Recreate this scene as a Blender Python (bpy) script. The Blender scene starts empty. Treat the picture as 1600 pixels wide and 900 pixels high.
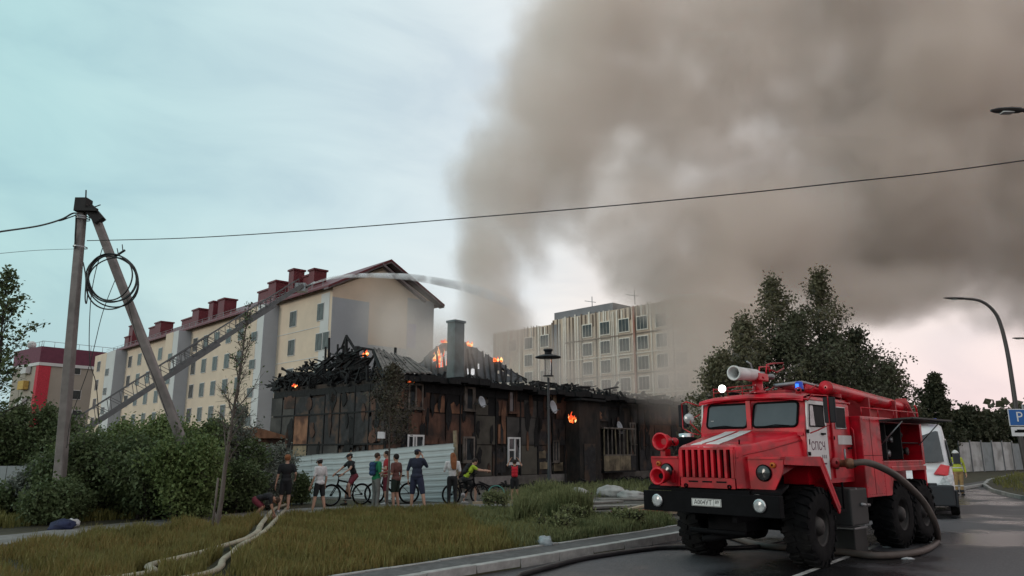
import bpy, bmesh, math, random
import numpy as np
from math import sin, cos, pi, radians as R, atan2, sqrt
from mathutils import Vector as V, Matrix, noise

SC = bpy.context.scene
COL = SC.collection
random.seed(7)
rng = np.random.default_rng(7)

# ------------------------------------------------------------------ camera
PITCH = R(12.45)
FOC = 1155.0                       # pixels of the 1600 px wide photograph
cam = bpy.data.cameras.new('camera')
cam.sensor_width = 36.0
cam.lens = 36.0 * FOC / 1600.0
cam.clip_start = 0.1
cam.clip_end = 3000.0
cam_o = bpy.data.objects.new('camera', cam)
COL.objects.link(cam_o)
cam_o.location = (0, 0, 1.7)
cam_o.rotation_euler = (pi / 2 + PITCH, 0, 0)
SC.camera = cam_o

# ------------------------------------------------------------------ world
world = bpy.data.worlds.new('World')
SC.world = world
world.use_nodes = True
wn = world.node_tree.nodes
wl = world.node_tree.links
wn.clear()


def wnode(t, **kw):
    n = wn.new(t)
    for k, v in kw.items():
        setattr(n, k, v)
    return n


SUN_EL, SUN_AZ = R(14), R(-115)
sky = wnode('ShaderNodeTexSky', sky_type='NISHITA')
sky.sun_disc = False
sky.sun_elevation = SUN_EL
sky.sun_rotation = SUN_AZ
sky.air_density = 1.0
sky.dust_density = 2.0
w_out = wnode('ShaderNodeOutputWorld')
w_bg = wnode('ShaderNodeBackground')
w_bg.inputs[1].default_value = 0.10
tc = wnode('ShaderNodeTexCoord')
sep = wnode('ShaderNodeSeparateXYZ')
wl.new(tc.outputs['Generated'], sep.inputs[0])


def wramp(src, a, b, stops):
    mr = wnode('ShaderNodeMapRange')
    mr.inputs[1].default_value = a
    mr.inputs[2].default_value = b
    wl.new(src, mr.inputs[0])
    cr = wnode('ShaderNodeValToRGB')
    e = cr.color_ramp.elements
    while len(e) > 1:
        e.remove(e[-1])
    e[0].position = stops[0][0]
    e[0].color = (*stops[0][1], 1)
    for p, c in stops[1:]:
        x = e.new(p)
        x.color = (*c, 1)
    wl.new(mr.outputs[0], cr.inputs[0])
    return cr.outputs[0]


# thin overcast veil: teal towards the west, pale in the middle, faintly pink low in the east
veil = wramp(sep.outputs['X'], -1.0, 1.0, [(0.0, (3.9, 6.6, 6.75)), (0.24, (5.0, 7.5, 7.7)), (0.38, (6.6, 8.1, 8.5)),
                                            (0.5, (8.2, 8.8, 9.1)), (0.56, (9.5, 9.1, 8.7)), (0.75, (9.2, 8.5, 8.4)), (1.0, (9.0, 8.1, 8.0))])
warm = wramp(sep.outputs['Z'], 0.0, 0.30, [(0.0, (1.08, 0.90, 0.93)), (0.5, (1.12, 1.05, 1.01)), (1.0, (.99, 1.0, 1.0))])
vm = wnode('ShaderNodeMix', data_type='RGBA', blend_type='MULTIPLY')
vm.inputs[0].default_value = 1.0
wl.new(veil, vm.inputs[6])
wl.new(warm, vm.inputs[7])
# soft cloud streaks
mp = wnode('ShaderNodeMapping')
mp.inputs['Scale'].default_value = (1.6, 1.6, 4.2)
wl.new(tc.outputs['Generated'], mp.inputs[0])
cn = wnode('ShaderNodeTexNoise')
cn.inputs['Scale'].default_value = 2.3
cn.inputs['Detail'].default_value = 6
cn.inputs['Roughness'].default_value = 0.52
cn.inputs['Distortion'].default_value = 0.6
wl.new(mp.outputs[0], cn.inputs['Vector'])
streak = wramp(cn.outputs[0], 0.34, 0.66, [(0.0, (.86, .885, .92)), (0.42, (.96, .967, .978)), (0.7, (1.01, 1.01, 1.01)), (1.0, (1.05, 1.04, 1.03))])
vs = wnode('ShaderNodeMix', data_type='RGBA', blend_type='MULTIPLY')
vs.inputs[0].default_value = 1.0
wl.new(vm.outputs[2], vs.inputs[6])
wl.new(streak, vs.inputs[7])
mixs = wnode('ShaderNodeMix', data_type='RGBA')
mixs.inputs[0].default_value = 0.93
wl.new(sky.outputs[0], mixs.inputs[6])
wl.new(vs.outputs[2], mixs.inputs[7])
wl.new(mixs.outputs[2], w_bg.inputs[0])
wl.new(w_bg.outputs[0], w_out.inputs[0])

# ------------------------------------------------------------------ sun behind thin cloud
sun = bpy.data.lights.new('sun', 'SUN')
sun.energy = 0.9
sun.angle = R(18)
sun.color = (1.0, 0.9, 0.8)
sun_o = bpy.data.objects.new('sun', sun)
COL.objects.link(sun_o)
sun_o.rotation_euler = (pi / 2 - SUN_EL, 0, pi - SUN_AZ)

SC.view_settings.view_transform = 'Standard'
SC.view_settings.look = 'None'
SC.view_settings.exposure = 0.0
SC.view_settings.gamma = 1.0
SC.cycles.volume_bounces = 3
SC.cycles.volume_max_steps = 256
SC.cycles.volume_step_rate = 2.5
SC.cycles.max_bounces = 6
SC.cycles.transparent_max_bounces = 24
SC.cycles.use_denoising = True
SC.cycles.sample_clamp_indirect = 4.0


# ------------------------------------------------------------------ placing helpers
def ray(px, py):
    dx = (px - 800) / FOC
    dv = (450 - py) / FOC
    return V((dx, cos(PITCH) - dv * sin(PITCH), sin(PITCH) + dv * cos(PITCH)))


EYE = V((0, 0, 1.7))


def at(px, py, Y):
    r = ray(px, py)
    return EYE + r * (Y / r.y)


def G(px, py, z=0.0):
    r = ray(px, py)
    return EYE + r * ((z - 1.7) / r.z)


def onplane(px, py, o, ax):
    """hit of the sight line with the vertical plane through o along unit vector ax -> (distance along ax, z)"""
    n = V((-ax.y, ax.x, 0))
    r = ray(px, py)
    t = (V(o) - EYE).dot(n) / r.dot(n)
    p = EYE + r * t
    return (p - V(o)).dot(ax), p.z


# ------------------------------------------------------------------ materials
def new_mat(name):
    m = bpy.data.materials.new(name)
    m.use_nodes = True
    nt = m.node_tree
    return m, nt, nt.nodes['Principled BSDF']


def mixnode(nt, fac, a, b, mode='MIX'):
    m = nt.nodes.new('ShaderNodeMix')
    m.data_type = 'RGBA'
    m.blend_type = mode
    for s, v in ((m.inputs[0], fac), (m.inputs[6], a), (m.inputs[7], b)):
        if hasattr(v, 'is_output'):
            nt.links.new(v, s)
        elif isinstance(v, (int, float)):
            s.default_value = v
        else:
            s.default_value = (*v, 1)
    return m.outputs[2]


def noise_fac(nt, scale, lo=.4, hi=.6, detail=5, stretch=None, obj=True, rough=.55):
    t = nt.nodes.new('ShaderNodeTexCoord')
    src = t.outputs['Object']
    if stretch:
        mp_ = nt.nodes.new('ShaderNodeMapping')
        mp_.inputs['Scale'].default_value = stretch
        nt.links.new(src, mp_.inputs[0])
        src = mp_.outputs[0]
    n = nt.nodes.new('ShaderNodeTexNoise')
    n.inputs['Scale'].default_value = scale
    n.inputs['Detail'].default_value = detail
    n.inputs['Roughness'].default_value = rough
    nt.links.new(src, n.inputs['Vector'])
    r = nt.nodes.new('ShaderNodeMapRange')
    r.inputs[1].default_value = lo
    r.inputs[2].default_value = hi
    nt.links.new(n.outputs[0], r.inputs[0])
    return r.outputs[0]


def mat(name, c, rough=.75, var=.18, scale=6, metal=0, bump=.0, dirt=None, dirt_amt=.6, dscale=1.3, spec=.4, stretch=None,
        coat=0, dlo=.45, dhi=.62, bdist=.02):
    m, nt, b = new_mat(name)
    lo = tuple(x * (1 - var) for x in c)
    hi = tuple(min(1, x * (1 + var)) for x in c)
    f = noise_fac(nt, scale, .35, .65, stretch=stretch)
    col = mixnode(nt, f, lo, hi)
    if dirt:
        d = noise_fac(nt, dscale, dlo, dhi, detail=7)
        mul = nt.nodes.new('ShaderNodeMath')
        mul.operation = 'MULTIPLY'
        mul.inputs[1].default_value = dirt_amt
        nt.links.new(d, mul.inputs[0])
        col = mixnode(nt, mul.outputs[0], col, dirt)
    nt.links.new(col, b.inputs['Base Color'])
    b.inputs['Roughness'].default_value = rough
    b.inputs['Metallic'].default_value = metal
    b.inputs['Specular IOR Level'].default_value = spec
    b.inputs['Coat Weight'].default_value = coat
    if bump:
        bn = nt.nodes.new('ShaderNodeBump')
        bn.inputs['Strength'].default_value = bump
        bn.inputs['Distance'].default_value = bdist
        nt.links.new(f, bn.inputs['Height'])
        nt.links.new(bn.outputs[0], b.inputs['Normal'])
    return m


def emat(name, c, strength):
    m, nt, b = new_mat(name)
    b.inputs['Base Color'].default_value = (*c, 1)
    b.inputs['Emission Color'].default_value = (*c, 1)
    b.inputs['Emission Strength'].default_value = strength
    return m


def leafmat(name, c, c2, scale=.9, trans=.25):
    m, nt, b = new_mat(name)
    f = noise_fac(nt, scale, .38, .62, detail=4)
    f2 = noise_fac(nt, 14, .35, .65, detail=2)
    col = mixnode(nt, f, c, c2)
    col = mixnode(nt, f2, col, tuple(x * 1.5 for x in c2))
    nt.links.new(col, b.inputs['Base Color'])
    b.inputs['Roughness'].default_value = .6
    b.inputs['Specular IOR Level'].default_value = .25
    t = nt.nodes.new('ShaderNodeBsdfTranslucent')
    nt.links.new(col, t.inputs[0])
    mx = nt.nodes.new('ShaderNodeMixShader')
    mx.inputs[0].default_value = trans
    out = nt.nodes['Material Output']
    nt.links.new(b.outputs[0], mx.inputs[1])
    nt.links.new(t.outputs[0], mx.inputs[2])
    nt.links.new(mx.outputs[0], out.inputs[0])
    return m


M = {}
M['asphalt'] = mat('asphalt', (.05, .05, .052), .55, .25, 9, bump=.25, dirt=(.028, .028, .03), dirt_amt=.8, dscale=.35)
M['path'] = mat('path_asphalt', (.17, .168, .16), .9, .2, 5, bump=.2, dirt=(.07, .068, .055), dirt_amt=.6, dscale=.8)
M['strip'] = mat('walk_asphalt', (.085, .085, .085), .85, .25, 8, bump=.2, dirt=(.05, .05, .05), dirt_amt=.5)
M['kerb'] = mat('kerb_concrete', (.33, .33, .32), .85, .15, 8, bump=.2, dirt=(.14, .14, .13), dirt_amt=.6)
M['soil'] = mat('soil', (.038, .034, .018), .95, .3, 1.2, bump=.3, dirt=(.028, .032, .012), dirt_amt=.8, dscale=.5)
M['dirt'] = mat('yard_dirt', (.085, .078, .066), .95, .3, 2.5, bump=.4, dirt=(.04, .038, .033), dirt_amt=.8, dscale=.6)
M['concrete'] = mat('concrete', (.20, .185, .18), .85, .12, 5, bump=.15, dirt=(.10, .095, .09), dirt_amt=.5, dscale=1.5)
M['concrete_dark'] = mat('dark_concrete', (.02, .02, .021), .85, .2, 5)  # near-black concrete of the pole head
M['black'] = mat('black_paint', (.004, .004, .005), .75, .2, 6, spec=.1)
M['rubber'] = mat('rubber', (.007, .007, .008), .8, .3, 7, bump=.1, dirt=(.02, .019, .018), dirt_amt=.35, dscale=4, spec=.1)
M['cable'] = mat('cable', (.01, .012, .013), .5, .1, 6)
M['bark'] = mat('bark', (.10, .085, .075), .9, .3, 9, bump=.4, stretch=(1, 1, .3))
M['bark_dark'] = mat('dark_bark', (.035, .03, .026), .9, .3, 9, bump=.3)
M['birch_bark'] = mat('birch_bark', (.38, .36, .33), .85, .2, 5, dirt=(.03, .03, .03), dirt_amt=.9, dscale=7, dlo=.52, dhi=.58)
M['red'] = mat('red_paint', (.52, .004, .018), .32, .10, 2.2, spec=.35, coat=.15, dirt=(.16, .012, .013), dirt_amt=.75, dscale=2.6)
M['red_dull'] = mat('dull_red_paint', (.34, .014, .022), .5, .15, 3, dirt=(.10, .012, .012), dirt_amt=.5, dscale=3)
M['white'] = mat('white_paint', (.62, .62, .62), .4, .05, 3, dirt=(.36, .34, .33), dirt_amt=.5, dscale=2.5)
M['pvc'] = mat('white_plastic', (.62, .64, .65), .4, .05, 3, dirt=(.35, .34, .33), dirt_amt=.4)
M['chrome'] = mat('bright_metal', (.6, .6, .6), .25, .05, 3, metal=.9)
M['steel'] = mat('steel', (.27, .28, .29), .4, .1, 5, metal=.6)
M['char'] = mat('charred_wood', (.0055, .006, .007), .85, .5, 7, bump=.5, stretch=(1, 1, .5))


def glass_mat(name, c, rough=.08, spec=.6):
    return mat(name, c, rough, .25, 1.3, spec=spec)


M['glass'] = glass_mat('window_glass', (.035, .04, .045), spec=.5)


# ------------------------------------------------------------------ mesh builder
class MB:
    def __init__(self):
        self.v, self.f, self.s = [], [], []

    def add(self, vs, fs, smooth=False):
        b = len(self.v)
        self.v += [tuple(p) for p in vs]
        self.f += [tuple(i + b for i in f) for f in fs]
        self.s += [smooth] * len(fs)
        return self

    def box(self, a, b, bev=0):
        x0, x1 = sorted((a[0], b[0]))
        y0, y1 = sorted((a[1], b[1]))
        z0, z1 = sorted((a[2], b[2]))
        vs = [(x, y, z) for z in (z0, z1) for y in (y0, y1) for x in (x0, x1)]
        fs = [(0, 2, 3, 1), (4, 5, 7, 6), (0, 1, 5, 4), (2, 6, 7, 3), (0, 4, 6, 2), (1, 3, 7, 5)]
        if not bev:
            return self.add(vs, fs)
        bm = bmesh.new()
        bv = [bm.verts.new(p) for p in vs]
        for f in fs:
            bm.faces.new([bv[i] for i in f])
        bmesh.ops.bevel(bm, geom=bm.edges[:], offset=bev, segments=2, affect='EDGES', profile=.6)
        bm.verts.index_update()
        self.add([v.co[:] for v in bm.verts], [[v.index for v in f.verts] for f in bm.faces])
        bm.free()
        return self

    def beam(self, p, q, w, h=None, up=(0, 0, 1), rough=0):
        """rectangular bar from p to q"""
        p, q = V(p), V(q)
        h = h or w
        d = (q - p)
        if d.length < 1e-6:
            return self
        d.normalize()
        u = V(up)
        if abs(d.dot(u)) > .97:
            u = V((1, 0, 0)) if abs(d.x) < .9 else V((0, 1, 0))
        sx = d.cross(u).normalized()
        sz = sx.cross(d).normalized()
        vs = []
        for c in (p, q):
            for a, b in ((-1, -1), (1, -1), (1, 1), (-1, 1)):
                k = 1 + random.uniform(-rough, rough)
                vs.append(c + sx * a * w / 2 * k + sz * b * h / 2 * k)
        return self.add(vs, [(0, 3, 2, 1), (4, 5, 6, 7), (0, 1, 5, 4), (1, 2, 6, 5), (2, 3, 7, 6), (3, 0, 4, 7)])

    def tube(self, pts, r, n=8, cap=True, closed=False, smooth=True):
        pts = [V(p) for p in pts]
        m = len(pts)
        rs = r if isinstance(r, (list, tuple)) else [r] * m
        rings = []
        up = None
        for i in range(m):
            if closed:
                d = pts[(i + 1) % m] - pts[i - 1]
            else:
                d = pts[min(i + 1, m - 1)] - pts[max(i - 1, 0)]
            if d.length < 1e-9:
                d = V((0, 0, 1))
            d.normalize()
            if up is None:
                up = V((0, 0, 1)) if abs(d.z) < .9 else V((1, 0, 0))
            a = d.cross(up)
            if a.length < 1e-4:
                up = V((1, 0, 0)) if abs(d.x) < .9 else V((0, 1, 0))
                a = d.cross(up)
            a.normalize()
            b = a.cross(d).normalized()
            up = b
            rings.append([pts[i] + (a * cos(2 * pi * k / n) + b * sin(2 * pi * k / n)) * rs[i] for k in range(n)])
        vs = [p for rg in rings for p in rg]
        fs = []
        for i in range(m if closed else m - 1):
            j = (i + 1) % m
            for k in range(n):
                k2 = (k + 1) % n
                fs.append((i * n + k, i * n + k2, j * n + k2, j * n + k))
        if cap and not closed:
            fs.append(tuple(range(n - 1, -1, -1)))
            fs.append(tuple((m - 1) * n + k for k in range(n)))
        return self.add(vs, fs, smooth)

    def lathe(self, prof, o=(0, 0, 0), ax=(0, 0, 1), n=20, smooth=True):
        """prof: list of (distance along axis, radius)"""
        o, ax = V(o), V(ax).normalized()
        u = ax.orthogonal().normalized()
        w = ax.cross(u)
        vs, fs = [], []
        for t, r in prof:
            r = max(r, 1e-4)
            vs += [o + ax * t + (u * cos(2 * pi * k / n) + w * sin(2 * pi * k / n)) * r for k in range(n)]
        for i in range(len(prof) - 1):
            for k in range(n):
                k2 = (k + 1) % n
                fs.append((i * n + k, i * n + k2, (i + 1) * n + k2, (i + 1) * n + k))
        return self.add(vs, fs, smooth)

    def ell(self, c, r, n=12, m=8, rot=None):
        c = V(c)
        r = (r, r, r) if isinstance(r, (int, float)) else r
        vs, fs = [], []
        for i in range(m + 1):
            th = pi * i / m
            for k in range(n):
                ph = 2 * pi * k / n
                p = V((r[0] * sin(th) * cos(ph), r[1] * sin(th) * sin(ph), r[2] * cos(th)))
                if rot:
                    p = rot @ p
                vs.append(c + p)
        for i in range(m):
            for k in range(n):
                k2 = (k + 1) % n
                fs.append((i * n + k, (i + 1) * n + k, (i + 1) * n + k2, i * n + k2))
        return self.add(vs, fs, True)

    def prism(self, poly, vec):
        """closed polygon (3d points) extruded by vec"""
        poly = [V(p) for p in poly]
        vec = V(vec)
        n = len(poly)
        vs = poly + [p + vec for p in poly]
        fs = [tuple(range(n - 1, -1, -1)), tuple(range(n, 2 * n))]
        fs += [(i, (i + 1) % n, n + (i + 1) % n, n + i) for i in range(n)]
        return self.add(vs, fs)

    def loft(self, secs, smooth=True, cap=True):
        """list of sections with equal point counts (open or closed handled as open strip)"""
        n = len(secs[0])
        vs = [p for s in secs for p in s]
        fs = []
        for i in range(len(secs) - 1):
            for k in range(n - 1):
                fs.append((i * n + k, i * n + k + 1, (i + 1) * n + k + 1, (i + 1) * n + k))
        self.add(vs, fs, smooth)
        if cap:
            self.add(secs[0], [tuple(range(n))])
            self.add(secs[-1], [tuple(range(n - 1, -1, -1))])
        return self

    def build(self, name, m, parent=None, fixn=True):
        me = bpy.data.meshes.new(name)
        me.from_pydata(self.v, [], self.f)
        me.polygons.foreach_set('use_smooth', self.s)
        if fixn and len(self.f) < 60000:
            bm = bmesh.new()
            bm.from_mesh(me)
            bmesh.ops.recalc_face_normals(bm, faces=bm.faces[:])
            bm.to_mesh(me)
            bm.free()
        me.update()
        if isinstance(m, (list, tuple)):
            for x in m:
                me.materials.append(M[x] if isinstance(x, str) else x)
        else:
            me.materials.append(M[m] if isinstance(m, str) else m)
        o = bpy.data.objects.new(name, me)
        COL.objects.link(o)
        if parent:
            o.parent = parent
        return o


def place(name, mesh, parent, loc, rot=(0, 0, 0), scale=None):
    o = bpy.data.objects.new(name, mesh)
    COL.objects.link(o)
    o.parent = parent
    o.location = loc
    o.rotation_euler = rot
    if scale:
        o.scale = scale
    return o


def thing(name, label, cat, loc=(0, 0, 0), rz=0, group=None):
    o = bpy.data.objects.new(name, None)
    o.empty_display_size = .3
    COL.objects.link(o)
    o.location = loc
    o.rotation_euler = (0, 0, rz)
    return tag(o, label, cat, group)


def tag(o, label=None, cat=None, group=None, kind=None):
    if label:
        o['label'] = label
    if cat:
        o['category'] = cat
    if group:
        o['group'] = group
    if kind:
        o['kind'] = kind
    return o


def kids(o):
    return [c for c in bpy.data.objects if c.parent is o]


def copy_tree(o, parent=None):
    c = o.copy()
    COL.objects.link(c)
    c.parent = parent
    for ch in kids(o):
        copy_tree(ch, c)
    return c


def text_mesh(s, size, name, m, parent, loc, rot, depth=.002, sx=1.0, align='CENTER'):
    cu = bpy.data.curves.new('txt', 'FONT')
    cu.body = s
    cu.size = size
    cu.extrude = depth
    cu.align_x = align
    cu.align_y = 'CENTER'
    t = bpy.data.objects.new('txt', cu)
    COL.objects.link(t)
    dg = bpy.context.evaluated_depsgraph_get()
    me = bpy.data.meshes.new_from_object(t.evaluated_get(dg))
    bpy.data.objects.remove(t)
    bpy.data.curves.remove(cu)
    me.materials.clear()
    me.materials.append(M[m] if isinstance(m, str) else m)
    o = place(name, me, parent, loc, rot)
    o.scale = (sx, 1, 1)
    return o


def np_mesh(name, verts, quads, m, parent=None, tri=False):
    k = 3 if tri else 4
    me = bpy.data.meshes.new(name)
    nv, nf = len(verts), len(quads)
    me.vertices.add(nv)
    me.vertices.foreach_set('co', np.asarray(verts, np.float32).ravel())
    me.loops.add(nf * k)
    me.loops.foreach_set('vertex_index', np.asarray(quads, np.int32).ravel())
    me.polygons.add(nf)
    me.polygons.foreach_set('loop_start', np.arange(0, nf * k, k, dtype=np.int32))
    me.materials.append(M[m] if isinstance(m, str) else m)
    me.update(calc_edges=True)
    o = bpy.data.objects.new(name, me)
    COL.objects.link(o)
    if parent:
        o.parent = parent
    return o


def leaves(name, pts, size, m, parent, jitter=.5, elong=1.7):
    """one small leaf quad at each point"""
    pts = np.asarray(pts, float)
    n = len(pts)
    d = rng.normal(size=(n, 3))
    d /= np.linalg.norm(d, axis=1)[:, None]
    e = np.cross(d, rng.normal(size=(n, 3)))
    e /= np.linalg.norm(e, axis=1)[:, None] + 1e-9
    s = size * rng.uniform(1 - jitter, 1 + jitter, (n, 1))
    a = pts - d * s * elong / 2
    c = pts + d * s * elong / 2
    b = pts + e * s / 2
    f = pts - e * s / 2
    vs = np.stack([a, b, c, f], 1).reshape(-1, 3)
    return np_mesh(name, vs, np.arange(4 * n).reshape(-1, 4), m, parent)

# ================================================================== GROUND, ROAD, KERB
K0 = G(668, 899)
KD = (G(1040, 838) - K0).normalized()          # along the kerb, away from the camera
KN = V((KD.y, -KD.x, 0))                       # towards the road
ROAD_Z = -0.12


def kp(a, b, z=0.0):
    p = K0 + KN * a + KD * b
    return V((p.x, p.y, z))


def gz(x, y):
    return .035 * noise.noise(V((x * .35, y * .35, 0))) + .02 * noise.noise(V((x * 1.3, y * 1.3, 3)))


A = [-900, -400, -200, -100, -60] + [-40 + i * 1.0 for i in range(40)] + [-.85, -.02, 0.0, 12, 40, 100, 300, 900]
B = [-400, -60] + [-20 + i * 1.0 for i in range(70)] + [60, 80, 120, 200, 400, 900, 1500]
vs, fs = [], []
for j, b in enumerate(B):
    for i, a in enumerate(A):
        p = kp(a, b)
        z = -.14 if a >= 0 else (0 if a > -.9 or abs(a) > 45 or b > 55 or b < -25 else gz(p.x, p.y) - .02)
        vs.append((p.x, p.y, z))
n = len(A)
for j in range(len(B) - 1):
    for i in range(n - 1):
        fs.append((j * n + i, j * n + i + 1, (j + 1) * n + i + 1, (j + 1) * n + i))
mb = MB()
mb.add(vs, fs, True)
o = mb.build('ground', 'soil')
tag(o, kind='structure')

# road with wet patches
rm, nt, bs = new_mat('wet_asphalt')
f1 = noise_fac(nt, 30, .35, .65, detail=3)
wet = noise_fac(nt, .28, .44, .56, detail=5)
c1 = mixnode(nt, f1, (.048, .048, .053), (.082, .082, .09))
c2 = mixnode(nt, wet, c1, (.014, .014, .016))
nt.links.new(c2, bs.inputs['Base Color'])
mr = nt.nodes.new('ShaderNodeMapRange')
mr.inputs[3].default_value = .62
mr.inputs[4].default_value = .16
nt.links.new(wet, mr.inputs[0])
nt.links.new(mr.outputs[0], bs.inputs['Roughness'])
bn = nt.nodes.new('ShaderNodeBump')
bn.inputs['Strength'].default_value = .25
bn.inputs['Distance'].default_value = .01
nt.links.new(f1, bn.inputs['Height'])
nt.links.new(bn.outputs[0], bs.inputs['Normal'])
bs.inputs['Specular IOR Level'].default_value = .4
M['wet'] = rm
mb = MB()
mb.add([kp(0.0, -60, ROAD_Z), kp(34, -60, ROAD_Z), kp(34, 300, ROAD_Z), kp(0.0, 300, ROAD_Z)], [(0, 1, 2, 3)])
tag(mb.build('road', 'wet'), kind='structure')

# sidewalk strip behind the kerb
mb = MB()
for i in range(60):
    b = -12 + i
    mb.box((0, 0, 0), (0, 0, 0)) if False else None
mb.prism([kp(-.80, -12, -.05), kp(-.17, -12, -.05), kp(-.17, 60, -.05), kp(-.80, 60, -.05)], (0, 0, .062))
tag(mb.build('pavement', 'strip'), kind='structure')
# edging + kerb stones, one object per stone (children of the setting piece named kerb)
kerb = bpy.data.objects.new('kerb', None)
COL.objects.link(kerb)
tag(kerb, kind='structure')
ks = MB().box((-.075, .006, -.25), (.075, .994, .03), .012).build('kerb_stone', 'kerb', kerb)
ks_me = ks.data
rzk = atan2(KD.y, KD.x) - pi / 2
ks.location = kp(-.078, -8)
ks.rotation_euler = (0, 0, rzk)
for i in range(1, 52):
    place('kerb_stone', ks_me, kerb, kp(-.078 + random.uniform(-.006, .006), -8 + i, random.uniform(-.006, .006)), (0, 0, rzk + random.uniform(-.004, .004)))
edging = bpy.data.objects.new('edging', None)
COL.objects.link(edging)
tag(edging, kind='structure')
es_me = None
for i in range(30):
    loc = kp(-.84, -8 + i, random.uniform(-.005, .012))
    if es_me is None:
        e = MB().box((-.04, .005, -.2), (.04, .995, .025), .008).build('edging_stone', 'kerb', edging)
        es_me = e.data
        e.location = loc
        e.rotation_euler = (0, 0, rzk)
    else:
        place('edging_stone', es_me, edging, loc, (0, 0, rzk + random.uniform(-.01, .01)))


def ribbon(name, pts, w, m, z=.012, th=.04, kind='structure'):
    pts = [V((p.x, p.y, z)) for p in pts]
    L_, R_ = [], []
    for i, p in enumerate(pts):
        d = (pts[min(i + 1, len(pts) - 1)] - pts[max(i - 1, 0)]).normalized()
        nn = V((d.y, -d.x, 0))
        ww = w[i] if isinstance(w, (list, tuple)) else w
        L_.append(p - nn * ww / 2)
        R_.append(p + nn * ww / 2)
    mb = MB()
    m_ = len(pts)
    vs = L_ + R_ + [p - V((0, 0, th)) for p in L_] + [p - V((0, 0, th)) for p in R_]
    fs = []
    for i in range(m_ - 1):
        fs.append((i, i + 1, m_ + i + 1, m_ + i))
        fs.append((i, 2 * m_ + i, 2 * m_ + i + 1, i + 1))
        fs.append((m_ + i, m_ + i + 1, 3 * m_ + i + 1, 3 * m_ + i))
    mb.add(vs, fs)
    return tag(mb.build(name, m), kind=kind)


def smooth_pts(pts, n=8):
    out = []
    P = [pts[0]] + list(pts) + [pts[-1]]
    for i in range(1, len(P) - 2):
        for k in range(n):
            t = k / n
            p0, p1, p2, p3 = P[i - 1], P[i], P[i + 1], P[i + 2]
            out.append(.5 * ((2 * p1) + (p2 - p0) * t + (2 * p0 - 5 * p1 + 4 * p2 - p3) * t * t + (3 * p1 - p0 - 3 * p2 + p3) * t ** 3))
    out.append(V(pts[-1]))
    return out


PATH = smooth_pts([V((-26, 9.0, 0)), V((-13, 13.6, 0)), V((-10.0, 15.0, 0)), V((-8.9, 17.4, 0)), V((-7.6, 19.6, 0)), V((-6.3, 21.9, 0)), V((-4.3, 23.6, 0)),
                   V((-2.0, 24.6, 0)), V((.8, 25.6, 0)), V((5, 27.5, 0)), V((10, 31, 0))], 6)
ribbon('path', PATH, 1.8, 'path', .02, .06)

# trodden yard in front of the house
mb = MB()
yp = [V((-3.5, 25.6, 0)), V((2.0, 22.4, 0)), V((4.6, 19.4, 0)), V((8.5, 22.6, 0)), V((20, 36, 0)), V((24, 60, 0)), V((6, 46, 0)), V((-7, 33, 0)), V((-10, 30, 0))]
mb.prism([V((p.x, p.y, -.08)) for p in yp], (0, 0, .092))
tag(mb.build('yard_ground', 'dirt'), kind='structure')

# white road line, side road island on the east side
mb = MB()
w0, w1 = G(1240, 902, ROAD_Z), G(1398, 842, ROAD_Z)
dd = (w1 - w0).normalized()
nn = V((dd.y, -dd.x, 0)) * .05
M['roadpaint'] = mat('road_paint', (.42, .42, .41), .7, .1, 6, dirt=(.10, .10, .10), dirt_amt=.8, dscale=4)
mb.add([w0 - nn, w0 + nn, w1 + nn, w1 - nn], [(0, 1, 2, 3)])
oo = mb.build('road_marking', 'roadpaint')
oo.location.z = .004
tag(oo, kind='structure')
isl = [G(1535, 757, -.02), G(1548, 765, -.02), G(1575, 772, -.02), G(1625, 782, -.02), G(1800, 800, -.02), V((60, 32, 0)), V((70, 60, 0)), V((52, 62, 0)), G(1600, 738, -.02), G(1565, 745, -.02), G(1542, 750, -.02)]
isl = [V((p.x, p.y, -.14)) for p in isl]
mb = MB()
mb.prism(isl, (0, 0, .16))
tag(mb.build('traffic_island', 'kerb'), kind='structure')
cx = sum((p for p in isl), V()) / len(isl)
mb = MB()
mb.prism([V((p.x, p.y, 0)) + (cx - p).normalized() * .22 for p in isl], (0, 0, .03))
o = mb.build('island_turf', 'soil')
tag(o, kind='structure')


# ================================================================== LONG GRASS
def in_poly(x, y, poly):
    c = np.zeros(len(x), bool)
    j = len(poly) - 1
    for i in range(len(poly)):
        xi, yi = poly[i][:2]
        xj, yj = poly[j][:2]
        c ^= ((yi > y) != (yj > y)) & (x < (xj - xi) * (y - yi) / (yj - yi + 1e-12) + xi)
        j = i
    return c


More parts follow.
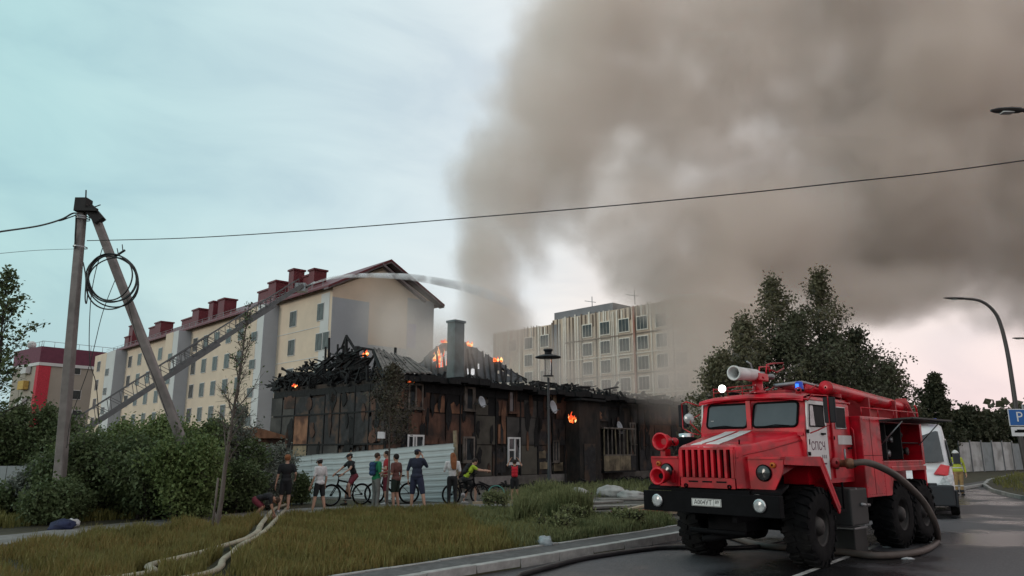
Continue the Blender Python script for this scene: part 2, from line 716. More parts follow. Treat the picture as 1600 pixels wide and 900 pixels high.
def grass(name, poly, n, h, m, avoid=None, seed=1, wid=.006, lean=.35, clump=1.5):
    g = np.random.default_rng(seed)
    P = np.array([[p[0], p[1]] for p in poly])
    lo, hi = P.min(0), P.max(0)
    x = g.uniform(lo[0], hi[0], n * 3)
    y = g.uniform(lo[1], hi[1], n * 3)
    k = in_poly(x, y, poly)
    if avoid is not None:
        for q in avoid:
            k &= ((x - q[0]) ** 2 + (y - q[1]) ** 2) > q[2] ** 2
    x, y = x[k], y[k]
    patch = np.sin(x * 1.9 + 1.3 * np.sin(y * 1.1)) * np.sin(y * 1.6 + x * .6) + .6 * np.sin(x * 4.7 + y * 3.9)
    keep = g.uniform(0, 1, len(x)) < .62 + .38 * patch * clump / 1.5
    x, y, patch = x[keep][:n], y[keep][:n], patch[keep][:n]
    n = len(x)
    hh = h * g.uniform(.35, 1.15, n) * (1 + .3 * patch)
    w = wid * g.uniform(.6, 1.5, n) * (1 + (y / 30))
    th = g.uniform(0, 2 * pi, n)
    lx, ly = np.cos(th) * hh * lean * g.uniform(0, 1.4, n), np.sin(th) * hh * lean * g.uniform(0, 1.4, n)
    ph = g.uniform(0, pi, n)
    wx, wy = np.cos(ph) * w, np.sin(ph) * w
    z0 = np.full(n, -.04)
    A0 = np.stack([x - wx, y - wy, z0], 1)
    A1 = np.stack([x + wx, y + wy, z0], 1)
    B0 = np.stack([x - wx * .8 + lx * .35, y - wy * .8 + ly * .35, hh * .55], 1)
    B1 = np.stack([x + wx * .8 + lx * .35, y + wy * .8 + ly * .35, hh * .55], 1)
    C0 = np.stack([x + lx - wx * .15, y + ly - wy * .15, hh], 1)
    C1 = np.stack([x + lx + wx * .15, y + ly + wy * .15, hh], 1)
    vs = np.stack([A0, A1, B1, B0, C1, C0], 1).reshape(-1, 3)
    b = np.arange(n)[:, None] * 6
    q = np.concatenate([b + [0, 1, 2, 3], b + [3, 2, 4, 5]], 0)
    o = np_mesh(name, vs, q, m)
    return tag(o, kind='stuff')


M['grass_dry'] = leafmat('dry_grass', (.22, .148, .052), (.115, .105, .034), .55, .25)
M['grass_green'] = leafmat('green_grass', (.075, .088, .026), (.12, .115, .036), .8, .25)
M['weed'] = leafmat('weeds', (.065, .085, .032), (.13, .14, .065), 1.1, .25)
front = [kp(-.9, -11), kp(-.9, 3.2), V((1.6, 18.2, 0)), V((-1.3, 22.2, 0)), V((-3.6, 22.6, 0)), V((-5.3, 21.2, 0)), V((-6.5, 19.2, 0)), V((-7.8, 17.0, 0)), V((-8.9, 14.2, 0)),
         V((-12, 12.6, 0)), V((-14, 9, 0)), V((-8, 7, 0))]
HOSE_A = [G(445, 793), G(428, 800), G(409, 823), G(401, 838), G(380, 850), G(360, 857), G(300, 876), G(235, 893), G(190, 912), V((-8, 7.5, 0))]
HOSE_B = [G(450, 796), G(440, 806), G(420, 828), G(400, 845), G(378, 857), G(350, 880), G(315, 906), V((-5.4, 8.5, 0))]
AVOID = [(p.x, p.y - .12, .17) for p in smooth_pts(HOSE_A, 14) + smooth_pts(HOSE_B, 14)]
o = grass('dry_grass', front, 150000, .19, 'grass_dry', seed=2, avoid=AVOID)
o = grass('green_grass', front, 16000, .25, 'grass_green', seed=3, clump=2.2, avoid=AVOID)
side = [kp(-.9, 3.0), kp(-.9, 8.6), V((3.6, 19.2, 0)), V((1.2, 20.4, 0)), V((-.8, 22.0, 0)), V((-1.4, 20.5, 0)), V((-.6, 17.0, 0))]
grass('weeds', side, 42000, .21, 'weed', seed=4, wid=.008, clump=2)
tall = [V((0.0, 17.4, 0)), V((1.9, 18.2, 0)), V((1.7, 20.8, 0)), V((.7, 21.6, 0)), V((.15, 20.0, 0))]
grass('tall_weeds', tall, 15000, .62, 'weed', seed=5, wid=.009, lean=.28, clump=2.2)
back = [V((-26, 13.2, 0)), V((-12.4, 16.6, 0)), V((-10.6, 18.6, 0)), V((-8.2, 21.8, 0)), V((-7.0, 24.6, 0)), V((-12, 25, 0)), V((-27, 22, 0))]
grass('verge_grass', back, 42000, .26, 'grass_green', seed=6, wid=.009)
fnc = [V((-.6, 25.9, 0)), V((4, 29, 0)), V((12, 38, 0)), V((13, 44, 0)), V((6, 41, 0)), V((0, 33.5, 0)), V((-1.4, 29, 0))]
grass('house_weeds', fnc, 7000, .26, 'weed', seed=8, wid=.010, clump=2.6)
grass('island_grass', [(p.x + (cx.x - p.x) * .06, p.y + (cx.y - p.y) * .06) for p in isl], 14000, .28, 'grass_green', seed=9, wid=.012)


# ================================================================== APARTMENT HOUSE (cream, maroon roof)
M['cream'] = mat('cream_render', (.60, .49, .385), .9, .06, .6, dirt=(.50, .42, .345), dirt_amt=.5, dscale=.25)
M['cream_far'] = mat('pale_render', (.50, .45, .37), .9, .05, .6)
M['bluegrey'] = mat('blue_grey_render', (.36, .385, .42), .9, .05, .6, dirt=(.32, .34, .37), dirt_amt=.5, dscale=.25)
M['palegrey'] = mat('pale_grey_render', (.52, .53, .53), .9, .04, .6)
M['maroon'] = mat('maroon_sheet', (.12, .018, .026), .5, .15, 3)
M['maroon_far'] = mat('maroon_band', (.12, .03, .055), .7, .1, 2)
M['soffit'] = mat('soffit', (.16, .13, .14), .8, .1, 3)
M['frame'] = mat('window_frame', (.5, .5, .5), .6, .05, 3)
M['glass_lit'] = glass_mat('pale_window_glass', (.10, .12, .13), .15, .6)

AP0 = V((-16.6, 66, 0))
aF = V((-.69, .723, 0)).normalized()      # long facade, going away left
aG = V((.723, .69, 0)).normalized()       # gable face, going right
ap = thing('apartment_building', 'long cream five-storey block with blue-grey bays and maroon metal roof', 'building', AP0, atan2(aG.y, aG.x))
# local axes: x along the gable (right), y along the facade (away)
AL, AW, AE, AR_ = 66.0, 11.9, 16.4, 19.6
mb = MB()
mb.prism([(0, 0, 0), (AW, 0, 0), (AW, 0, AE), (AW / 2, 0, AR_ - .3), (0, 0, AE)], (0, AL, 0))
mb.build('wall', 'cream', ap)


def fs_(px, py):
    return onplane(px, py, AP0, aF)


# roof
mb = MB()
ov = .7
sl = (AR_ - AE) / (AW / 2)
for sgn in (0, 1):
    x0 = -ov if not sgn else AW + ov
    xm = AW / 2
    z0 = AE - ov * sl + .12
    mb.prism([(x0, -.9, z0), (xm, -.9, AR_ + .12), (xm, -.9, AR_ + .30), (x0, -.9, z0 + .18)], (0, AL + 2, 0))
rf = mb.build('roof', 'maroon', ap)
mb = MB()
for sgn in (0, 1):
    x0 = -ov if not sgn else AW + ov
    z0 = AE - ov * sl + .09
    mb.prism([(x0, -.85, z0 - .12), (AW / 2, -.85, AR_ - .06), (AW / 2, -.85, AR_ + .1), (x0, -.85, z0 + .02)], (0, .8, 0))
mb.build('verge_board', 'soffit', ap)
for k in range(17):
    s = 1.2 + k * 3.9
# vent stacks and fire walls standing on the near slope
for px, ptop, w, dpt, xx in ((464, 422, 1.2, 1.1, 2.0), (497, 422, 1.4, 1.1, 2.8), (484, 431, .8, 1.2, 2.6), (436, 441, 1.5, 1.8, 2.3), (424, 452, .9, 4.4, 2.2),
                             (356, 468, 1.5, 1.8, 2.2), (338, 472, 1.2, 1.4, 2.2), (316, 484, 1.6, 2.2, 2.4), (300, 497, .8, 4.8, 2.2),
                             (257, 504, 1.7, 2.4, 2.3), (246, 510, .8, 4.2, 2.2), (212, 509, 1.2, 1.8, 1.9), (203, 526, .8, 2.0, 1.6)):
    o_ = AP0 + aG * xx
    s, zt_ = onplane(px, ptop, o_, aF)
    zb = AE + xx * sl - .3
    s -= dpt / 2
    st = MB().box((xx - w / 2, s, zb), (xx + w / 2, s + dpt, zt_ - .18)).build('roof_stack', 'maroon', ap)
    MB().box((xx - w / 2 - .12, s - .12, zt_ - .18), (xx + w / 2 + .12, s + dpt + .12, zt_)).build('stack_cap', 'maroon', st)
mb = MB()
for i in range(32):
    s = .5 + i * 2.0
    mb.tube([(-.5, s, AE - .3), (-.5, s, AE + .55)], .025, 5)
for zz in (.3, .55):
    mb.tube([(-.5, 0, AE + zz), (-.5, AL, AE + zz)], .022, 5)
tag(mb.build('roof_rail', 'steel', ap), kind='stuff')

# bays projecting from the facade: (px of far edge, px of near edge)
ROWZ = [14.25, 11.45, 8.65, 5.85, 3.05]


def s_at(px):
    return fs_(px, 600)[0]


PJ = 1.5
bays = []
for (pa, pb, wide) in ((402, 428, 1), (272, 292, 1), (161, 193, 1)):
    sa, sb = s_at(pa), s_at(pb)
    bays.append((min(sa, sb), max(sa, sb)))
    lo, hi = min(sa, sb), max(sa, sb)
    mb = MB()
    mb.box((-PJ, lo, 0), (0, hi, AE - .35))
    by = mb.build('bay', 'palegrey', ap)
    MB().box((-PJ - .03, lo - .03, 0), (.0, lo, AE - .36)).build('return_wall', 'bluegrey', by)
    MB().box((-PJ - .02, lo + (hi - lo) * .42, 0), (-PJ, hi, AE - .36)).build('cream_panel', 'cream', by)
# white-grey corner pilaster and string courses
MB().box((-.03, -.0, 0), (0, 1.5, AE - .5)).build('corner_panel', 'palegrey', ap)
for z in (12.9, 10.1, 7.3, 4.5):
    MB().box((-.035, 1.5, z - .03), (0, 10.2, z + .03)).build('string_course', 'palegrey', ap)

win = MB()
win.box((-.06, -.68, -.80), (.02, .68, .80))
w0_me = win.build('window', 'frame', ap)
M['glass_pale'] = glass_mat('painted_reflection_pane', (.085, .085, .085), .25, .35)  # pale grey base stands in for reflections on the panes
pane = MB().box((-.09, -.61, -.73), (-.062, .06, .73)).box((-.09, .12, -.73), (-.062, .61, .73))
p0_me = pane.build('pane', 'glass_pale', w0_me)
w0_me.location = (0, -500, 0)


def put_win(s, z, x=0, sc=1.0, wsc=1.0, first=[True]):
    if first[0]:
        w0_me.location = (x, s, z)
        w0_me.scale = (1, wsc, sc)
        first[0] = False
        return
    w = place('window', w0_me.data, ap, (x, s, z), (0, 0, 0), (1, wsc, sc))
    place('pane', p0_me.data, w, (0, 0, 0))


lo1, hi1 = bays[0]
lo2, hi2 = bays[1]
lo3, hi3 = bays[2]
for ri, z in enumerate(ROWZ):
    put_win(s_at(495), z, 0, 1.05, .9)
    if ri in (1, 3):
        put_win(s_at(506), z, 0, 1.05, .8)
    put_win(s_at(452), z, 0, 1.0, 1.0)
    put_win(lo1 + (hi1 - lo1) * .5, z - 1.3 if z > 4 else z - .6, -PJ, .6, 1.0)
    for k in range(6):
        put_win(hi1 + 1.6 + k * (lo2 - hi1 - 3.2) / 5, z, 0, 1.05, 1.0)
    put_win(lo2 + (hi2 - lo2) * .5, z - 1.3 if z > 4 else z - .6, -PJ, .6, 1.0)
    for k in range(5):
        put_win(hi2 + 2 + k * (lo3 - hi2 - 4) / 4, z, 0, 1.05, 1.1)
    put_win(lo3 + (hi3 - lo3) * .3, z - 1.2 if z > 4 else z - .6, -PJ, .65, 1.2)
    put_win(lo3 + (hi3 - lo3) * .75, z, -PJ, 1.0, 1.2)

# gable face: near block projecting, its cladding fields
GX = 8.3
mb = MB()
mb.prism([(0.0, -.45, 0), (GX, -.45, 0), (GX, -.45, AE + 1.35), (AW / 2, -.45, AR_ - .55), (0, -.45, AE - .15)], (0, .45, 0))
gb = mb.build('gable_block', 'cream', ap)
MB().box((.0, -.48, 0), (3.9, -.45, AE - 1.0)).build('grey_field', 'bluegrey', gb)
MB().box((3.9, -.48, 0), (GX, -.45, 11.4)).build('grey_field', 'bluegrey', gb)
mb = MB()
mb.prism([(AW / 2 - 1.0, -1.0, AR_ - .28), (GX + 1.9, -1.0, AE + .05), (GX + 1.9, -1.0, AE - .18), (AW / 2 - 1.0, -1.0, AR_ - .52)], (0, .5, 0))
mb.build('verge_board', 'soffit', gb)
MB().box((GX, -.03, 0), (AW, 0, AE + .2)).build('grey_field', 'bluegrey', ap)
MB().box((GX + .2, -.06, 11.6), (GX + 1.4, -.031, 14.0)).build('blue_panel', mat('blue_panel', (.22, .22, .40), .8), ap)

# ================================================================== FAR BLOCK WITH MAROON BAND
FB = at(66, 541, 120)
fu = V((cos(R(52)), sin(R(52)), 0))
fb = thing('apartment_building', 'distant grey-beige block with maroon parapet band and red corner stripe', 'building', (FB.x, FB.y, 0), R(52))
H = FB.z
M['beige'] = mat('beige_render', (.30, .27, .23), .9, .06, .4)
LX, LY = 34.0, 11.0
MB().box((0, 0, 0), (LX, LY, H - 2.6)).build('wall', 'beige', fb)
MB().box((-.15, -.15, H - 2.6), (LX, LY + .2, H)).build('parapet', 'maroon_far', fb)
MB().box((-.2, -.2, H - 3.1), (LX, LY + .25, H - 2.6)).build('string_course', 'palegrey', fb)
MB().box((-.12, -.12, 0), (1.7, 1.0, H - 3.1)).build('corner_stripe', mat('red_render', (.42, .03, .05), .8), fb)
MB().box((-.9, 3.2, 11.6), (-.1, 5.6, 13.0)).build('balcony', mat('yellow_panel', (.45, .30, .08), .8), fb)
for z in (9.0, 14.2, 6.5):
    MB().box((-.8, 3.2, z), (-.1, 5.6, z + 1.2)).build('balcony', 'palegrey', fb)
mb = MB()
for i in range(18):
    mb.tube([(i * 1.9, .2, H), (i * 1.9, .2, H + .9)], .04, 5)
    if i < 6:
        mb.tube([(.2, i * 1.9, H), (.2, i * 1.9, H + .9)], .04, 5)
mb.tube([(0, .2, H + .9), (LX, .2, H + .9)], .04, 5)
mb.tube([(.2, 0, H + .9), (.2, LY, H + .9)], .04, 5)
tag(mb.build('roof_rail', 'steel', fb), kind='stuff')
o = MB().ell((1.2, 8, H + 1.0), (.7, .7, .7), 12, 8).build('roof_dish', 'palegrey', fb)
for (px, ws) in ((119, (578, 617, 648)), (154, (600, 631))):
    for py in ws:
        n = V((-fu.y, fu.x, 0))
        s, z = onplane(px, py, FB, fu)
        w = MB().box((s - .75, -.06, z - .8), (s + .75, .02, z + .8)).build('window', 'frame', fb)
        MB().box((s - .65, -.09, z - .7), (s + .65, -.062, z + .7)).build('pane', 'glass', w)

# ================================================================== UNFINISHED BLOCK (battened facade, half in smoke)
UC = at(771, 522, 135)
ucu = V((.69, -.723, 0)).normalized()       # facade comes towards the camera on the right
uc = thing('unfinished_building', 'tall grey block under construction with vertical facade battens behind the smoke', 'building', (UC.x, UC.y, 0), atan2(ucu.y, ucu.x))
UH = UC.z
M['insul'] = mat('insulation_board', (.56, .46, .37), .95, .12, .5, dirt=(.36, .33, .30), dirt_amt=.6, dscale=.2, stretch=(1, 1, .1))
M['batten'] = mat('pale_batten', (.72, .68, .62), .8, .1, 1)
M['batten_dark'] = mat('dark_batten', (.20, .155, .125), .8, .1, 1)
M['uc_grey'] = mat('grey_and_shadow_wall', (.20, .20, .215), .95, .1, .4)  # grey penthouse tone, also the painted shadow side of the end wall


def us(px, py):
    return onplane(px, py, UC, ucu)


S1 = us(872, 560)[0]
S2 = us(884, 560)[0]
SE = us(1120, 560)[0]
SP = us(962, 520)[0]
UH2 = us(965, 486)[1]
MB().box((0, 0, 0), (S1, 14, UH)).build('wing', 'insul', uc)
MB().box((S1, -1.2, 0), (SE, 13, UH2)).build('main_wall', 'insul', uc)
MB().box((S1 - .15, -1.3, 0), (S2, -.9, UH2 - .8)).build('end_wall', 'uc_grey', uc)  # blue-grey puts the wall's shadow side and smoke into its colour
ph = MB().box((S1 + .2, -1.0, UH2), (SP + .4, 9, us(880, 489)[1])).build('penthouse', 'uc_grey', uc)
for s_, t_ in ((S1 + 6, 2), (S1 + 14, 3)):
    MB().tube([(s_, t_, us(880, 489)[1]), (s_, t_, us(880, 489)[1] + 2.4)], .07, 5).tube([(s_ - 1.6, t_, us(880, 489)[1] + 1.9), (s_ + .8, t_, us(880, 489)[1] + 1.3)], .05, 5).build('antenna', 'steel', uc)
g = random.Random(5)
bl, bd = MB(), MB()
s = .2
wincols = [us(x, 560)[0] for x in (802, 827, 852)] + [us(x, 560)[0] for x in (927, 955, 985, 1014, 1044, 1074)]
while s < SE:
    y0 = -1.2 if s > S1 else 0
    top = (UH2 if s > S1 else UH) + g.uniform(-.3, .35)
    inwin = any(abs(s - w) < 1.15 for w in wincols)
    zz0 = 1
    w = g.uniform(.10, .26)
    tgt = bl if g.random() < .6 else bd
    if inwin:
        tgt.box((s, y0 - .16, top - 1.9), (s + w, y0, top))
    else:
        tgt.box((s, y0 - g.uniform(.1, .24), zz0), (s + w, y0, top))
    s += w + g.uniform(.12, .75)
tag(bl.build('facade_batten', 'batten', uc), kind='stuff')
tag(bd.build('facade_gap', 'batten_dark', uc), kind='stuff')
for r_ in range(1, 8):
    MB().box((S1 + 3, -1.5, UH2 - 1.25 - r_ * 3.0), (SE, -1.36, UH2 - 1.1 - r_ * 3.0)).build('floor_band', 'batten_dark' if r_ % 2 else 'batten', uc)
s_r = us(1000, 560)[0]
MB().box((s_r, -1.55, 1), (s_r + .35, -1.38, UH2)).build('red_strip', mat('red_strip', (.34, .16, .12), .8), uc)
uw = MB().box((-1.05, -.2, -1.1), (1.05, -.05, 1.1)).build('window', 'batten', uc)
up_ = MB().box((-.9, -.24, -.95), (-.35, -.205, .95)).box((-.27, -.24, -.95), (.27, -.205, .95)).box((.35, -.24, -.95), (.9, -.205, .95)).build('pane', 'glass', uw)
fst = True
for wi, w in enumerate(wincols):
    for r in range(7):
        z = (UH2 if wi >= 3 else UH) - 2.7 - r * 3.0
        if z < 2 or (wi in (0, 2) and r % 2):
            continue
        loc = (w, -1.2 if wi >= 3 else 0, z)
        if fst:
            uw.location = loc
            fst = False
        else:
            x = place('window', uw.data, uc, loc)
            place('pane', up_.data, x, (0, 0, 0))

# ================================================================== BURNT TWO-STOREY TIMBER HOUSE
H0 = G(601, 770)
hU = V((sin(R(41.5)), cos(R(41.5)), 0))
hV = V((-hU.y, hU.x, 0))
ho = thing('burnt_house', 'charred two-storey timber house with collapsed burning roof and scorched cladding', 'house', (H0.x, H0.y, 0), atan2(hU.y, hU.x))


def hf(px, py):                    # facade: (s, z)
    return onplane(px, py, H0, hU)


def hs(px, py):                    # side wall: (t, z)
    return onplane(px, py, H0, hV)


HL = hf(1078, 700)[0]
HW = hs(424, 700)[0]
EZ = hf(604, 586)[1]
print('HOUSE', HL, HW, EZ, H0)

M['burn_wall'] = mat('burnt_board_wall', (.018, .016, .015), .9, .4, 5, bump=.4, dirt=(.05, .032, .024), dirt_amt=.6, dscale=.9, stretch=(1, 1, .25))
M['plinth'] = mat('plinth', (.095, .088, .08), .95, .2, 3, bump=.3, dirt=(.03, .03, .03), dirt_amt=.8, dscale=.7)
M['cl_char'] = mat('charred_cladding', (.018, .018, .020), .8, .4, 3, bump=.3, dirt=(.075, .045, .03), dirt_amt=.75, dscale=1.3, dlo=.5, dhi=.62)
M['cl_grey'] = mat('sooty_grey_cladding', (.055, .053, .05), .8, .15, 2, bump=.1, dirt=(.016, .016, .017), dirt_amt=.85, dscale=.7)
M['cl_brown'] = mat('scorched_brown_cladding', (.085, .042, .028), .85, .3, 4, bump=.3, dirt=(.022, .016, .014), dirt_amt=.9, dscale=1.1, stretch=(1.5, 1.5, .4))
M['cl_rust'] = mat('rust_brown_cladding', (.19, .095, .055), .85, .3, 3, bump=.3, dirt=(.05, .022, .016), dirt_amt=.85, dscale=1.3, stretch=(1.3, 1.3, .4))
M['cl_olive'] = mat('olive_grey_cladding', (.075, .07, .057), .8, .12, 2, dirt=(.024, .022, .02), dirt_amt=.8, dscale=.6)
M['cl_tan'] = mat('tan_board', (.22, .18, .12), .85, .2, 3, dirt=(.05, .04, .03), dirt_amt=.9, dscale=1.0)
M['old_frame'] = mat('scorched_frame', (.15, .13, .115), .8, .25, 4, dirt=(.03, .025, .02), dirt_amt=.9, dscale=2)
M['dark'] = mat('painted_room_shade', (.006, .006, .007), .9, .2, 2)  # near-black colour stands in for shade in rooms behind the wall
M['slate'] = mat('weathered_slate', (.15, .14, .13), .9, .2, 4, bump=.3, dirt=(.05, .047, .043), dirt_amt=.8, dscale=1.2)

# inner body: four walls with thickness, floors; open towards the sky
mb = MB()
mb.box((.05, .05, .0), (HL - .05, .22, EZ - .1)).box((.05, HW - .22, 0), (HL - .05, HW - .05, EZ - .1))
mb.box((.05, .22, 0), (.22, HW - .22, EZ - .1)).box((HL - .22, .22, 0), (HL - .05, HW - .22, EZ - .1))
mb.box((.22, .22, 2.75), (HL - .22, HW - .22, 2.95))
mb.box((.22, .22, EZ - .35), (HL - .22, HW - .22, EZ - .2))
for k in range(1, 5):
    mb.box((k * HL / 5, .22, 0), (k * HL / 5 + .12, HW - .22, EZ - .4))
mb.build('wall', 'burn_wall', ho)
MB().box((-.06, -.06, -.3), (HL + .06, HW + .06, .52)).build('plinth', 'plinth', ho)
# damaged patches of pale render on the plinth
for (a, b) in ((740, 800), (855, 880), (898, 940)):
    s0, s1 = hf(a, 750)[0], hf(b, 750)[0]
    MB().box((s0, -.085, .1), (s1, -.058, .50)).build('plinth_panel', 'concrete', ho)

# --- cladding sheets of the front facade: (px0, px1, row, material, style)
# rows: 0 upper storey (3.35..top), 1 middle band (2.0..3.35), 2 lower (0.55..2.0)
RZ = [(3.42, EZ - .45), (2.02, 3.38), (.55, 1.98)]
front_spec = [
    (602, 618, 0, 'cl_brown', 'planks'), (618, 636, 0, 'cl_rust', 'planks'), (636, 662, 0, 'cl_brown', 'planks'), (662, 671, 0, 'cl_brown', 'planks'),
    (674, 694, 0, 'cl_rust', 'plate'), (698, 722, 0, 'cl_rust', 'stub'), (741, 762, 0, 'cl_olive', 'sheet'), (774, 792, 0, 'cl_brown', 'sheet'),
    (806, 818, 0, 'cl_brown', 'sheet'), (818, 838, 0, 'cl_grey', 'sheet'), (838, 856, 0, 'cl_char', 'sheet'), (868, 884, 0, 'cl_brown', 'sheet'), (926, 950, 0, 'cl_char', 'sheet'),
    (985, 1006, 0, 'cl_char', 'sheet'), (1006, 1026, 0, 'cl_brown', 'sheet'), (1026, 1048, 0, 'cl_brown', 'sheet'), (1048, 1076, 0, 'cl_char', 'sheet'),
    (602, 620, 1, 'cl_brown', 'planks'), (620, 636, 1, 'cl_rust', 'planks'), (637, 660, 1, 'cl_brown', 'sheet'), (661, 695, 1, 'cl_brown', 'sheet'), (696, 717, 1, 'cl_brown', 'sheet'),
    (719, 741, 1, 'cl_brown', 'sheet'), (742, 773, 1, 'cl_olive', 'sheet'), (777, 790, 1, 'cl_rust', 'planks'), (791, 811, 1, 'cl_grey', 'sheet'), (812, 838, 1, 'cl_grey', 'sheet'), (839, 860, 1, 'cl_char', 'sheet'),
    (862, 882, 1, 'cl_char', 'sheet'), (996, 1020, 1, 'cl_brown', 'sheet'), (1021, 1046, 1, 'cl_brown', 'sheet'), (1047, 1076, 1, 'cl_char', 'sheet'),
    (602, 635, 2, 'cl_brown', 'sheet'), (662, 690, 2, 'cl_brown', 'sheet'), (691, 716, 2, 'cl_char', 'sheet'), (741, 768, 2, 'cl_olive', 'sheet'), (769, 790, 2, 'cl_char', 'planks'),
    (812, 838, 2, 'cl_olive', 'sheet'), (839, 856, 2, 'cl_char', 'sheet'), (880, 905, 2, 'cl_char', 'sheet'), (996, 1030, 2, 'cl_char', 'sheet'), (1031, 1076, 2, 'cl_char', 'sheet'),
]
g = random.Random(11)


def sheet(parent, a, b, z0, z1, m, y=-.03, th=.03, flip=False, jag=0.0, name='cladding_sheet'):
    """one cladding sheet with slightly broken upper edge; in facade coords (s, z)"""
    n = 5 if jag else 1
    top = [(a + (b - a) * k / n, z1 - (g.uniform(0, jag) if jag else 0)) for k in range(n, -1, -1)]
    poly = [(a, z0), (b, z0)] + top
    if flip:
        pts = [(y, p[0], p[1]) for p in poly]
        vec = (-th, 0, 0)
    else:
        pts = [(p[0], y, p[1]) for p in poly]
        vec = (0, -th, 0)
    return MB().prism(pts, vec).build(name, m, parent)


def clad(px0, px1, row, m, style, pf, flip, pyref=650):
    a, b = pf(px0, pyref)[0], pf(px1, pyref)[0]
    a, b = min(a, b) + .02, max(a, b) - .02
    z0, z1 = RZ[row]
    y = -.03 - g.uniform(0, .02)
    if not flip:
        y = -y - .0
        y = -.0 - g.uniform(.0, .015)
    else:
        y = -.0 - g.uniform(.0, .015)
    if style == 'sheet':
        sheet(ho, a, b, z0, z1 - (.0 if row else g.uniform(0, .25)), m, y, .035, flip, .12 if row == 0 else 0)
    elif style == 'plate':
        sheet(ho, a, b, z0 + .02, z1 - .25, m, y, .035, flip, .5)
    elif style == 'stub':
        sheet(ho, a, b, z0, z0 + .55, m, y, .035, flip, .25)
    elif style == 'planks':
        n = max(2, round((b - a) / .19))
        for k in range(n):
            s0 = a + (b - a) * k / n
            s1 = a + (b - a) * (k + 1) / n - .015
            if g.random() < .08:
                continue
            sheet(ho, s0, s1, z0 + g.uniform(-.03, .12), z1 - g.uniform(0, .35), m if g.random() < .7 else 'cl_char', y - g.uniform(0, .02), .025, flip, .1, 'plank')


for sp in front_spec:
    clad(*sp, hf, False)
side_spec = []
cols = [602, 578, 555, 532, 508, 484, 461, 442, 424]
mats0 = ['cl_char', 'cl_char', 'cl_char', 'cl_char', 'cl_char', 'cl_char', 'cl_char', 'cl_grey']
mats1 = ['cl_grey', 'cl_brown', 'cl_grey', 'cl_grey', 'cl_grey', 'cl_grey', 'cl_tan', 'cl_grey']
for i in range(8):
    a, b = cols[i], cols[i + 1]
    m0 = 'cl_rust' if i == 5 else ('cl_grey' if i >= 6 else 'cl_char')
    clad(b, a, 0, 'cl_char' if i == 5 else m0, 'sheet', hs, True)
    m1 = ['cl_brown', 'cl_char', 'cl_char', 'cl_char', 'cl_char', 'cl_rust', 'cl_grey', 'cl_grey'][i]
    clad(b, a, 1, m1, 'planks' if i == 0 else 'sheet', hs, True)
    m2 = ['cl_brown', 'cl_char', 'cl_char', 'cl_grey', 'cl_grey', 'cl_tan', 'cl_grey', 'cl_grey'][i]
    clad(b, a, 2, m2, 'planks' if i in (1, 2) else 'sheet', hs, True)
# one upper rust patch near the far corner
a, b = hs(484, 650)[0], hs(461, 650)[0]
sheet(ho, hs(462, 650)[0] + .05, hs(444, 650)[0] - .05, EZ - 1.15, EZ - .45, 'cl_brown', -.06, .02, True, .2)

def patch(flip):
    # irregular scab of peeled or exposed board lying proud of the sheets
    L_ = HW if flip else HL
    s_ = g.uniform(.4, L_ - .4)
    z_ = g.uniform(.8, EZ - .7)
    w, h = g.uniform(.08, .32), g.uniform(.25, .9)
    n = 13
    poly = [(s_ + w * cos(2 * pi * k / n) * g.uniform(.5, 1.2), z_ + h * sin(2 * pi * k / n) * g.uniform(.55, 1.05)) for k in range(n)]
    r = g.random()
    m_ = 'char' if r < .55 else ('cl_brown' if r < .9 else 'cl_rust')
    if flip:
        MB().prism([(-.068, a, b) for a, b in poly], (-.012, 0, 0)).build('burn_scab', m_, ho)
    else:
        MB().prism([(a, -.072, b) for a, b in poly], (0, -.012, 0)).build('burn_scab', m_, ho)


for k in range(95):
    patch(False)
for k in range(24):
    patch(True)
# soot-black trim laths between the sheets
mb = MB()
for px in (602, 636, 662, 718, 741, 774, 812, 839, 862, 926, 996):
    s = hf(px, 650)[0]
    MB().box((s - .04, -.075, .5), (s + .04, -.03, EZ - .1)).build('corner_lath', 'char', ho)
for px in cols[1:-1]:
    t = hs(px, 650)[0]
    MB().box((-.075, t - .03, .5), (-.03, t + .03, EZ - .3 - g.uniform(0, .4))).build('corner_lath', 'char', ho)
# band laths
for z in (3.4, 2.0):
    MB().box((-.08, .1, z - .035), (-.04, HW - .1, z + .035)).build('band_lath', 'char', ho)


# --- windows: (px0,px1,py0,py1,kind)
def house_window(px0, px1, py0, py1, fm, pat, out=.10, pane_m='glass'):
    s0, z1 = hf(px0, py0)
    s1, _ = hf(px1, py0)
    z0 = hf(px0, py1)[1]
    fr = .085
    mb = MB()
    y0, y1 = -out, -.02
    mb.box((s0, y0, z0), (s0 + fr, y1, z1)).box((s1 - fr, y0, z0), (s1, y1, z1))
    mb.box((s0 + fr, y0, z1 - fr), (s1 - fr, y1, z1)).box((s0 + fr, y0, z0), (s1 - fr, y1, z0 + fr))
    for m_ in pat:
        if m_[0] == 'v':
            sm = s0 + (s1 - s0) * m_[1]
            mb.box((sm - fr / 2, y0 + .004, z0 + fr), (sm + fr / 2, y1, z1 - fr))
        else:
            zm = z0 + (z1 - z0) * m_[1]
            mb.box((s0 + fr, y0 + .008, zm - fr / 2), (s0 + (s1 - s0) * m_[2], y1, zm + fr / 2))
    w = mb.build('window', fm, ho)
    MB().box((s0 + .02, -.05, z0 + .02), (s1 - .02, -.028, z1 - .02)).build('pane', pane_m, w)
    MB().box((s0 - .05, y0 - .06, z0 - .05), (s1 + .05, y1, z0 - .003)).build('sill', fm, w)
    return w


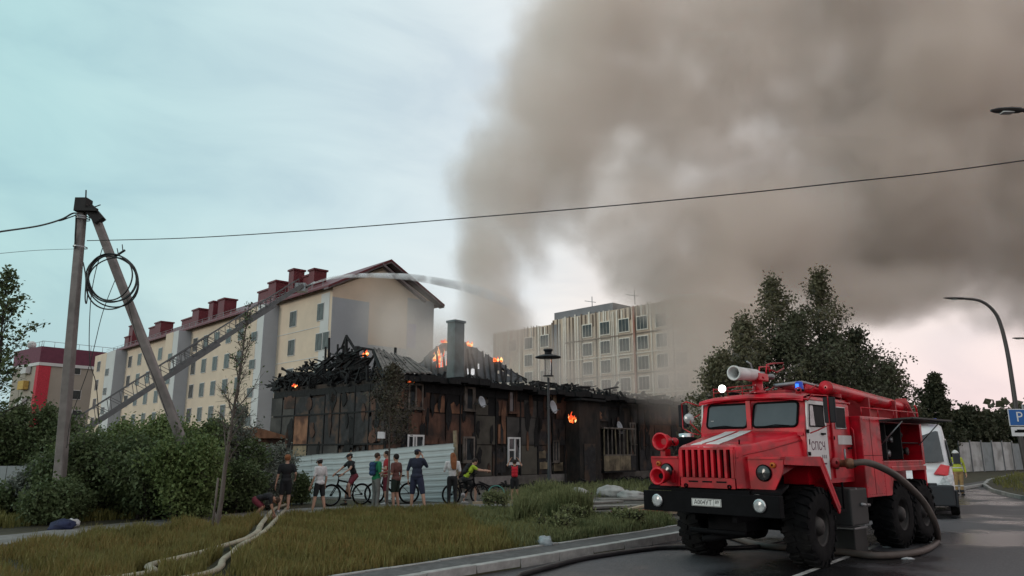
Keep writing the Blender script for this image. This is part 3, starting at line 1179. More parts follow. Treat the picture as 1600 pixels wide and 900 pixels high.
house_window(635, 661, 679, 724, 'pvc', [('v', .36), ('v', .52)])
house_window(792, 811, 683, 725, 'pvc', [('v', .55), ('h', .52, .55)])
house_window(637, 660, 598, 638, 'old_frame', [('v', .5)])
house_window(724, 741, 604, 641, 'old_frame', [('v', .2), ('v', .82)])
house_window(722, 740, 682, 722, 'old_frame', [('v', .25)])
house_window(793, 806, 610, 645, 'cl_brown', [('v', .7)])
house_window(862, 872, 688, 722, 'old_frame', [('v', .5)])
house_window(982, 991, 660, 694, 'old_frame', [('v', .5)])
# satin pale boards by window (whitish patch at the dark house bay)
for (a, b, c, d) in ((841, 851, 703, 716), (842, 855, 720, 733), (862, 878, 722, 736), (722, 726, 702, 715), (858, 868, 614, 630)):
    s0, z1 = hf(a, c)
    s1, _ = hf(b, c)
    z0 = hf(a, d)[1]
    sheet(ho, s0, s1, z0, z1, 'cl_tan', -.05, .02, False, .15, 'scorched_board')
# black panels painting the shade of burnt-through openings, sunk behind the sheets
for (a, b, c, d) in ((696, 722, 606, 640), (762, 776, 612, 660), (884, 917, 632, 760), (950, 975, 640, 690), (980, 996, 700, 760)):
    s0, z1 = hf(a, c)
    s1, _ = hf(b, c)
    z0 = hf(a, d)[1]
    MB().box((s0, -.0, max(.53, z0)), (s1, .045, z1)).build('opening_shade_panel', 'dark', ho)

# stair porch: projecting dark wing
s0, s1 = hf(884, 700)[0], hf(917, 700)[0]
pr = MB().box((s0, -.95, 0), (s1, 0, EZ - .5)).build('porch', 'burn_wall', ho)
MB().box((s0 + .35, -.99, .1), (s0 + 1.4, -.952, 2.1)).build('door', 'cl_char', pr)
MB().box((s0 - .2, -1.25, EZ - .5), (s1 + .2, 0, EZ - .38)).build('porch_roof', 'char', pr)

# balcony / glazed loggia
s0, s1 = hf(922, 700)[0], hf(972, 700)[0]
za, zb, zc = hf(922, 733)[1], hf(922, 722)[1], hf(922, 682)[1]
za, zb, zc = .62, 1.45, 2.95
lg = thing('loggia', 'x', 'x') if False else MB().box((s0, -.95, za - .1), (s1, -.02, za)).build('balcony', 'char', ho)
for k in range(6):
    a = s0 + (s1 - s0) * k / 6
    b = s0 + (s1 - s0) * (k + 1) / 6 - .03
    sheet(lg, a, b, za, zb, 'cl_tan' if k < 5 else 'cl_char', -.93, .03, False, 0, 'board')
MB().box((s0, -.98, zc), (s1 + .1, -.0, zc + .08)).build('rail', 'old_frame', lg)
for k in range(9):
    a = s0 + .05 + (s1 - s0 - .1) * k / 8
    MB().beam((a, -.93, zb), (a + g.uniform(-.05, .05), -.93, zc), .06, .05).build('mullion', 'old_frame' if k % 3 else 'cl_tan', lg)
MB().box((s0, -.97, zb), (s1, -.90, zb + .07)).build('handrail', 'old_frame', lg)
MB().box((s0 + .02, -.0, zb), (s1 - .02, .045, zc)).build('opening_shade_panel', 'dark', ho)  # black panel paints the shade within the balcony

# --- eaves board, charred edge all along (jagged)
mb = MB()
nseg = 60
for k in range(nseg):
    s = HL * k / nseg
    e = MB()
x = 0
k = 0
while x < HL:
    w = g.uniform(.35, .9)
    dz = g.uniform(-.06, .10) + (.12 if x < HL * .35 else 0)
    mb = MB()
    mb.box((x, -.62 - g.uniform(0, .15), EZ - .18 + dz - .12), (min(x + w, HL + .4), .3, EZ + dz - g.uniform(.0, .1)))
    mb.build('eaves_board', 'char', ho)
    x += w * .97
    k += 1
# dark frieze under the eaves
MB().box((0, -.05, EZ - .62), (HL, -.002, EZ - .25)).build('frieze_board', 'char', ho)
MB().box((-.055, 0, EZ - .6), (-.002, HW, EZ - .3)).build('frieze_board', 'char', ho)
# ragged top of the facade: many short burnt stubs of rafters (joined: too small to pick apart)
mb = MB()
for k in range(230):
    s = g.uniform(0, HL)
    mb.beam((s, g.uniform(-.5, .6), EZ - .15), (s + g.uniform(-.35, .35), g.uniform(-.4, 1.4), EZ + g.uniform(.05, .42)), g.uniform(.05, .12), rough=.3)
for k in range(110):
    t = g.uniform(0, HW)
    mb.beam((g.uniform(-.3, .7), t, EZ - .2), (g.uniform(-.3, 1.5), t + g.uniform(-.5, .5), EZ + g.uniform(.1, .5)), g.uniform(.05, .12), rough=.3)
tag(mb.build('rafter_stub', 'char', ho), kind='stuff')

RT = HW / 2
RZT = EZ + 2.5


def hloc(px, py, s=None, t=None):
    """point in house coords on plane s=const or t=const"""
    if t is not None:
        o_ = H0 + hV * t
        a, z = onplane(px, py, o_, hU)
        return V((a, t, z))
    o_ = H0 + hU * s
    a, z = onplane(px, py, o_, hV)
    return V((s, a, z))


# --- left part: collapsed heap of charred roof above the side wall
mb = MB()
outline = [(430, 603), (437, 590), (452, 586), (458, 577), (472, 574), (480, 566), (492, 566), (505, 560), (515, 553), (524, 551), (528, 556), (534, 551),
           (540, 546), (548, 549), (552, 556), (560, 562), (566, 575), (584, 590)]
N = 330
for k in range(N):
    i = g.randrange(len(outline) - 1)
    f = g.random()
    px = outline[i][0] + (outline[i + 1][0] - outline[i][0]) * f
    pt = outline[i][1] + (outline[i + 1][1] - outline[i][1]) * f
    sdep = g.uniform(.1, 2.6)
    a = hloc(px, g.uniform(pt + 2, 606), s=sdep)
    ang = g.gauss(.45, .35)
    ln = g.uniform(.3, 1.1)
    b = a + V((g.uniform(-.3, .3), -cos(ang) * ln * (1 if g.random() < .7 else -1), sin(ang) * ln * .55))
    mb.beam(a, b, g.uniform(.04, .15), g.uniform(.03, .09), rough=.3)
for k in range(60):                                  # torn pieces of sheathing
    i = g.randrange(len(outline) - 1)
    f = g.random()
    px = outline[i][0] + (outline[i + 1][0] - outline[i][0]) * f
    pt = outline[i][1] + (outline[i + 1][1] - outline[i][1]) * f
    sdep = g.uniform(.6, 3.0)
    a = hloc(px, g.uniform(pt + 6, 606), s=sdep)
    w, h = g.uniform(.3, .9), g.uniform(.25, .7)
    q = [a + V((0, w * g.uniform(.7, 1.1), h * g.uniform(-.2, .25))), a + V((.2, w * .1, h * g.uniform(.7, 1.0))), a + V((.3, -w * g.uniform(.5, 1), h * g.uniform(-.1, .2))), a + V((0, -w * .2, -h * g.uniform(.3, .6)))]
    mb.prism(q, (.03, 0, 0))
tag(mb.build('roof_wreckage', 'char', ho), kind='stuff')

# standing studs and rafters in the left gable
for (a, b, c, d, s, w) in ((540, 585, 541, 526, 2.0, .12), (534, 586, 537, 540, 2.2, .10), (513, 590, 514, 528, 2.4, .09), (507, 588, 509, 542, 2.0, .08), (526, 580, 528, 538, 2.3, .07),
                           (533, 545, 540, 528, 2.0, .08), (541, 524, 556, 548, 2.0, .09), (547, 585, 550, 545, 1.7, .09), (557, 586, 559, 541, 1.5, .13), (556, 542, 585, 547, 1.5, .10),
                           (572, 586, 570, 546, 1.3, .10), (617, 575, 618, 543, 5.5, .10), (558, 541, 560, 586, 1.2, .12), (500, 590, 512, 560, 2.1, .08), (562, 562, 582, 560, 1.4, .08),
                           (568, 580, 586, 552, 1.4, .08), (583, 584, 588, 552, 1.2, .09), (470, 600, 455, 580, 1.6, .07), (486, 596, 476, 570, 1.8, .07)):
    MB().beam(hloc(a, b, s=s), hloc(c, d, s=s), w, rough=.2).build('stud', 'char', ho)

# --- surviving piece of roof covering, sloping to the front eave near the corner
q = [hloc(585, 545, t=2.6), hloc(612, 548, t=2.9), hloc(640, 562, t=2.0), hloc(668, 574, t=.8), hloc(672, 583, t=-.5), hloc(606, 583, t=-.55), hloc(598, 574, t=.4)]
sh = q
base = []
# strips of slate boards following the slope (each a separate piece)
pa = [hloc(583, 544, t=2.7), hloc(600, 584, t=-.5)]
pb = [hloc(640, 560, t=2.2), hloc(676, 584, t=-.6)]
nst = 16
for k in range(nst):
    f0, f1 = k / nst, (k + 1) / nst - .01
    t0 = pa[0].lerp(pb[0], f0)
    t1 = pa[0].lerp(pb[0], f1)
    b0 = pa[1].lerp(pb[1], f0)
    b1 = pa[1].lerp(pb[1], f1)
    cut = g.uniform(0, .12)
    t0, t1 = t0.lerp(b0, cut), t1.lerp(b1, cut)
    dz = V((0, 0, g.uniform(-.03, .04)))
    MB().prism([t0 + dz, t1 + dz, b1 + dz, b0 + dz], (0, .01, .06)).build('roof_slate', 'slate', ho)
for k in range(6):
    f0 = k / 5
    MB().beam(pa[0].lerp(pb[0], f0) - V((0, 0, .12)), pa[1].lerp(pb[1], f0) - V((0, 0, .12)), .1, .14).build('rafter', 'char', ho)
# gable end of that piece with gaps
for (a, b, c, d) in ((588, 548, 590, 586), (594, 552, 596, 586), (588, 566, 604, 574), (600, 556, 603, 582), (590, 584, 604, 558)):
    MB().beam(hloc(a, b, s=.9), hloc(c, d, s=.9), .09, .06).build('stud', 'char', ho)

# --- middle part: large roof remnant with holes, chimney and rafters
M['roof_burnt'] = mat('burnt_roofing', (.055, .065, .075), .85, .35, 2, bump=.3, dirt=(.08, .085, .09), dirt_amt=.5, dscale=.6)


def top_y(px):
    pts = [(650, 574), (668, 556), (684, 541), (700, 533), (716, 533), (735, 539), (760, 554), (790, 572), (822, 594)]
    for (x0, y0), (x1, y1) in zip(pts, pts[1:]):
        if x0 <= px <= x1:
            return y0 + (y1 - y0) * (px - x0) / (x1 - x0)
    return 596


ncol = 22
xs = [650 + (822 - 650) * k / ncol for k in range(ncol + 1)]
for k in range(ncol):
    x0, x1 = xs[k] - 1.2, xs[k + 1] + 1.2
    rows = 5
    for r in range(rows):
        f0, f1 = r / rows, (r + 1.15) / rows

        def pt(px, f):
            y = top_y(px) + (597 - top_y(px)) * f
            return hloc(px, y, t=RT + 1.5 - 1.9 * f)
        cxp = (x0 + x1) / 2
        hole = (684 < cxp < 704 and r in (1, 2)) or (730 < cxp < 742 and r == 3) or (g.random() < .05 + .22 * (cxp > 750) * (r > 1) + .12 * (cxp < 668))
        if hole:
            continue
        j = [V((g.uniform(-.06, .06), 0, g.uniform(-.05, .05))) for _ in range(4)]
        p = [pt(x0, f0) + j[0], pt(x1, f0) + j[1], pt(x1, f1) + j[2], pt(x0, f1) + j[3]]
        MB().prism(p, (0, .05, 0)).build('roof_sheet', 'roof_burnt', ho)
for px in range(655, 822, 9):
    y = top_y(px)
    MB().beam(hloc(px, y - 1, t=RT + 1.6), hloc(px + g.uniform(-4, 6), 598, t=RT - .5), .10, rough=.2).build('rafter', 'char', ho)
for px in (735, 748, 775, 790, 805):
    MB().beam(hloc(px, 596, t=RT - .8), hloc(px + g.uniform(-14, 14), top_y(px) + 6, t=RT - .3), .09, rough=.2).build('rafter', 'char', ho)
MB().beam(hloc(650, 576, t=RT + 1.4), hloc(700, 533, t=RT + 1.4), .16, rough=.1).build('ridge_beam', 'char', ho)
MB().beam(hloc(700, 533, t=RT + 1.4), hloc(822, 594, t=RT + 1.4), .16, rough=.1).build('ridge_beam', 'char', ho)
c0 = hloc(711, 600, t=RT - .8)
c1 = hloc(711, 504, t=RT - .8)
M['chimney'] = mat('sooty_chimney', (.12, .15, .16), .9, .12, 3, dirt=(.05, .06, .06), dirt_amt=.6)
ch = MB().box((c0.x - .36, c0.y - .3, 4.8), (c0.x + .36, c0.y + .3, c1.z)).build('chimney', 'chimney', ho)
MB().box((c0.x - .42, c0.y - .36, c1.z - .02), (c0.x + .42, c0.y + .36, c1.z + .1)).build('chimney_cap', 'chimney', ch)
# right part: low charred roof line with debris
mb = MB()
for k in range(120):
    px = g.uniform(815, 1075)
    y0 = 600 + (px - 815) * .115
    p = hloc(px, y0 - g.uniform(0, 7), t=g.uniform(.2, 2.5))
    mb.beam(p, p + V((g.uniform(-.9, .9), g.uniform(-.4, .4), g.uniform(-.25, .2))), g.uniform(.08, .22), g.uniform(.05, .12), rough=.3)
tag(mb.build('roof_wreckage', 'char', ho), kind='stuff')
MB().beam(hloc(955, 614, t=1.5), hloc(966, 597, t=1.5), .10).build('leaning_plank', 'cl_grey', ho)

# --- flames (emitting)
fm, nt, b = new_mat('flame')
b.inputs['Base Color'].default_value = (0, 0, 0, 1)
ff = noise_fac(nt, 3.5, .42, .6, detail=4)
cr = nt.nodes.new('ShaderNodeValToRGB')
e = cr.color_ramp.elements
e[0].color = (.75, .05, .01, 1)
e[1].color = (1.0, .62, .25, 1)
x_ = e.new(.5)
x_.color = (1.0, .18, .03, 1)
nt.links.new(ff, cr.inputs[0])
nt.links.new(cr.outputs[0], b.inputs['Emission Color'])
b.inputs['Emission Strength'].default_value = 1.9
M['flame'] = fm


def flame(px, py, w, h, n, label, s=None, t=None, group=None, low=False):
    """cluster of tongues w x h pixels big, seen at px,py (bottom centre)"""
    c = hloc(px, py, s=s, t=t)
    wc = H0 + hU * c.x + hV * c.y
    ppm = FOC / (wc.y * cos(PITCH) + 3)
    W, Hh = w / ppm, h / ppm
    root = V((wc.x, wc.y, c.z))
    mb = MB()
    for k in range(n):
        x = g.uniform(-W / 2, W / 2)
        y = g.uniform(-.25, .25)
        hh = Hh * g.uniform(.35, 1.0) * (1 - .5 * abs(x) / (W / 2 + .01))
        z0 = 0 if low else g.uniform(0, Hh * .35)
        r = W / n * g.uniform(.45, .9) + .03
        pts, rs = [], []
        dx = 0
        for i in range(7):
            f = i / 6
            dx += g.uniform(-.12, .15) * hh * .5
            pts.append((x + dx * f, y, z0 + hh * f))
            rs.append(max(.008, r * sin(pi * min(1, .15 + f * .85)) * (1 - f * .35) * g.uniform(.7, 1.2)))
        mb.tube(pts, rs, 7)
    o = mb.build('flame', 'flame')
    o.location = root
    o.rotation_euler = (0, 0, atan2(hU.y, hU.x) * .3)
    tag(o, label, 'flame', 'flames in the burnt house')
    return o


flame(693, 577, 34, 34, 26, 'largest orange flame, showing through the roof hole beside the chimney', t=RT + .9)
flame(697, 536, 16, 9, 8, 'small flame at the roof peak just before the chimney', t=RT + 1.2, low=True)
flame(726, 541, 34, 12, 16, 'low line of flame running down the ridge behind the chimney', t=RT + 1.5, low=True)
flame(776, 565, 22, 9, 9, 'orange glow on the lower slope of the far roof remnant', t=RT + 1.0, low=True)
flame(642, 597, 10, 6, 5, 'small flame under the eaves above the first upper window', t=-.35, low=True)
flame(537, 587, 5, 8, 4, 'tiny flame at the foot of the standing rafters', s=1.0)
flame(571, 557, 8, 9, 6, 'flame licking inside the open gable under the slate roof piece', s=1.2)
flame(461, 606, 9, 6, 6, 'reddish embers at the far upper corner of the side wall', s=-.12)
flame(893, 662, 10, 19, 12, 'tall narrow flame on the black wall of the stair porch', t=-1.1)
flame(656, 573, 8, 5, 4, 'red embers lying on the slate roof edge', t=1.2, low=True)

# satellite dishes on the facade
def sat_dish(px, py, r, label, rzoff=0, out=-.45):
    p = hloc(px, py, t=out)
    wp = H0 + hU * p.x + hV * p.y
    t = thing('satellite_dish', label, 'satellite dish', (wp.x, wp.y, p.z), atan2(hU.y, hU.x) + rzoff, 'satellite dishes on the burnt house')
    prof = [(-.02 + .16 * (q / 6) ** 2, r * q / 6) for q in range(7)]
    back = [(-.035 + .16 * (q / 6) ** 2, r * q / 6) for q in range(6, -1, -1)]
    ob = MB().lathe(prof + back, (0, 0, 0), (.2, -1, .25), 22).build('dish', 'bluegrey', t)
    MB().tube([(0, 0, -r * .8), (.05, -.5, -.1)], .018, 6).build('arm', 'steel', t)
    MB().tube([(0, .02, 0), (0, .2, -.05), (0, .42, -.05)], .03, 6).build('bracket', 'steel', t)
    MB().lathe([(0, .03), (.1, .035)], (.05, -.52, -.1), (0, 1, .1), 8).build('receiver', 'black', t)


sat_dish(862, 637, .36, 'grey satellite dish on the house wall just behind the park lamp')
sat_dish(966, 669, .38, 'satellite dish above the balcony boards near the truck')
sat_dish(750, 629, .28, 'small dish on the olive cladding beside the tall upper window')

# ================================================================== CORRUGATED FENCE
M['fence'] = mat('galvanised_sheet', (.36, .42, .435), .5, .06, .8, metal=.0, dirt=(.27, .31, .32), dirt_amt=.5, dscale=.5, spec=.4)
M['fence_far'] = mat('grey_fence_sheet', (.23, .26, .27), .7, .08, .8, dirt=(.15, .17, .17), dirt_amt=.6)


def hcorr(w, h, pitch=.2, amp=.018, segs=1):
    """sheet with horizontal ribs; local x along, z up"""
    vs = []
    n = int(h / pitch)
    prof = []
    for k in range(n + 1):
        z = k * pitch
        for dz, y in ((0, 0), (.10, 0), (.125, -amp), (.175, -amp)):
            if z + dz <= h:
                prof.append((z + dz, y))
    prof.append((h, 0))
    mb = MB()
    A_ = [(0, y, z) for z, y in prof]
    B_ = [(w, y, z) for z, y in prof]
    m = len(prof)
    fs = [(i, i + 1, m + i + 1, m + i) for i in range(m - 1)]
    mb.add(A_ + B_, fs)
    A2 = [(0, y + .012, z) for z, y in prof]
    B2 = [(w, y + .012, z) for z, y in prof]
    mb.add(A2 + B2, [(m + i, m + i + 1, i + 1, i) for i in range(m - 1)])
    mb.add([A_[0], A_[-1], A2[-1], A2[0]], [(0, 1, 2, 3)])
    mb.add([B_[0], B_[-1], B2[-1], B2[0]], [(0, 1, 2, 3)])
    return mb


F1 = V((-1.84, 25.9, 0))
F0 = V((-11.5, 31.5, 0))
fr_top = onplane(716, 692, F1, (F0 - F1).normalized())[1]
fl_s, fl_top = onplane(455, 714, F1, (F0 - F1).normalized())
print('fence', fr_top, fl_top, fl_s)
fd = (F1 - F0).normalized()
FLn = (F1 - F0).length
tilt = (fr_top - fl_top) / abs(fl_s)
fe = thing('metal_fence', 'pale blue-grey ribbed sheet metal fence in front of the burnt house', 'fence', F0, atan2(fd.y, fd.x))
fe.rotation_euler = (0, -tilt, atan2(fd.y, fd.x))
fe.location.z = -FLn * sin(tilt)
nF = 10
fw = FLn / nF
sheet_me = None
for k in range(nF):
    if sheet_me is None:
        o = hcorr(fw - .004, fr_top - .05).build('sheet', 'fence', fe)
        sheet_me = o.data
        o.location = (0, 0, .05)
    else:
        place('sheet', sheet_me, fe, (k * fw, random.uniform(-.006, .006), .05 + random.uniform(-.01, .01)), (random.uniform(-.006, .006), 0, 0))
for k in range(6):
    MB().box((k * FLn / 5 - .03, .03, 0), (k * FLn / 5 + .03, .09, fr_top - .1)).build('post', 'steel', fe)
MB().box((0, .03, 1.6), (FLn, .05, 1.66)).build('rail', 'steel', fe)
MB().box((0, -.03, 1.02), (FLn, -.022, 1.035)).build('seam', 'steel', fe)
MB().box((FLn - .05, -.02, 0), (FLn + .07, .06, fr_top + .42)).build('end_post', 'cl_tan', fe)

# grey fence at the far west behind the bushes
f2 = thing('sheet_fence', 'plain pale grey sheet fence partly hidden by bushes beside the concrete pole', 'fence', at(-60, 728, 21.5) * 1, 0)
f2.location.z = 0
top = at(20, 728, 21.5).z
for k in range(5):
    MB().box((k * 1.3, 0, .1), (k * 1.3 + 1.28, .02, top)).build('sheet', 'fence_far', f2)
p0, p1 = at(38, 785, 21.0), at(47, 728, 21.0)
MB().beam((p0.x - f2.location.x, -.3, 0), (p1.x - f2.location.x, -.3, p1.z), .09).build('post', 'char', f2)

# fence across the road at the far east
g = random.Random(3)
fz0, fz1 = at(1500, 720, 62), at(1640, 718, 74)
fd2 = V((fz1.x - fz0.x, fz1.y - fz0.y, 0))
fl2 = fd2.length
f3 = thing('sheet_fence', 'white and grey patchwork fence across the far end of the road', 'fence', (fz0.x, fz0.y, 0), atan2(fd2.y, fd2.x))
ftop = at(1510, 690, 62).z
M['fence_white'] = mat('dirty_white_sheet', (.42, .43, .43), .7, .12, .7, dirt=(.2, .2, .19), dirt_amt=.8, dscale=.8)
nn_ = 9
for k in range(nn_):
    m_ = 'fence_white' if k % 3 != 2 else 'fence_far'
    MB().box((k * fl2 / nn_, 0, .05), ((k + 1) * fl2 / nn_ - .06, .04, ftop + g.uniform(-.1, .1))).build('sheet', m_, f3)
    MB().box((k * fl2 / nn_ - .05, -.08, 0), (k * fl2 / nn_ + .05, 0, ftop + .15)).build('post', 'steel', f3)

# ================================================================== CONCRETE A-POLE WITH CABLES
pb, pt_ = at(88, 812, 19.2), at(130, 311, 19.0)
pb.z = -.1
pole = thing('utility_pole', 'concrete utility pole with a leaning brace and coiled black cable', 'utility pole', (pb.x, pb.y, 0))


def lp(p):
    return V(p) - V((pb.x, pb.y, 0))


def taper_bar(p, q, w0, w1, name, m, parent):
    mb = MB()
    p, q = V(p), V(q)
    d = (q - p).normalized()
    sx = d.cross(V((0, 1, 0))).normalized()
    sy = sx.cross(d).normalized()
    vs = []
    for c, w in ((p, w0), (q, w1)):
        for a, b in ((-1, -.8), (-.8, -1), (.8, -1), (1, -.8), (1, .8), (.8, 1), (-.8, 1), (-1, .8)):
            vs.append(c + sx * a * w / 2 + sy * b * w / 2)
    fs = [tuple(range(7, -1, -1)), tuple(range(8, 16))] + [(i, (i + 1) % 8, 8 + (i + 1) % 8, 8 + i) for i in range(8)]
    return mb.add(vs, fs).build(name, m, parent)


taper_bar(lp(pb), lp(pt_), .245, .185, 'shaft', 'concrete', pole)
bb, bt = at(335, 790, 20.2), at(145, 328, 19.05)
bb.z = -.1
taper_bar(lp(bb), lp(bt), .225, .185, 'brace', 'concrete', pole)
hc = at(130, 322, 18.95)
mb = MB()
mb.box(lp(hc) - V((.16, .16, .18)), lp(hc) + V((.16, .16, .20)), .02)
mb.beam(lp(at(118, 327, 18.8)), lp(at(152, 328, 18.8)), .10, .08)
mb.beam(lp(at(140, 326, 18.95)), lp(at(157, 346, 19.0)), .26, .26)
mb.build('head_clamp', 'concrete_dark', pole)
mb = MB()
mb.tube([lp(at(134, 312, 19)), lp(at(134.5, 297, 19))], .018, 6)
mb.tube([lp(at(146, 324, 19)), lp(at(157, 320, 19))], .015, 6)
mb.tube([lp(at(178, 402, 18.8)), lp(at(195, 391, 18.7))], .03, 6)
mb.tube([lp(at(185, 398, 18.8)), lp(at(183, 388, 18.8))], .012, 6)
mb.tube([lp(at(192, 393, 18.8)), lp(at(191, 382, 18.8))], .012, 6)
mb.build('pin', 'cable', pole)
for (y, r_) in ((340, .012), (343, .012), (387, .01)):
    a = at(129.5 - (y - 340) * .09, y, 18.98)
    MB().lathe([(0, .18), (.03, .18)], lp(a), (0.08, 0, 1), 10).build('band', 'steel', pole)


def circ(c, r, Y, n=40, wob=2, sq=1.0, ph=0):
    out = []
    for k in range(n):
        th = 2 * pi * k / n
        rr = r + wob * sin(2 * th + ph) + wob * .5 * sin(3 * th + ph * 2)
        out.append(lp(at(c[0] + rr * cos(th), c[1] + rr * sq * sin(th), Y + .08 * sin(th * 2 + ph))))
    return out


cb = None
for i, (c, r, sq, ph) in enumerate((((176, 439), 40, 1.04, 0), ((173, 436), 38, .98, 1.1), ((177, 437), 37, .95, 2.3), ((175, 441), 41, 1.02, 3.6), ((172, 432), 36, .97, 4.5))):
    MB().tube(circ(c, r, 18.72 - i * .03, 44, 1.6, sq, ph), .019, 6, closed=True).build('cable_coil', 'cable', pole)


def wire(name, pts, r, m='cable', parent=None, label=None, cat=None, group=None, n=10, off=None):
    P = smooth_pts([V(p) for p in pts], n)
    if off is not None:
        P = [p - off for p in P]
    mb = MB().tube(P, r, 6)
    o = mb.build(name, m, parent)
    if label:
        tag(o, label, cat, group)
    return o


off = V((pb.x, pb.y, 0))
wire('hanging_cable', [at(119, 335, 18.9), at(118.5, 352, 18.85), at(117.5, 372, 18.9), at(118, 388, 18.9)], .02, parent=pole, off=off)
wire('hanging_cable', [at(130, 410, 18.9), at(134, 435, 18.8), at(133, 465, 18.75), at(135, 474, 18.75), at(137, 455, 18.75), at(134, 430, 18.75)], .016, parent=pole, off=off)
wire('hanging_cable', [at(160, 388, 18.9), at(148, 430, 18.8), at(141, 480, 18.8), at(140, 560, 18.8), at(150, 600, 18.9), at(155, 660, 19.2)], .010, parent=pole, off=off)
wire('hanging_cable', [at(180, 437, 18.9), at(160, 490, 18.9), at(140, 570, 18.9), at(112, 650, 18.9), at(104, 700, 18.9)], .009, parent=pole, off=off)
wire('hanging_cable', [at(198, 465, 19.1), at(215, 530, 19.3), at(240, 590, 19.4), at(262, 650, 19.6)], .008, parent=pole, off=off)
# overhead lines
wire('overhead_wire', [at(136, 376, 19.0), at(300, 371.5, 17.6), at(520, 357.5, 16), at(760, 338, 14.7), at(1000, 317.5, 13.6), at(1300, 287, 12.6), at(1640, 245, 11.6), V((18, 9.4, 7.3))], .011,
     label='long black overhead wire running from the concrete pole across the smoke', cat='wire', n=12)
wire('overhead_cable', [at(119, 333, 18.9), at(112, 334, 18.7), at(95, 343, 18.2), at(60, 353, 17.2), at(0, 362, 15.6), at(-80, 374, 14), V((-10.8, 2, 6.2))], .022, label='thick twisted cable leaving the pole head towards the west', cat='cable')
wire('overhead_cable', [at(119, 336, 18.9), at(108, 340, 18.6), at(95, 344.5, 18.2), at(88, 345, 18.0)], .016, label='short frayed cable end hanging under the thick cable', cat='cable')
wire('overhead_wire', [at(118, 389, 18.9), at(60, 391, 17.5), at(0, 396, 16), at(-80, 404, 14.5), V((-10.9, 2, 5.6))], .006, label='thin grey wire low on the pole running west', cat='wire')

# ================================================================== STREET LAMPS
M['lamp_grey'] = mat('lamp_post_paint', (.055, .05, .05), .5, .1, 3)
M['lamp_black'] = mat('lamp_black', (.010, .012, .016), .45, .1, 3)


def arm_lamp(base, pts, r0, label, headlen=1.0):
    t = thing('street_lamp', label, 'street lamp', (base.x, base.y, 0), 0, 'curved-arm street lamps')
    P = smooth_pts([V((p.x - base.x, p.y - base.y, p.z)) for p in pts], 6)
    n = len(P)
    MB().tube(P, [r0 * (1 - .55 * i / n) for i in range(n)], 10).build('pole', 'lamp_grey', t)
    MB().lathe([(0, r0 * 1.8), (.5, r0 * 1.8), (.55, r0 * 1.1)], (0, 0, -.1), (0, 0, 1), 12).build('base', 'lamp_grey', t)
    e = P[-1]
    d = (P[-1] - P[-3])
    d.z *= .3
    d.normalize()
    hd = MB()
    secs = []
    sd = V((-d.y, d.x, 0))
    L_ = headlen
    for f, w, h in ((0, .05, .04), (.12, .10, .06), (.4, .13, .055), (.8, .11, .045), (1.0, .04, .02)):
        c = e + d * L_ * f
        secs.append([c + sd * w * cos(a) + V((0, 0, h * sin(a))) for a in [2 * pi * k / 12 for k in range(13)]])
    hd.loft(secs)
    hh = hd.build('lamp_head', 'lamp_grey', t)
    c = e + d * L_ * .5
    MB().box((c.x - .12, c.y - .07, c.z - .07), (c.x + .12, c.y + .07, c.z - .045)).build('lens', 'palegrey', hh)
    return t


b1 = V((at(1592, 640, 34).x, 34, 0))
arm_lamp(b1, [b1, at(1590, 660, 34), at(1585, 620, 34), at(1574, 550, 34), at(1562, 503, 34), at(1549, 482, 34), at(1531, 470, 34), at(1508, 466.5, 34)], .12,
         'tall street lamp whose arm curves over the firefighter and parking sign', 1.0)
b2 = V((at(1672, 640, 47).x, 47, 0))
arm_lamp(b2, [b2, at(1668, 660, 47), at(1660, 600, 47), at(1650, 560, 47), at(1632, 535, 47), at(1612, 529.5, 47), at(1600, 528.5, 47)], .12,
         'farther street lamp with only its small head showing by the frame edge', .75)
b3 = V((at(1720, 400, 14).x, 14, 0))
arm_lamp(b3, [b3, b3 + V((0, 0, 4)), at(1718, 300, 14.2), at(1700, 215, 14.3), at(1660, 182, 14.3), at(1598, 172, 14.4)], .10,
         'dark lamp head jutting in high up above the overhead wire', .62)

# park lamp with disc shade
lb = V((at(858, 700, 26.8).x, 26.8, 0))
zt = at(852, 545, 26.8).z
lt = thing('park_lamp', 'black lantern post with flat disc shade in front of the burnt house', 'street lamp', lb)
sc = (zt) / 5.0
MB().lathe([(0, .11), (.55, .11), (.6, .075), (1.4, .065), (1.45, .05), (zt - 1.02, .042)], (0, 0, -.02), (0, 0, 1), 14).build('pole', 'lamp_black', lt)
MB().lathe([(0, .18), (.03, .18), (.06, .12)], (0, 0, 0), (0, 0, 1), 12).build('base', 'lamp_black', lt)
zs = zt - .98
cage = MB()
for k in range(4):
    a = pi / 4 + k * pi / 2
    cage.tube([(.17 * cos(a), .17 * sin(a), zs), (.17 * cos(a), .17 * sin(a), zt - .30)], .012, 6)
cage.lathe([(0, .05), (0, .19), (.03, .19), (.03, .05)], (0, 0, zs - .02), (0, 0, 1), 16)
cage.build('cage', 'lamp_black', lt)
gm, nt, b = new_mat('lamp_glass')
b.inputs['Base Color'].default_value = (.75, .75, .75, 1)
b.inputs['Roughness'].default_value = .1
b.inputs['Transmission Weight'].default_value = .9
b.inputs['IOR'].default_value = 1.1
M['lampglass'] = gm
MB().lathe([(0, .15), (.60, .15)], (0, 0, zs + .02), (0, 0, 1), 18).build('glass', 'lampglass', lt)
MB().lathe([(0, .02), (.0, .46), (.02, .47), (.045, .45), (.12, .20), (.14, .02)], (0, 0, zt - .33), (0, 0, 1), 28).build('lamp_shade', 'lamp_black', lt)
MB().lathe([(0, .13), (.10, .13), (.10, .17), (.17, .17), (.18, .02)], (0, 0, zt - .18), (0, 0, 1), 16).build('cap', 'lamp_black', lt)

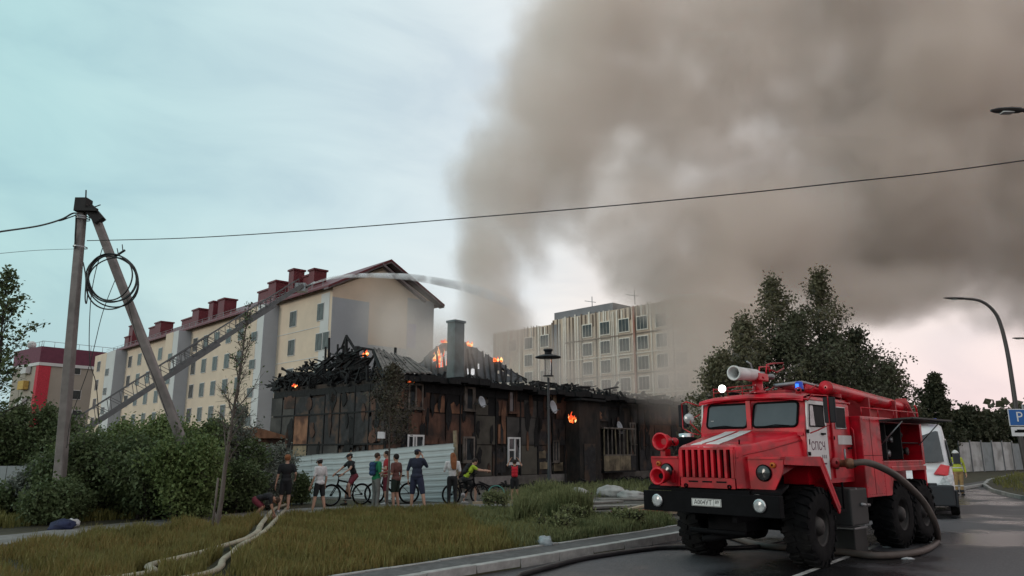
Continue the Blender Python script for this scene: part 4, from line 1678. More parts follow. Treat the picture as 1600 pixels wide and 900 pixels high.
# ================================================================== PARKING SIGN
M['signblue'] = mat('sign_blue', (.012, .10, .33), .5, .05, 3)
M['signwhite'] = mat('sign_white', (.60, .60, .62), .5, .05, 3)
sg = at(1592, 652, 30)
st = thing('parking_sign', 'blue square parking sign over a white plate on a grey post', 'road sign', (sg.x + .25, sg.y, 0), 0)
zc = sg.z
MB().tube([(0, .06, 0), (0, .06, zc + .5)], .035, 8).build('post', 'steel', st)
MB().box((-.66, 0, zc - .34), (.22 + .16, .02, zc + .33), .0).build('plate', 'signwhite', st)
MB().box((-.63, -.012, zc - .31), (.35, -.002, zc + .30)).build('face', 'signblue', st)
text_mesh('P', .56, 'letter', 'signwhite', st, (-.24, -.016, zc), (pi / 2, 0, 0))
text_mesh('→', .3, 'arrow', 'signwhite', st, (.12, -.016, zc - .14), (pi / 2, 0, 0))
MB().box((-.62, 0, zc - .74), (.36, .02, zc - .38)).build('plate', 'signwhite', st)
MB().box((-.5, -.01, zc - .60), (-.0, -.003, zc - .52)).box((-.4, -.012, zc - .56), (-.1, -.003, zc - .48)).build('car_pictogram', 'black', st)

# small white bird box / notice on young tree and boards
# ================================================================== DEBRIS, BAGS, STACKED BOARDS
M['board'] = mat('raw_board', (.33, .27, .19), .85, .2, 3, bump=.2, dirt=(.14, .12, .09), dirt_amt=.6, dscale=1.5)
M['board_grey'] = mat('grey_board', (.20, .19, .175), .9, .2, 3, bump=.2, dirt=(.09, .085, .08), dirt_amt=.6)
M['sack'] = mat('dirty_white_sack', (.30, .30, .29), .8, .2, 3, bump=.4)
M['bluebag'] = mat('dark_blue_cloth', (.012, .018, .055), .8, .2, 5, bump=.4)
M['whitecloth'] = mat('white_cloth', (.40, .41, .42), .8, .15, 5, bump=.4)
M['film'] = mat('pale_blue_film', (.24, .28, .30), .4, .2, 5, bump=.4)
M['teal'] = mat('teal_plastic', (.05, .20, .17), .4, .2, 4)
g = random.Random(21)


def plank(p, q, w, th, m, label, group='loose boards in the yard'):
    c = (V(p) + V(q)) / 2
    o = MB().beam(V(p) - c, V(q) - c, w, th, rough=.03).build('plank', m)
    o.location = c
    return tag(o, label, 'plank', group)


plank(G(955, 806, .1), G(1046, 798, .1), .7, .10, 'board', 'wide pale board lying flat closest to the truck bumper')
plank(G(960, 801, .2), G(1050, 795, .2), .25, .05, 'red_dull', 'dark red-brown lath on top of the wide pale board')
plank(G(930, 806, .14) - V((0, 0, .05)), at(1042, 781, 21.5), .14, .05, 'board', 'long raw plank tilted up towards the red horn of the truck')
plank(G(905, 793, .08), G(1000, 790, .08), .5, .06, 'board_grey', 'flat grey board behind the tilted raw plank')
plank(G(870, 788, .05), G(965, 783, .05), .6, .05, 'board_grey', 'grey board lying nearest the lantern post')
plank(G(935, 781, .08), G(1010, 779, .08), .5, .06, 'board_grey', 'grey board in front of the white sacks')
plank(G(985, 818, .06), G(1040, 812, .06), .3, .1, 'board', 'short pale beam half hidden in weeds by the kerb')
plank(G(738, 786, .05), G(815, 785, .05), .16, .10, 'board', 'pale pole lying behind the lime shirt cyclist')
plank(G(800, 782, .05), G(850, 783, .05), .12, .08, 'board_grey', 'short grey lath at the feet of the red backpack child')
plank(G(865, 777, .1), G(925, 771, .3), .12, .05, 'cl_brown', 'thin burnt lath leaning over rubble under the house wall')


def lump(name, c, r, m, label, cat, seed=0, sub=10, amp=.35, group=None):
    gg = V((seed * 3.1, seed * 1.7, 0))
    mb = MB()
    n, k = 20, 12
    vs, fs = [], []
    for i in range(k + 1):
        th = pi * i / k
        for j in range(n):
            ph = 2 * pi * j / n
            d = V((sin(th) * cos(ph), sin(th) * sin(ph), cos(th)))
            f = 1 + amp * noise.noise(d * 1.7 + gg) + amp * .5 * noise.noise(d * 4 + gg)
            vs.append((d.x * r[0] * f, d.y * r[1] * f, max(-r[2] * .6, d.z * r[2] * f)))
    for i in range(k):
        for j in range(n):
            j2 = (j + 1) % n
            fs.append((i * n + j, (i + 1) * n + j, (i + 1) * n + j2, i * n + j2))
    mb.add(vs, fs, True)
    o = mb.build(name, m)
    o.location = V(c) + V((0, 0, r[2] * .55))
    return tag(o, label, cat, group)


lump('sack', G(902, 778), (.42, .3, .24), 'sack', 'crumpled white sack, the one closer to the lantern post', 'sack', 1, group='white sacks in the yard')
lump('sack', G(955, 776), (.55, .35, .26), 'sack', 'large white sack halfway between lantern post and truck', 'sack', 2, group='white sacks in the yard')
lump('sack', G(985, 778), (.5, .35, .17), 'sack', 'flat white sack nearest the red truck horns', 'sack', 3, group='white sacks in the yard')
o = lump('plastic_bag', G(851, 853), (.15, .12, .12), 'film', 'crumpled pale plastic bag at the grass edge by the kerb', 'bag', 4)
lump('bundle', G(97, 828), (.27, .2, .14), 'bluebag', 'dark blue cloth bundle lying beside the path', 'bundle', 5)
lump('cloth', G(111, 826) + V((0, 0, .05)), (.16, .14, .11), 'whitecloth', 'white cloth heaped against the dark blue bundle', 'cloth', 6)
lump('plastic_sheet', G(768, 784), (.28, .2, .13), 'teal', 'crumpled teal plastic sheet on the ground behind the lime shirt cyclist', 'plastic sheet', 7)
tag(MB().tube([V((0.28 * cos(a), .12 * sin(a), .30 + .26 * sin(a))) for a in [pi * k / 10 for k in range(11)]], .02, 6).build('hoop', 'teal'), 'thin teal hoop standing behind the lime shirt cyclist', 'hoop').location = G(775, 786)
# rubble pile in the weeds
rub = MB()
for k in range(70):
    px = g.gauss(958, 34)
    py = g.uniform(806, 826)
    c = G(px, py)
    s = g.uniform(.05, .14)
    b_ = len(rub.v)
    rub.ell(c + V((0, 0, s * .4)), (s * g.uniform(.7, 1.4), s * g.uniform(.7, 1.3), s * g.uniform(.5, .9)), 7, 5)
    for i in range(b_, len(rub.v)):
        v_ = rub.v[i]
        rub.v[i] = tuple(v_[q] + g.uniform(-.25, .25) * s for q in range(3))
o = rub.build('rubble', mat('dark_rubble', (.06, .058, .055), .9, .5, 3, dirt=(.02, .02, .02), dirt_amt=.7))
tag(o, 'dark heap of broken rubble in the weeds by the kerb', 'rubble', kind='stuff')
rub = MB()
for k in range(220):
    s_ = g.uniform(2, HL)
    p = H0 + hU * s_ - hV * abs(g.gauss(0, 1.2)) - hV * .2
    s = g.uniform(.05, .2)
    if g.random() < .5:
        rub.beam(p + V((0, 0, .06)), p + V((g.uniform(-.9, .9), g.uniform(-.6, .6), g.uniform(.05, .3))), g.uniform(.04, .12), .04, rough=.2)
    else:
        rub.ell(p + V((0, 0, s * .3)), (s, s * .8, s * .6), 6, 4)
tag(rub.build('fallen_debris', 'char'), 'charred debris fallen along the foot of the house', 'debris', kind='stuff')

# ================================================================== HOSES
M['hose_white'] = mat('pale_canvas_hose', (.31, .28, .21), .9, .2, 5, bump=.3, dirt=(.18, .17, .13), dirt_amt=.5)
M['hose_brown'] = mat('rubber_suction_hose', (.085, .066, .058), .6, .12, 8, dirt=(.05, .042, .036), dirt_amt=.5)
M['hose_black'] = mat('black_hose', (.018, .018, .02), .45, .2, 6)


def flat_hose(name, pts, w, m, label, group='fire hoses'):
    P = smooth_pts([V(p) for p in pts], 8)
    mb = MB()
    secs = []
    for i, p in enumerate(P):
        d = (P[min(i + 1, len(P) - 1)] - P[max(i - 1, 0)]).normalized()
        nn = V((d.y, -d.x, 0)).normalized()
        hh = w * .33 * (1 + .25 * noise.noise(p * 2))
        ww = w / 2 * (1 + .15 * noise.noise(p * 1.4 + V((5, 0, 0))))
        secs.append([p + nn * ww * cos(a) + V((0, 0, hh + hh * sin(a))) for a in [2 * pi * k / 8 for k in range(9)]])
    mb.loft(secs)
    o = mb.build(name, m)
    c = P[0].copy()
    return tag(o, label, 'hose', group)


flat_hose('fire_hose', [p + V((0, 0, .04)) for p in HOSE_A], .125, 'hose_white',
          'pale canvas hose crossing the grass, its upper fork lying nearer the crouching child')
flat_hose('fire_hose', [p + V((0, 0, .03)) for p in HOSE_B], .11, 'hose_white',
          'pale canvas hose whose lower branch leaves the frame bottom alone in the grass')
wire('fire_hose', [V((-3.6, 7.0, -.06)), G(760, 915, -.08), G(815, 898, -.08), G(850, 888, -.08), G(905, 874, -.08), G(960, 865, -.08), G(1012, 858, -.08), G(1050, 855, -.08), V((4.9, 15.0, -.08)), V((7.4, 18.2, -.08))], .045, 'hose_black',
     label='black hose lying in the gutter along the kerb', cat='hose', group='fire hoses')

# ================================================================== AERIAL LADDER behind the bushes + WATER JET
M['ladder'] = mat('ladder_metal', (.115, .12, .125), .6, .12, 3)
la, lb_ = at(88, 700, 49), at(474, 452, 58)
lad = thing('aerial_ladder', 'long extended fire ladder rising over the bushes towards the maroon roof', 'fire ladder', la)
D = lb_ - la
LN = D.length
d = D.normalized()
sd = d.cross(V((0, 0, 1))).normalized()
upv = sd.cross(d).normalized()
secs = ((0, .60, .75, .95), (.42, .86, .62, .75), (.70, 1.0, .48, .58))
for i, (f0, f1, w, h) in enumerate(secs):
    lift = upv * (.0 + .16 * i)
    for s in (-1, 1):
        MB().beam(d * LN * f0 + sd * s * w + lift, d * LN * f1 + sd * s * w + lift, .14, .30).build('side_rail', 'ladder', lad)
        MB().beam(d * LN * f0 + sd * s * w + lift + upv * h, d * LN * f1 + sd * s * w + lift + upv * h, .09, .08).build('hand_rail', 'ladder', lad)
    mb = MB()
    n = int((f1 - f0) * LN / .45)
    for k in range(n):
        a = d * LN * (f0 + (f1 - f0) * k / n) + lift
        b = d * LN * (f0 + (f1 - f0) * (k + 1) / n) + lift
        mb.beam(a - sd * w, a + sd * w, .04)
        for s in (-1, 1):
            if k % 2:
                mb.beam(a + sd * s * w + upv * h, b + sd * s * w, .035)
            else:
                mb.beam(a + sd * s * w, b + sd * s * w + upv * h, .035)
    tag(mb.build('lattice', 'ladder', lad), kind='stuff')
MB().box((-.4, -.4, -.1), (.4, .4, .55)).build('nozzle_box', 'steel', lad).location = D - d * .2
MB().tube([D, D + V((.5, -.2, .25)), D + V((1.0, -.4, .5))], .09, 8).build('nozzle', 'steel', lad)
# the red truck that carries it: only a sliver of its turret shows between the bushes
tb = thing('ladder_truck', 'red turret of a ladder truck just visible above the bushes', 'fire engine', (la.x, la.y + .4, 0), atan2(d.y, d.x))
zt_ = la.z
MB().box((-3.5, -1.2, .9), (4.5, 1.2, 1.6), .05).build('chassis', 'red', tb)
MB().box((-1.2, -.9, 1.6), (1.6, .9, zt_ + .15), .08).build('turret', 'red', tb)
MB().box((2.0, -1.2, 1.6), (4.4, 1.2, zt_ - .1), .12).build('cab', 'red', tb)
for x in (-2.6, 3.2):
    for s in (-1, 1):
        MB().lathe([(0, .2), (0, .5), (.3, .5), (.3, .2)], (x, s * .95, .5), (0, s, 0), 16).build('wheel', 'rubber', tb)

# water jet: a widening volume of spray
jm = bpy.data.materials.new('water_spray')
jm.use_nodes = True
nt = jm.node_tree
nt.nodes.clear()
jo = nt.nodes.new('ShaderNodeOutputMaterial')
jv = nt.nodes.new('ShaderNodeVolumePrincipled')
jv.inputs['Color'].default_value = (.93, .94, .96, 1)
jf = noise_fac(nt, 1.2, .3, .7)
jmm = nt.nodes.new('ShaderNodeMath')
jmm.operation = 'MULTIPLY'
jmm.inputs[1].default_value = 7.0
nt.links.new(jf, jmm.inputs[0])
jt = nt.nodes.new('ShaderNodeTexCoord')
jx = nt.nodes.new('ShaderNodeSeparateXYZ')
nt.links.new(jt.outputs['Object'], jx.inputs[0])
jr = nt.nodes.new('ShaderNodeMapRange')          # spray thins out towards the far end
jr.inputs[1].default_value = at(640, 433, 54).x
jr.inputs[2].default_value = at(835, 500, 50).x
jr.inputs[3].default_value = 1.0
jr.inputs[4].default_value = 0.0
nt.links.new(jx.outputs[0], jr.inputs[0])
jq = nt.nodes.new('ShaderNodeMath')
jq.operation = 'MULTIPLY'
nt.links.new(jmm.outputs[0], jq.inputs[0])
nt.links.new(jr.outputs[0], jq.inputs[1])
nt.links.new(jq.outputs[0], jv.inputs['Density'])
nt.links.new(jv.outputs[0], jo.inputs['Volume'])
M['spray'] = jm
jp = [at(486, 444, 57), at(515, 435, 56.5), at(550, 431, 56), at(590, 430.5, 55), at(640, 433, 54), at(690, 441, 53), at(740, 452, 52), at(790, 472, 51), at(850, 504, 50)]
P = smooth_pts(jp, 6)
n = len(P)
jet = MB().tube(P, [.06 + .32 * min(1, i / n * 1.3) for i in range(n)], 10).build('water_jet', 'spray')
tag(jet, 'white water jet arcing from the ladder tip over the gable', 'water jet', kind='stuff')
if 'category' in jet:
    del jet['category']

# ================================================================== FIRE ENGINE
TH = .809
tr = thing('fire_engine', 'red six-wheeled off-road fire engine with white hood stripes and open side locker', 'fire engine', (4.196, 13.363, -.121), -(pi / 2 + TH))
M['mirror'] = mat('mirror_black', (.008, .009, .013), .55, .1, 3, spec=.2)
M['headglass'] = mat('lamp_glass_grey', (.35, .36, .37), .12, .3, 12, spec=.8)
M['lampdark'] = mat('dark_lamp', (.02, .02, .022), .15, .3, 4, spec=.8)
M['wsglass'] = mat('windscreen', (.07, .08, .09), .07, .15, 1.2, spec=.5)
M['interior_shade'] = mat('painted_interior_shade', (.012, .012, .013), .8, .3, 4)  # near-black colour stands in for shade inside cab and locker
M['amber'] = mat('amber_lens', (.45, .12, .02), .3, .05, 5)
M['blue_lens'] = mat('blue_lens', (.01, .06, .5), .2, .05, 5)
M['blue_glow'] = emat('blue_beacon_glow', (.02, .16, 1.0), 1.6)
M['spot_glow'] = emat('lit_spotlight', (1.0, 1.0, .92), 4.0)
M['plate'] = mat('number_plate', (.55, .55, .54), .5, .05, 5)
M['ink'] = mat('ink', (.015, .015, .018), .6, .05, 5)
M['inkred'] = mat('dark_red_lettering', (.10, .02, .05), .6, .05, 5)
M['tank'] = mat('grey_green_tank', (.028, .028, .028), .6, .15, 3)
M['brass'] = mat('brass', (.20, .10, .06), .45, .2, 5, metal=.5)

# ---- chassis
mb = MB()
for s in (-1, 1):
    mb.box((-5.1, s * .38 - .04, .72), (1.3, s * .38 + .04, .96))
for x in (-4.9, -4.0, -3.0, -2.0, -1.0, .2):
    mb.box((x - .05, -.38, .76), (x + .05, .38, .92))
mb.build('chassis_frame', 'black', tr)
for x in (0, -3.6, -4.85):
    MB().tube([(x, -.85, .6), (x, .85, .6)], .085, 10).lathe([(-.2, .05), (-.15, .22), (0, .26), (.15, .22), (.2, .05)], (x, 0, .6), (0, 1, 0), 14).build('axle', 'black', tr)
    for s in (-1, 1):
        MB().beam((x - .6, s * .5, .82), (x, s * .5, .68), .09, .07).beam((x, s * .5, .68), (x + .6, s * .5, .82), .09, .07).build('leaf_spring', 'black', tr)
mb = MB()
mb.box((-1.0, -.35, .55), (.9, .35, 1.0)).tube([(1.2, -.5, .55), (1.2, .5, .55)], .04, 8)
mb.tube([(.6, .3, .5), (1.25, -.25, .42)], .05, 8)
mb.build('engine_block', 'black', tr)


# ---- wheels
def wheel_meshes():
    """wheel centred at origin, outer side +y"""
    t = MB()
    w = .205
    prof = [(-w, .30), (-w * 1.02, .42), (-w, .54), (-w * .82, .60), (-w * .4, .612), (w * .4, .612), (w * .82, .60), (w, .54), (w * 1.02, .42), (w, .30)]
    t.lathe(prof, (0, 0, 0), (0, 1, 0), 36)
    for k in range(22):
        a = 2 * pi * k / 22
        for s in (-1, 1):
            a2 = a + (pi / 22 if s > 0 else 0)
            c = V((cos(a2), 0, sin(a2)))
            tt = V((-sin(a2), 0, cos(a2)))
            p = c * .618
            q0 = p + V((0, s * .012, 0)) + tt * .03
            q1 = p * .985 + V((0, s * w * .98, 0)) - tt * .03
            t.beam(q0, q1, .085, .035, up=c)
            t.beam(c * .60 + V((0, s * w * .95, 0)) - tt * .03, c * .53 + V((0, s * w * 1.03, 0)) - tt * .035, .075, .03, up=(0, 1, 0))
    r = MB()
    r.lathe([(w * .9, .315), (w * .98, .305), (w * .8, .28), (w * .25, .26), (w * .15, .20), (w * .35, .17), (w * .75, .15), (w * .95, .12), (w * 1.05, .08), (w * 1.05, .01)], (0, 0, 0), (0, 1, 0), 28)
    for k in range(10):
        a = 2 * pi * k / 10
        r.lathe([(0, .016), (.035, .016), (.036, .001)], (.185 * cos(a), w * .28, .185 * sin(a)), (0, 1, 0), 6)
    r.lathe([(-w * .9, .30), (-w * .5, .28), (-w * .4, .05)], (0, 0, 0), (0, 1, 0), 20)
    return t, r


M['rim'] = mat('dark_rim', (.015, .013, .013), .6, .2, 4, dirt=(.05, .045, .04), dirt_amt=.5, dscale=5)
tm, rmm = wheel_meshes()
wh0 = bpy.data.objects.new('wheel', None)
COL.objects.link(wh0)
wh0.parent = tr
ty = tm.build('tyre', 'rubber', wh0)
ri = rmm.build('rim', 'rim', wh0)
fst = True
for x in (0, -3.6, -4.85):
    for s in (1, -1):
        if fst:
            wh = wh0
            fst = False
        else:
            wh = wh0.copy()
            COL.objects.link(wh)
            for c in (ty, ri):
                c2 = c.copy()
                COL.objects.link(c2)
                c2.parent = wh
        wh.location = (x, s * .985, .625)
        steer = .06 if x == 0 else 0
        wh.rotation_euler = (0, .3 * x, (0 if s > 0 else pi) + steer)

# ---- bumper
mb = MB()
mb.box((1.34, -1.24, .84), (1.48, 1.24, 1.165), .012)
mb.build('bumper', 'black', tr)
mb = MB()
for s in (-1, 1):
    mb.prism([(1.36, s * .72, 1.17), (1.36, s * 1.22, 1.17), (1.28, s * 1.22, 1.23), (.95, s * 1.15, 1.28), (.95, s * .70, 1.28)], (0, 0, .035))
mb.box((1.0, -.72, 1.16), (1.40, .72, 1.22))
mb.build('bumper_apron', 'black', tr)
for s in (-1, 1):
    hl = MB().lathe([(0, .10), (.03, .108), (.045, .10), (.05, .085)], (1.478, s * .935, 1.01), (1, 0, 0), 24).build('fog_lamp', 'chrome', tr)
    MB().lathe([(.048, .085), (.058, .06), (.062, .001)], (1.478, s * .935, 1.01), (1, 0, 0), 24).build('lens', 'headglass', hl)
pl = MB().box((1.481, -.27, .955), (1.491, .27, 1.075), .003).build('number_plate', 'plate', tr)
mb = MB()
for (a, b, c, d_) in ((-.262, .262, .960, .966), (-.262, .262, 1.064, 1.070), (-.262, -.256, .966, 1.064), (.256, .262, .966, 1.064), (.135, .14, .966, 1.064)):
    mb.box((1.4912, a, c), (1.4925, b, d_))
mb.build('border', 'ink', pl)
text_mesh('А004УТ', .098, 'lettering', 'ink', pl, (1.4925, -.06, 1.014), (pi / 2, 0, pi / 2), .001, .98)
text_mesh('89', .072, 'lettering', 'ink', pl, (1.4925, .196, 1.026), (pi / 2, 0, pi / 2), .001)


# ---- hood
def hood_sec(x):
    """half width at the shoulder, top height, bottom height"""
    st = [(1.42, .50, 1.875, 1.25), (1.36, .57, 1.925, 1.25), (1.22, .63, 1.955, 1.26), (.95, .70, 1.99, 1.3), (.5, .80, 2.07, 1.45), (.1, .88, 2.14, 1.6), (-.12, .94, 2.19, 1.6)]
    for a, b in zip(st, st[1:]):
        if a[0] >= x >= b[0]:
            f = (a[0] - x) / (a[0] - b[0])
            return [a[i] + (b[i] - a[i]) * f for i in (1, 2, 3)]
    return st[-1][1:] if x < 0 else st[0][1:]


def hood_pt(x, u):
    """u in -1..1 across; returns point on skin"""
    w, zt, zb = hood_sec(x)
    a = abs(u)
    if a <= .72:
        y = w * .90 * (a / .72)
        z = zt - .035 * (a / .72) ** 2
    elif a <= .86:
        f = (a - .72) / .14
        y = w * (.90 + .10 * sin(f * pi / 2))
        z = zt - .035 - .12 * (1 - cos(f * pi / 2))
    else:
        f = (a - .86) / .14
        y = w * (1.0 + .05 * f)
        z = zt - .155 - (zt - .155 - zb) * f
    return V((x, y if u > 0 else -y, z))


us_ = [-1, -.95, -.9, -.86, -.83, -.8, -.76, -.72, -.5, -.25, 0, .25, .5, .72, .76, .8, .83, .86, .9, .95, 1]
secs_ = [[hood_pt(x, u) for u in us_] for x in (1.42, 1.39, 1.36, 1.3, 1.22, 1.1, .95, .7, .5, .3, .1, -.12)]
hood = MB().loft(secs_, True, False).build('hood', 'red', tr)


def hood_z(x, y):
    w, zt, zb = hood_sec(x)
    a = min(1, abs(y) / (w * .90))
    return zt - .035 * a * a


for (ya, yb, yc, yd) in ((-.35, -.13, -.50, -.27), (-.05, .20, -.20, .03)):
    A1, B1_ = [], []
    for k in range(14):
        f = k / 13
        x = 1.41 - 1.50 * f
        y0 = ya + (yc - ya) * f
        y1 = yb + (yd - yb) * f
        A1.append((x, y0, hood_z(x, y0) + .004))
        B1_.append((x, y1, hood_z(x, y1) + .004))
    MB().add(A1 + B1_, [(i, i + 1, 14 + i + 1, 14 + i) for i in range(13)], True).build('hood_stripe', 'white', tr)
mb = MB()
mb.tube([hood_pt(1.40 - 1.5 * k / 9, .865) + V((0, .008, 0)) for k in range(10)], .012, 5)
mb.tube([hood_pt(1.40 - 1.5 * k / 9, -.865) - V((0, .008, 0)) for k in range(10)], .012, 5)
mb.build('hood_seam', 'red_dull', tr)
# grille: recess plus vertical bars
gr = MB()
gr.box((1.34, -.50, 1.24), (1.425, .50, 1.40)).box((1.34, -.50, 1.845), (1.43, .50, 1.885)).box((1.34, -.52, 1.40), (1.425, -.475, 1.845)).box((1.34, .475, 1.40), (1.425, .52, 1.845))
grl = gr.build('grille_frame', 'red', tr)
MB().box((1.33, -.475, 1.40), (1.345, .475, 1.845)).build('grille_recess', 'black', grl)
for k in range(9):
    y = -.475 + .95 * k / 8
    MB().box((1.36, y - .026, 1.40), (1.442, y + .026, 1.848), .008).build('grille_bar', 'red', grl)
for k in range(3):
    y = -.26 + k * .26
    MB().box((1.424, y - .09, 1.325), (1.428, y + .09, 1.35)).build('slot', 'black', grl)
for s in (-1, 1):
    MB().lathe([(0, .035), (.02, .035), (.03, .02)], (1.425, s * .4, 1.27), (1, 0, 0), 10).build('tow_hook', 'black', grl)
# fenders
for s in (-1, 1):
    f = MB()
    # top shelf following the hood, rim, front face and sloped rear apron
    top = [(1.22, .60), (1.27, .66), (1.27, 1.20), (1.20, 1.25), (-.05, 1.25), (-.05, .85), (.6, .72)]
    f.prism([(x, s * y, 1.70) for x, y in top], (0, 0, .035))
    f.prism([(-.05, s * .95, 1.70), (-.05, s * 1.25, 1.70), (-.60, s * 1.25, .88), (-.60, s * .95, .88)], (-.045, 0, .02))
    f.prism([(1.21, s * 1.245, 1.70), (1.21, s * 1.245, 1.62), (.0, s * 1.245, 1.58), (-.58, s * 1.245, .80), (-.64, s * 1.245, .86), (-.05, s * 1.245, 1.735)], (0, -s * .03, 0))
    fe_ = f.build('front_fender', 'red', tr)
    # front face with headlamp
    MB().prism([(1.23, s * .55, 1.24), (1.23, s * 1.06, 1.24), (1.23, s * 1.20, 1.50), (1.23, s * 1.23, 1.70), (1.23, s * .55, 1.70)], (-.03, 0, 0)).build('lamp_panel', 'red', fe_)
    hd = MB().lathe([(-.02, .125), (.02, .13), (.035, .115)], (1.235, s * .90, 1.49), (1, 0, 0), 24).build('headlamp', 'black', fe_)
    MB().lathe([(.03, .112), (.048, .07), (.055, .001)], (1.235, s * .90, 1.49), (1, 0, 0), 24).build('lens', 'lampdark', hd)
    MB().lathe([(0, .045), (.03, .045), (.04, .02)], (1.232, s * 1.06, 1.61), (1, 0, 0), 14).build('indicator', 'amber', fe_)
    MB().prism([(-.05, s * .55, 1.70), (1.2, s * .55, 1.70), (1.2, s * .55, 1.2), (-.05, s * .55, 1.0)], (0, s * .02, 0)).build('inner_arch', 'black', fe_)

# ---- cab
CY = 1.0
mb = MB()
# side profile extruded in y; window holes are separate framed panels proud of it
prof = [(-.06, 1.30), (-.06, 2.20), (-.20, 2.72), (-.30, 2.80), (-1.88, 2.80), (-1.92, 2.74), (-1.92, 1.30)]
cw = []


def cab_ring(y, sh):
    return [V((x, y, z - (sh if z > 2.7 else 0))) for x, z in prof]


mb.loft([cab_ring(-CY, .10), cab_ring(-CY + .02, .05), cab_ring(-.80, .0), cab_ring(0, -.03), cab_ring(.80, .0), cab_ring(CY - .02, .05), cab_ring(CY, .10)], False, True)
mb.box((-1.9, -CY, 1.28), (-.08, CY, 1.32))
cab = mb.build('cab', 'red', tr)
# roof crown overhang
rf_ = []
for x, dz in ((-.10, -.06), (-.13, .015), (-.35, .065), (-1.2, .08), (-1.90, .06), (-1.97, 0), (-1.98, -.06)):
    rf_.append([V((x + .045 * (abs(u) ** 3), u * (CY + .015), 2.785 + dz - .07 * abs(u) ** 3)) for u in (-1, -.95, -.8, -.5, 0, .5, .8, .95, 1)])
MB().loft(rf_, True, False).build('cab_roof', 'red', tr)
MB().tube([(-.09, -1.03, 2.69), (-.08, -.7, 2.735), (-.075, 0, 2.76), (-.08, .7, 2.735), (-.09, 1.03, 2.69), (-.3, CY + .02, 2.69), (-1.95, CY + .02, 2.69)], .018, 6).build('drip_rail', 'red', tr)
# cowl
MB().prism([(-.02, -.98, 2.08), (-.02, .98, 2.08), (-.10, .98, 2.20), (-.10, -.98, 2.20)], (-.05, 0, 0)).build('cowl', 'red', tr)


def ws_x(z):
    return -.06 - (z - 2.20) * .14 / .52


for s in (-1, 1):
    y0, y1 = (.055, .875)
    z0, z1 = 2.235, 2.66
    # black rubber gasket then glass
    def wpt(y, z, o):
        return V((ws_x(z) + o, s * y, z))
    rim = []
    cr_ = .07
    for (cy, cz, a0) in ((y1 - cr_, z1 - cr_, 0), (y0 + cr_, z1 - cr_, 90), (y0 + cr_, z0 + cr_, 180), (y1 - cr_, z0 + cr_, 270)):
        for k in range(5):
            a = R(a0 + 22.5 * k)
            rim.append((cy + cr_ * cos(a), cz + cr_ * sin(a)))
    ga = MB().tube([wpt(y, z, .012) for y, z in rim], .020, 6, closed=True).build('windscreen_gasket', 'black', tr)
    MB().add([wpt(y, z, .010) for y, z in rim], [tuple(range(len(rim)))]).build('windscreen', 'wsglass', ga)
    MB().tube([wpt(.25, 2.24, .03), wpt(.5, 2.27, .035), wpt(.75, 2.25, .035)], .008, 5).build('wiper', 'black', tr)
MB().box((-.085, -.042, 2.2), (-.04, .042, 2.70)).build('centre_pillar', 'red', tr)
MB().box((ws_x(2.4) + .012, -.80, 2.29), (ws_x(2.4) + .020, -.74, 2.37)).build('sticker', 'white', tr)

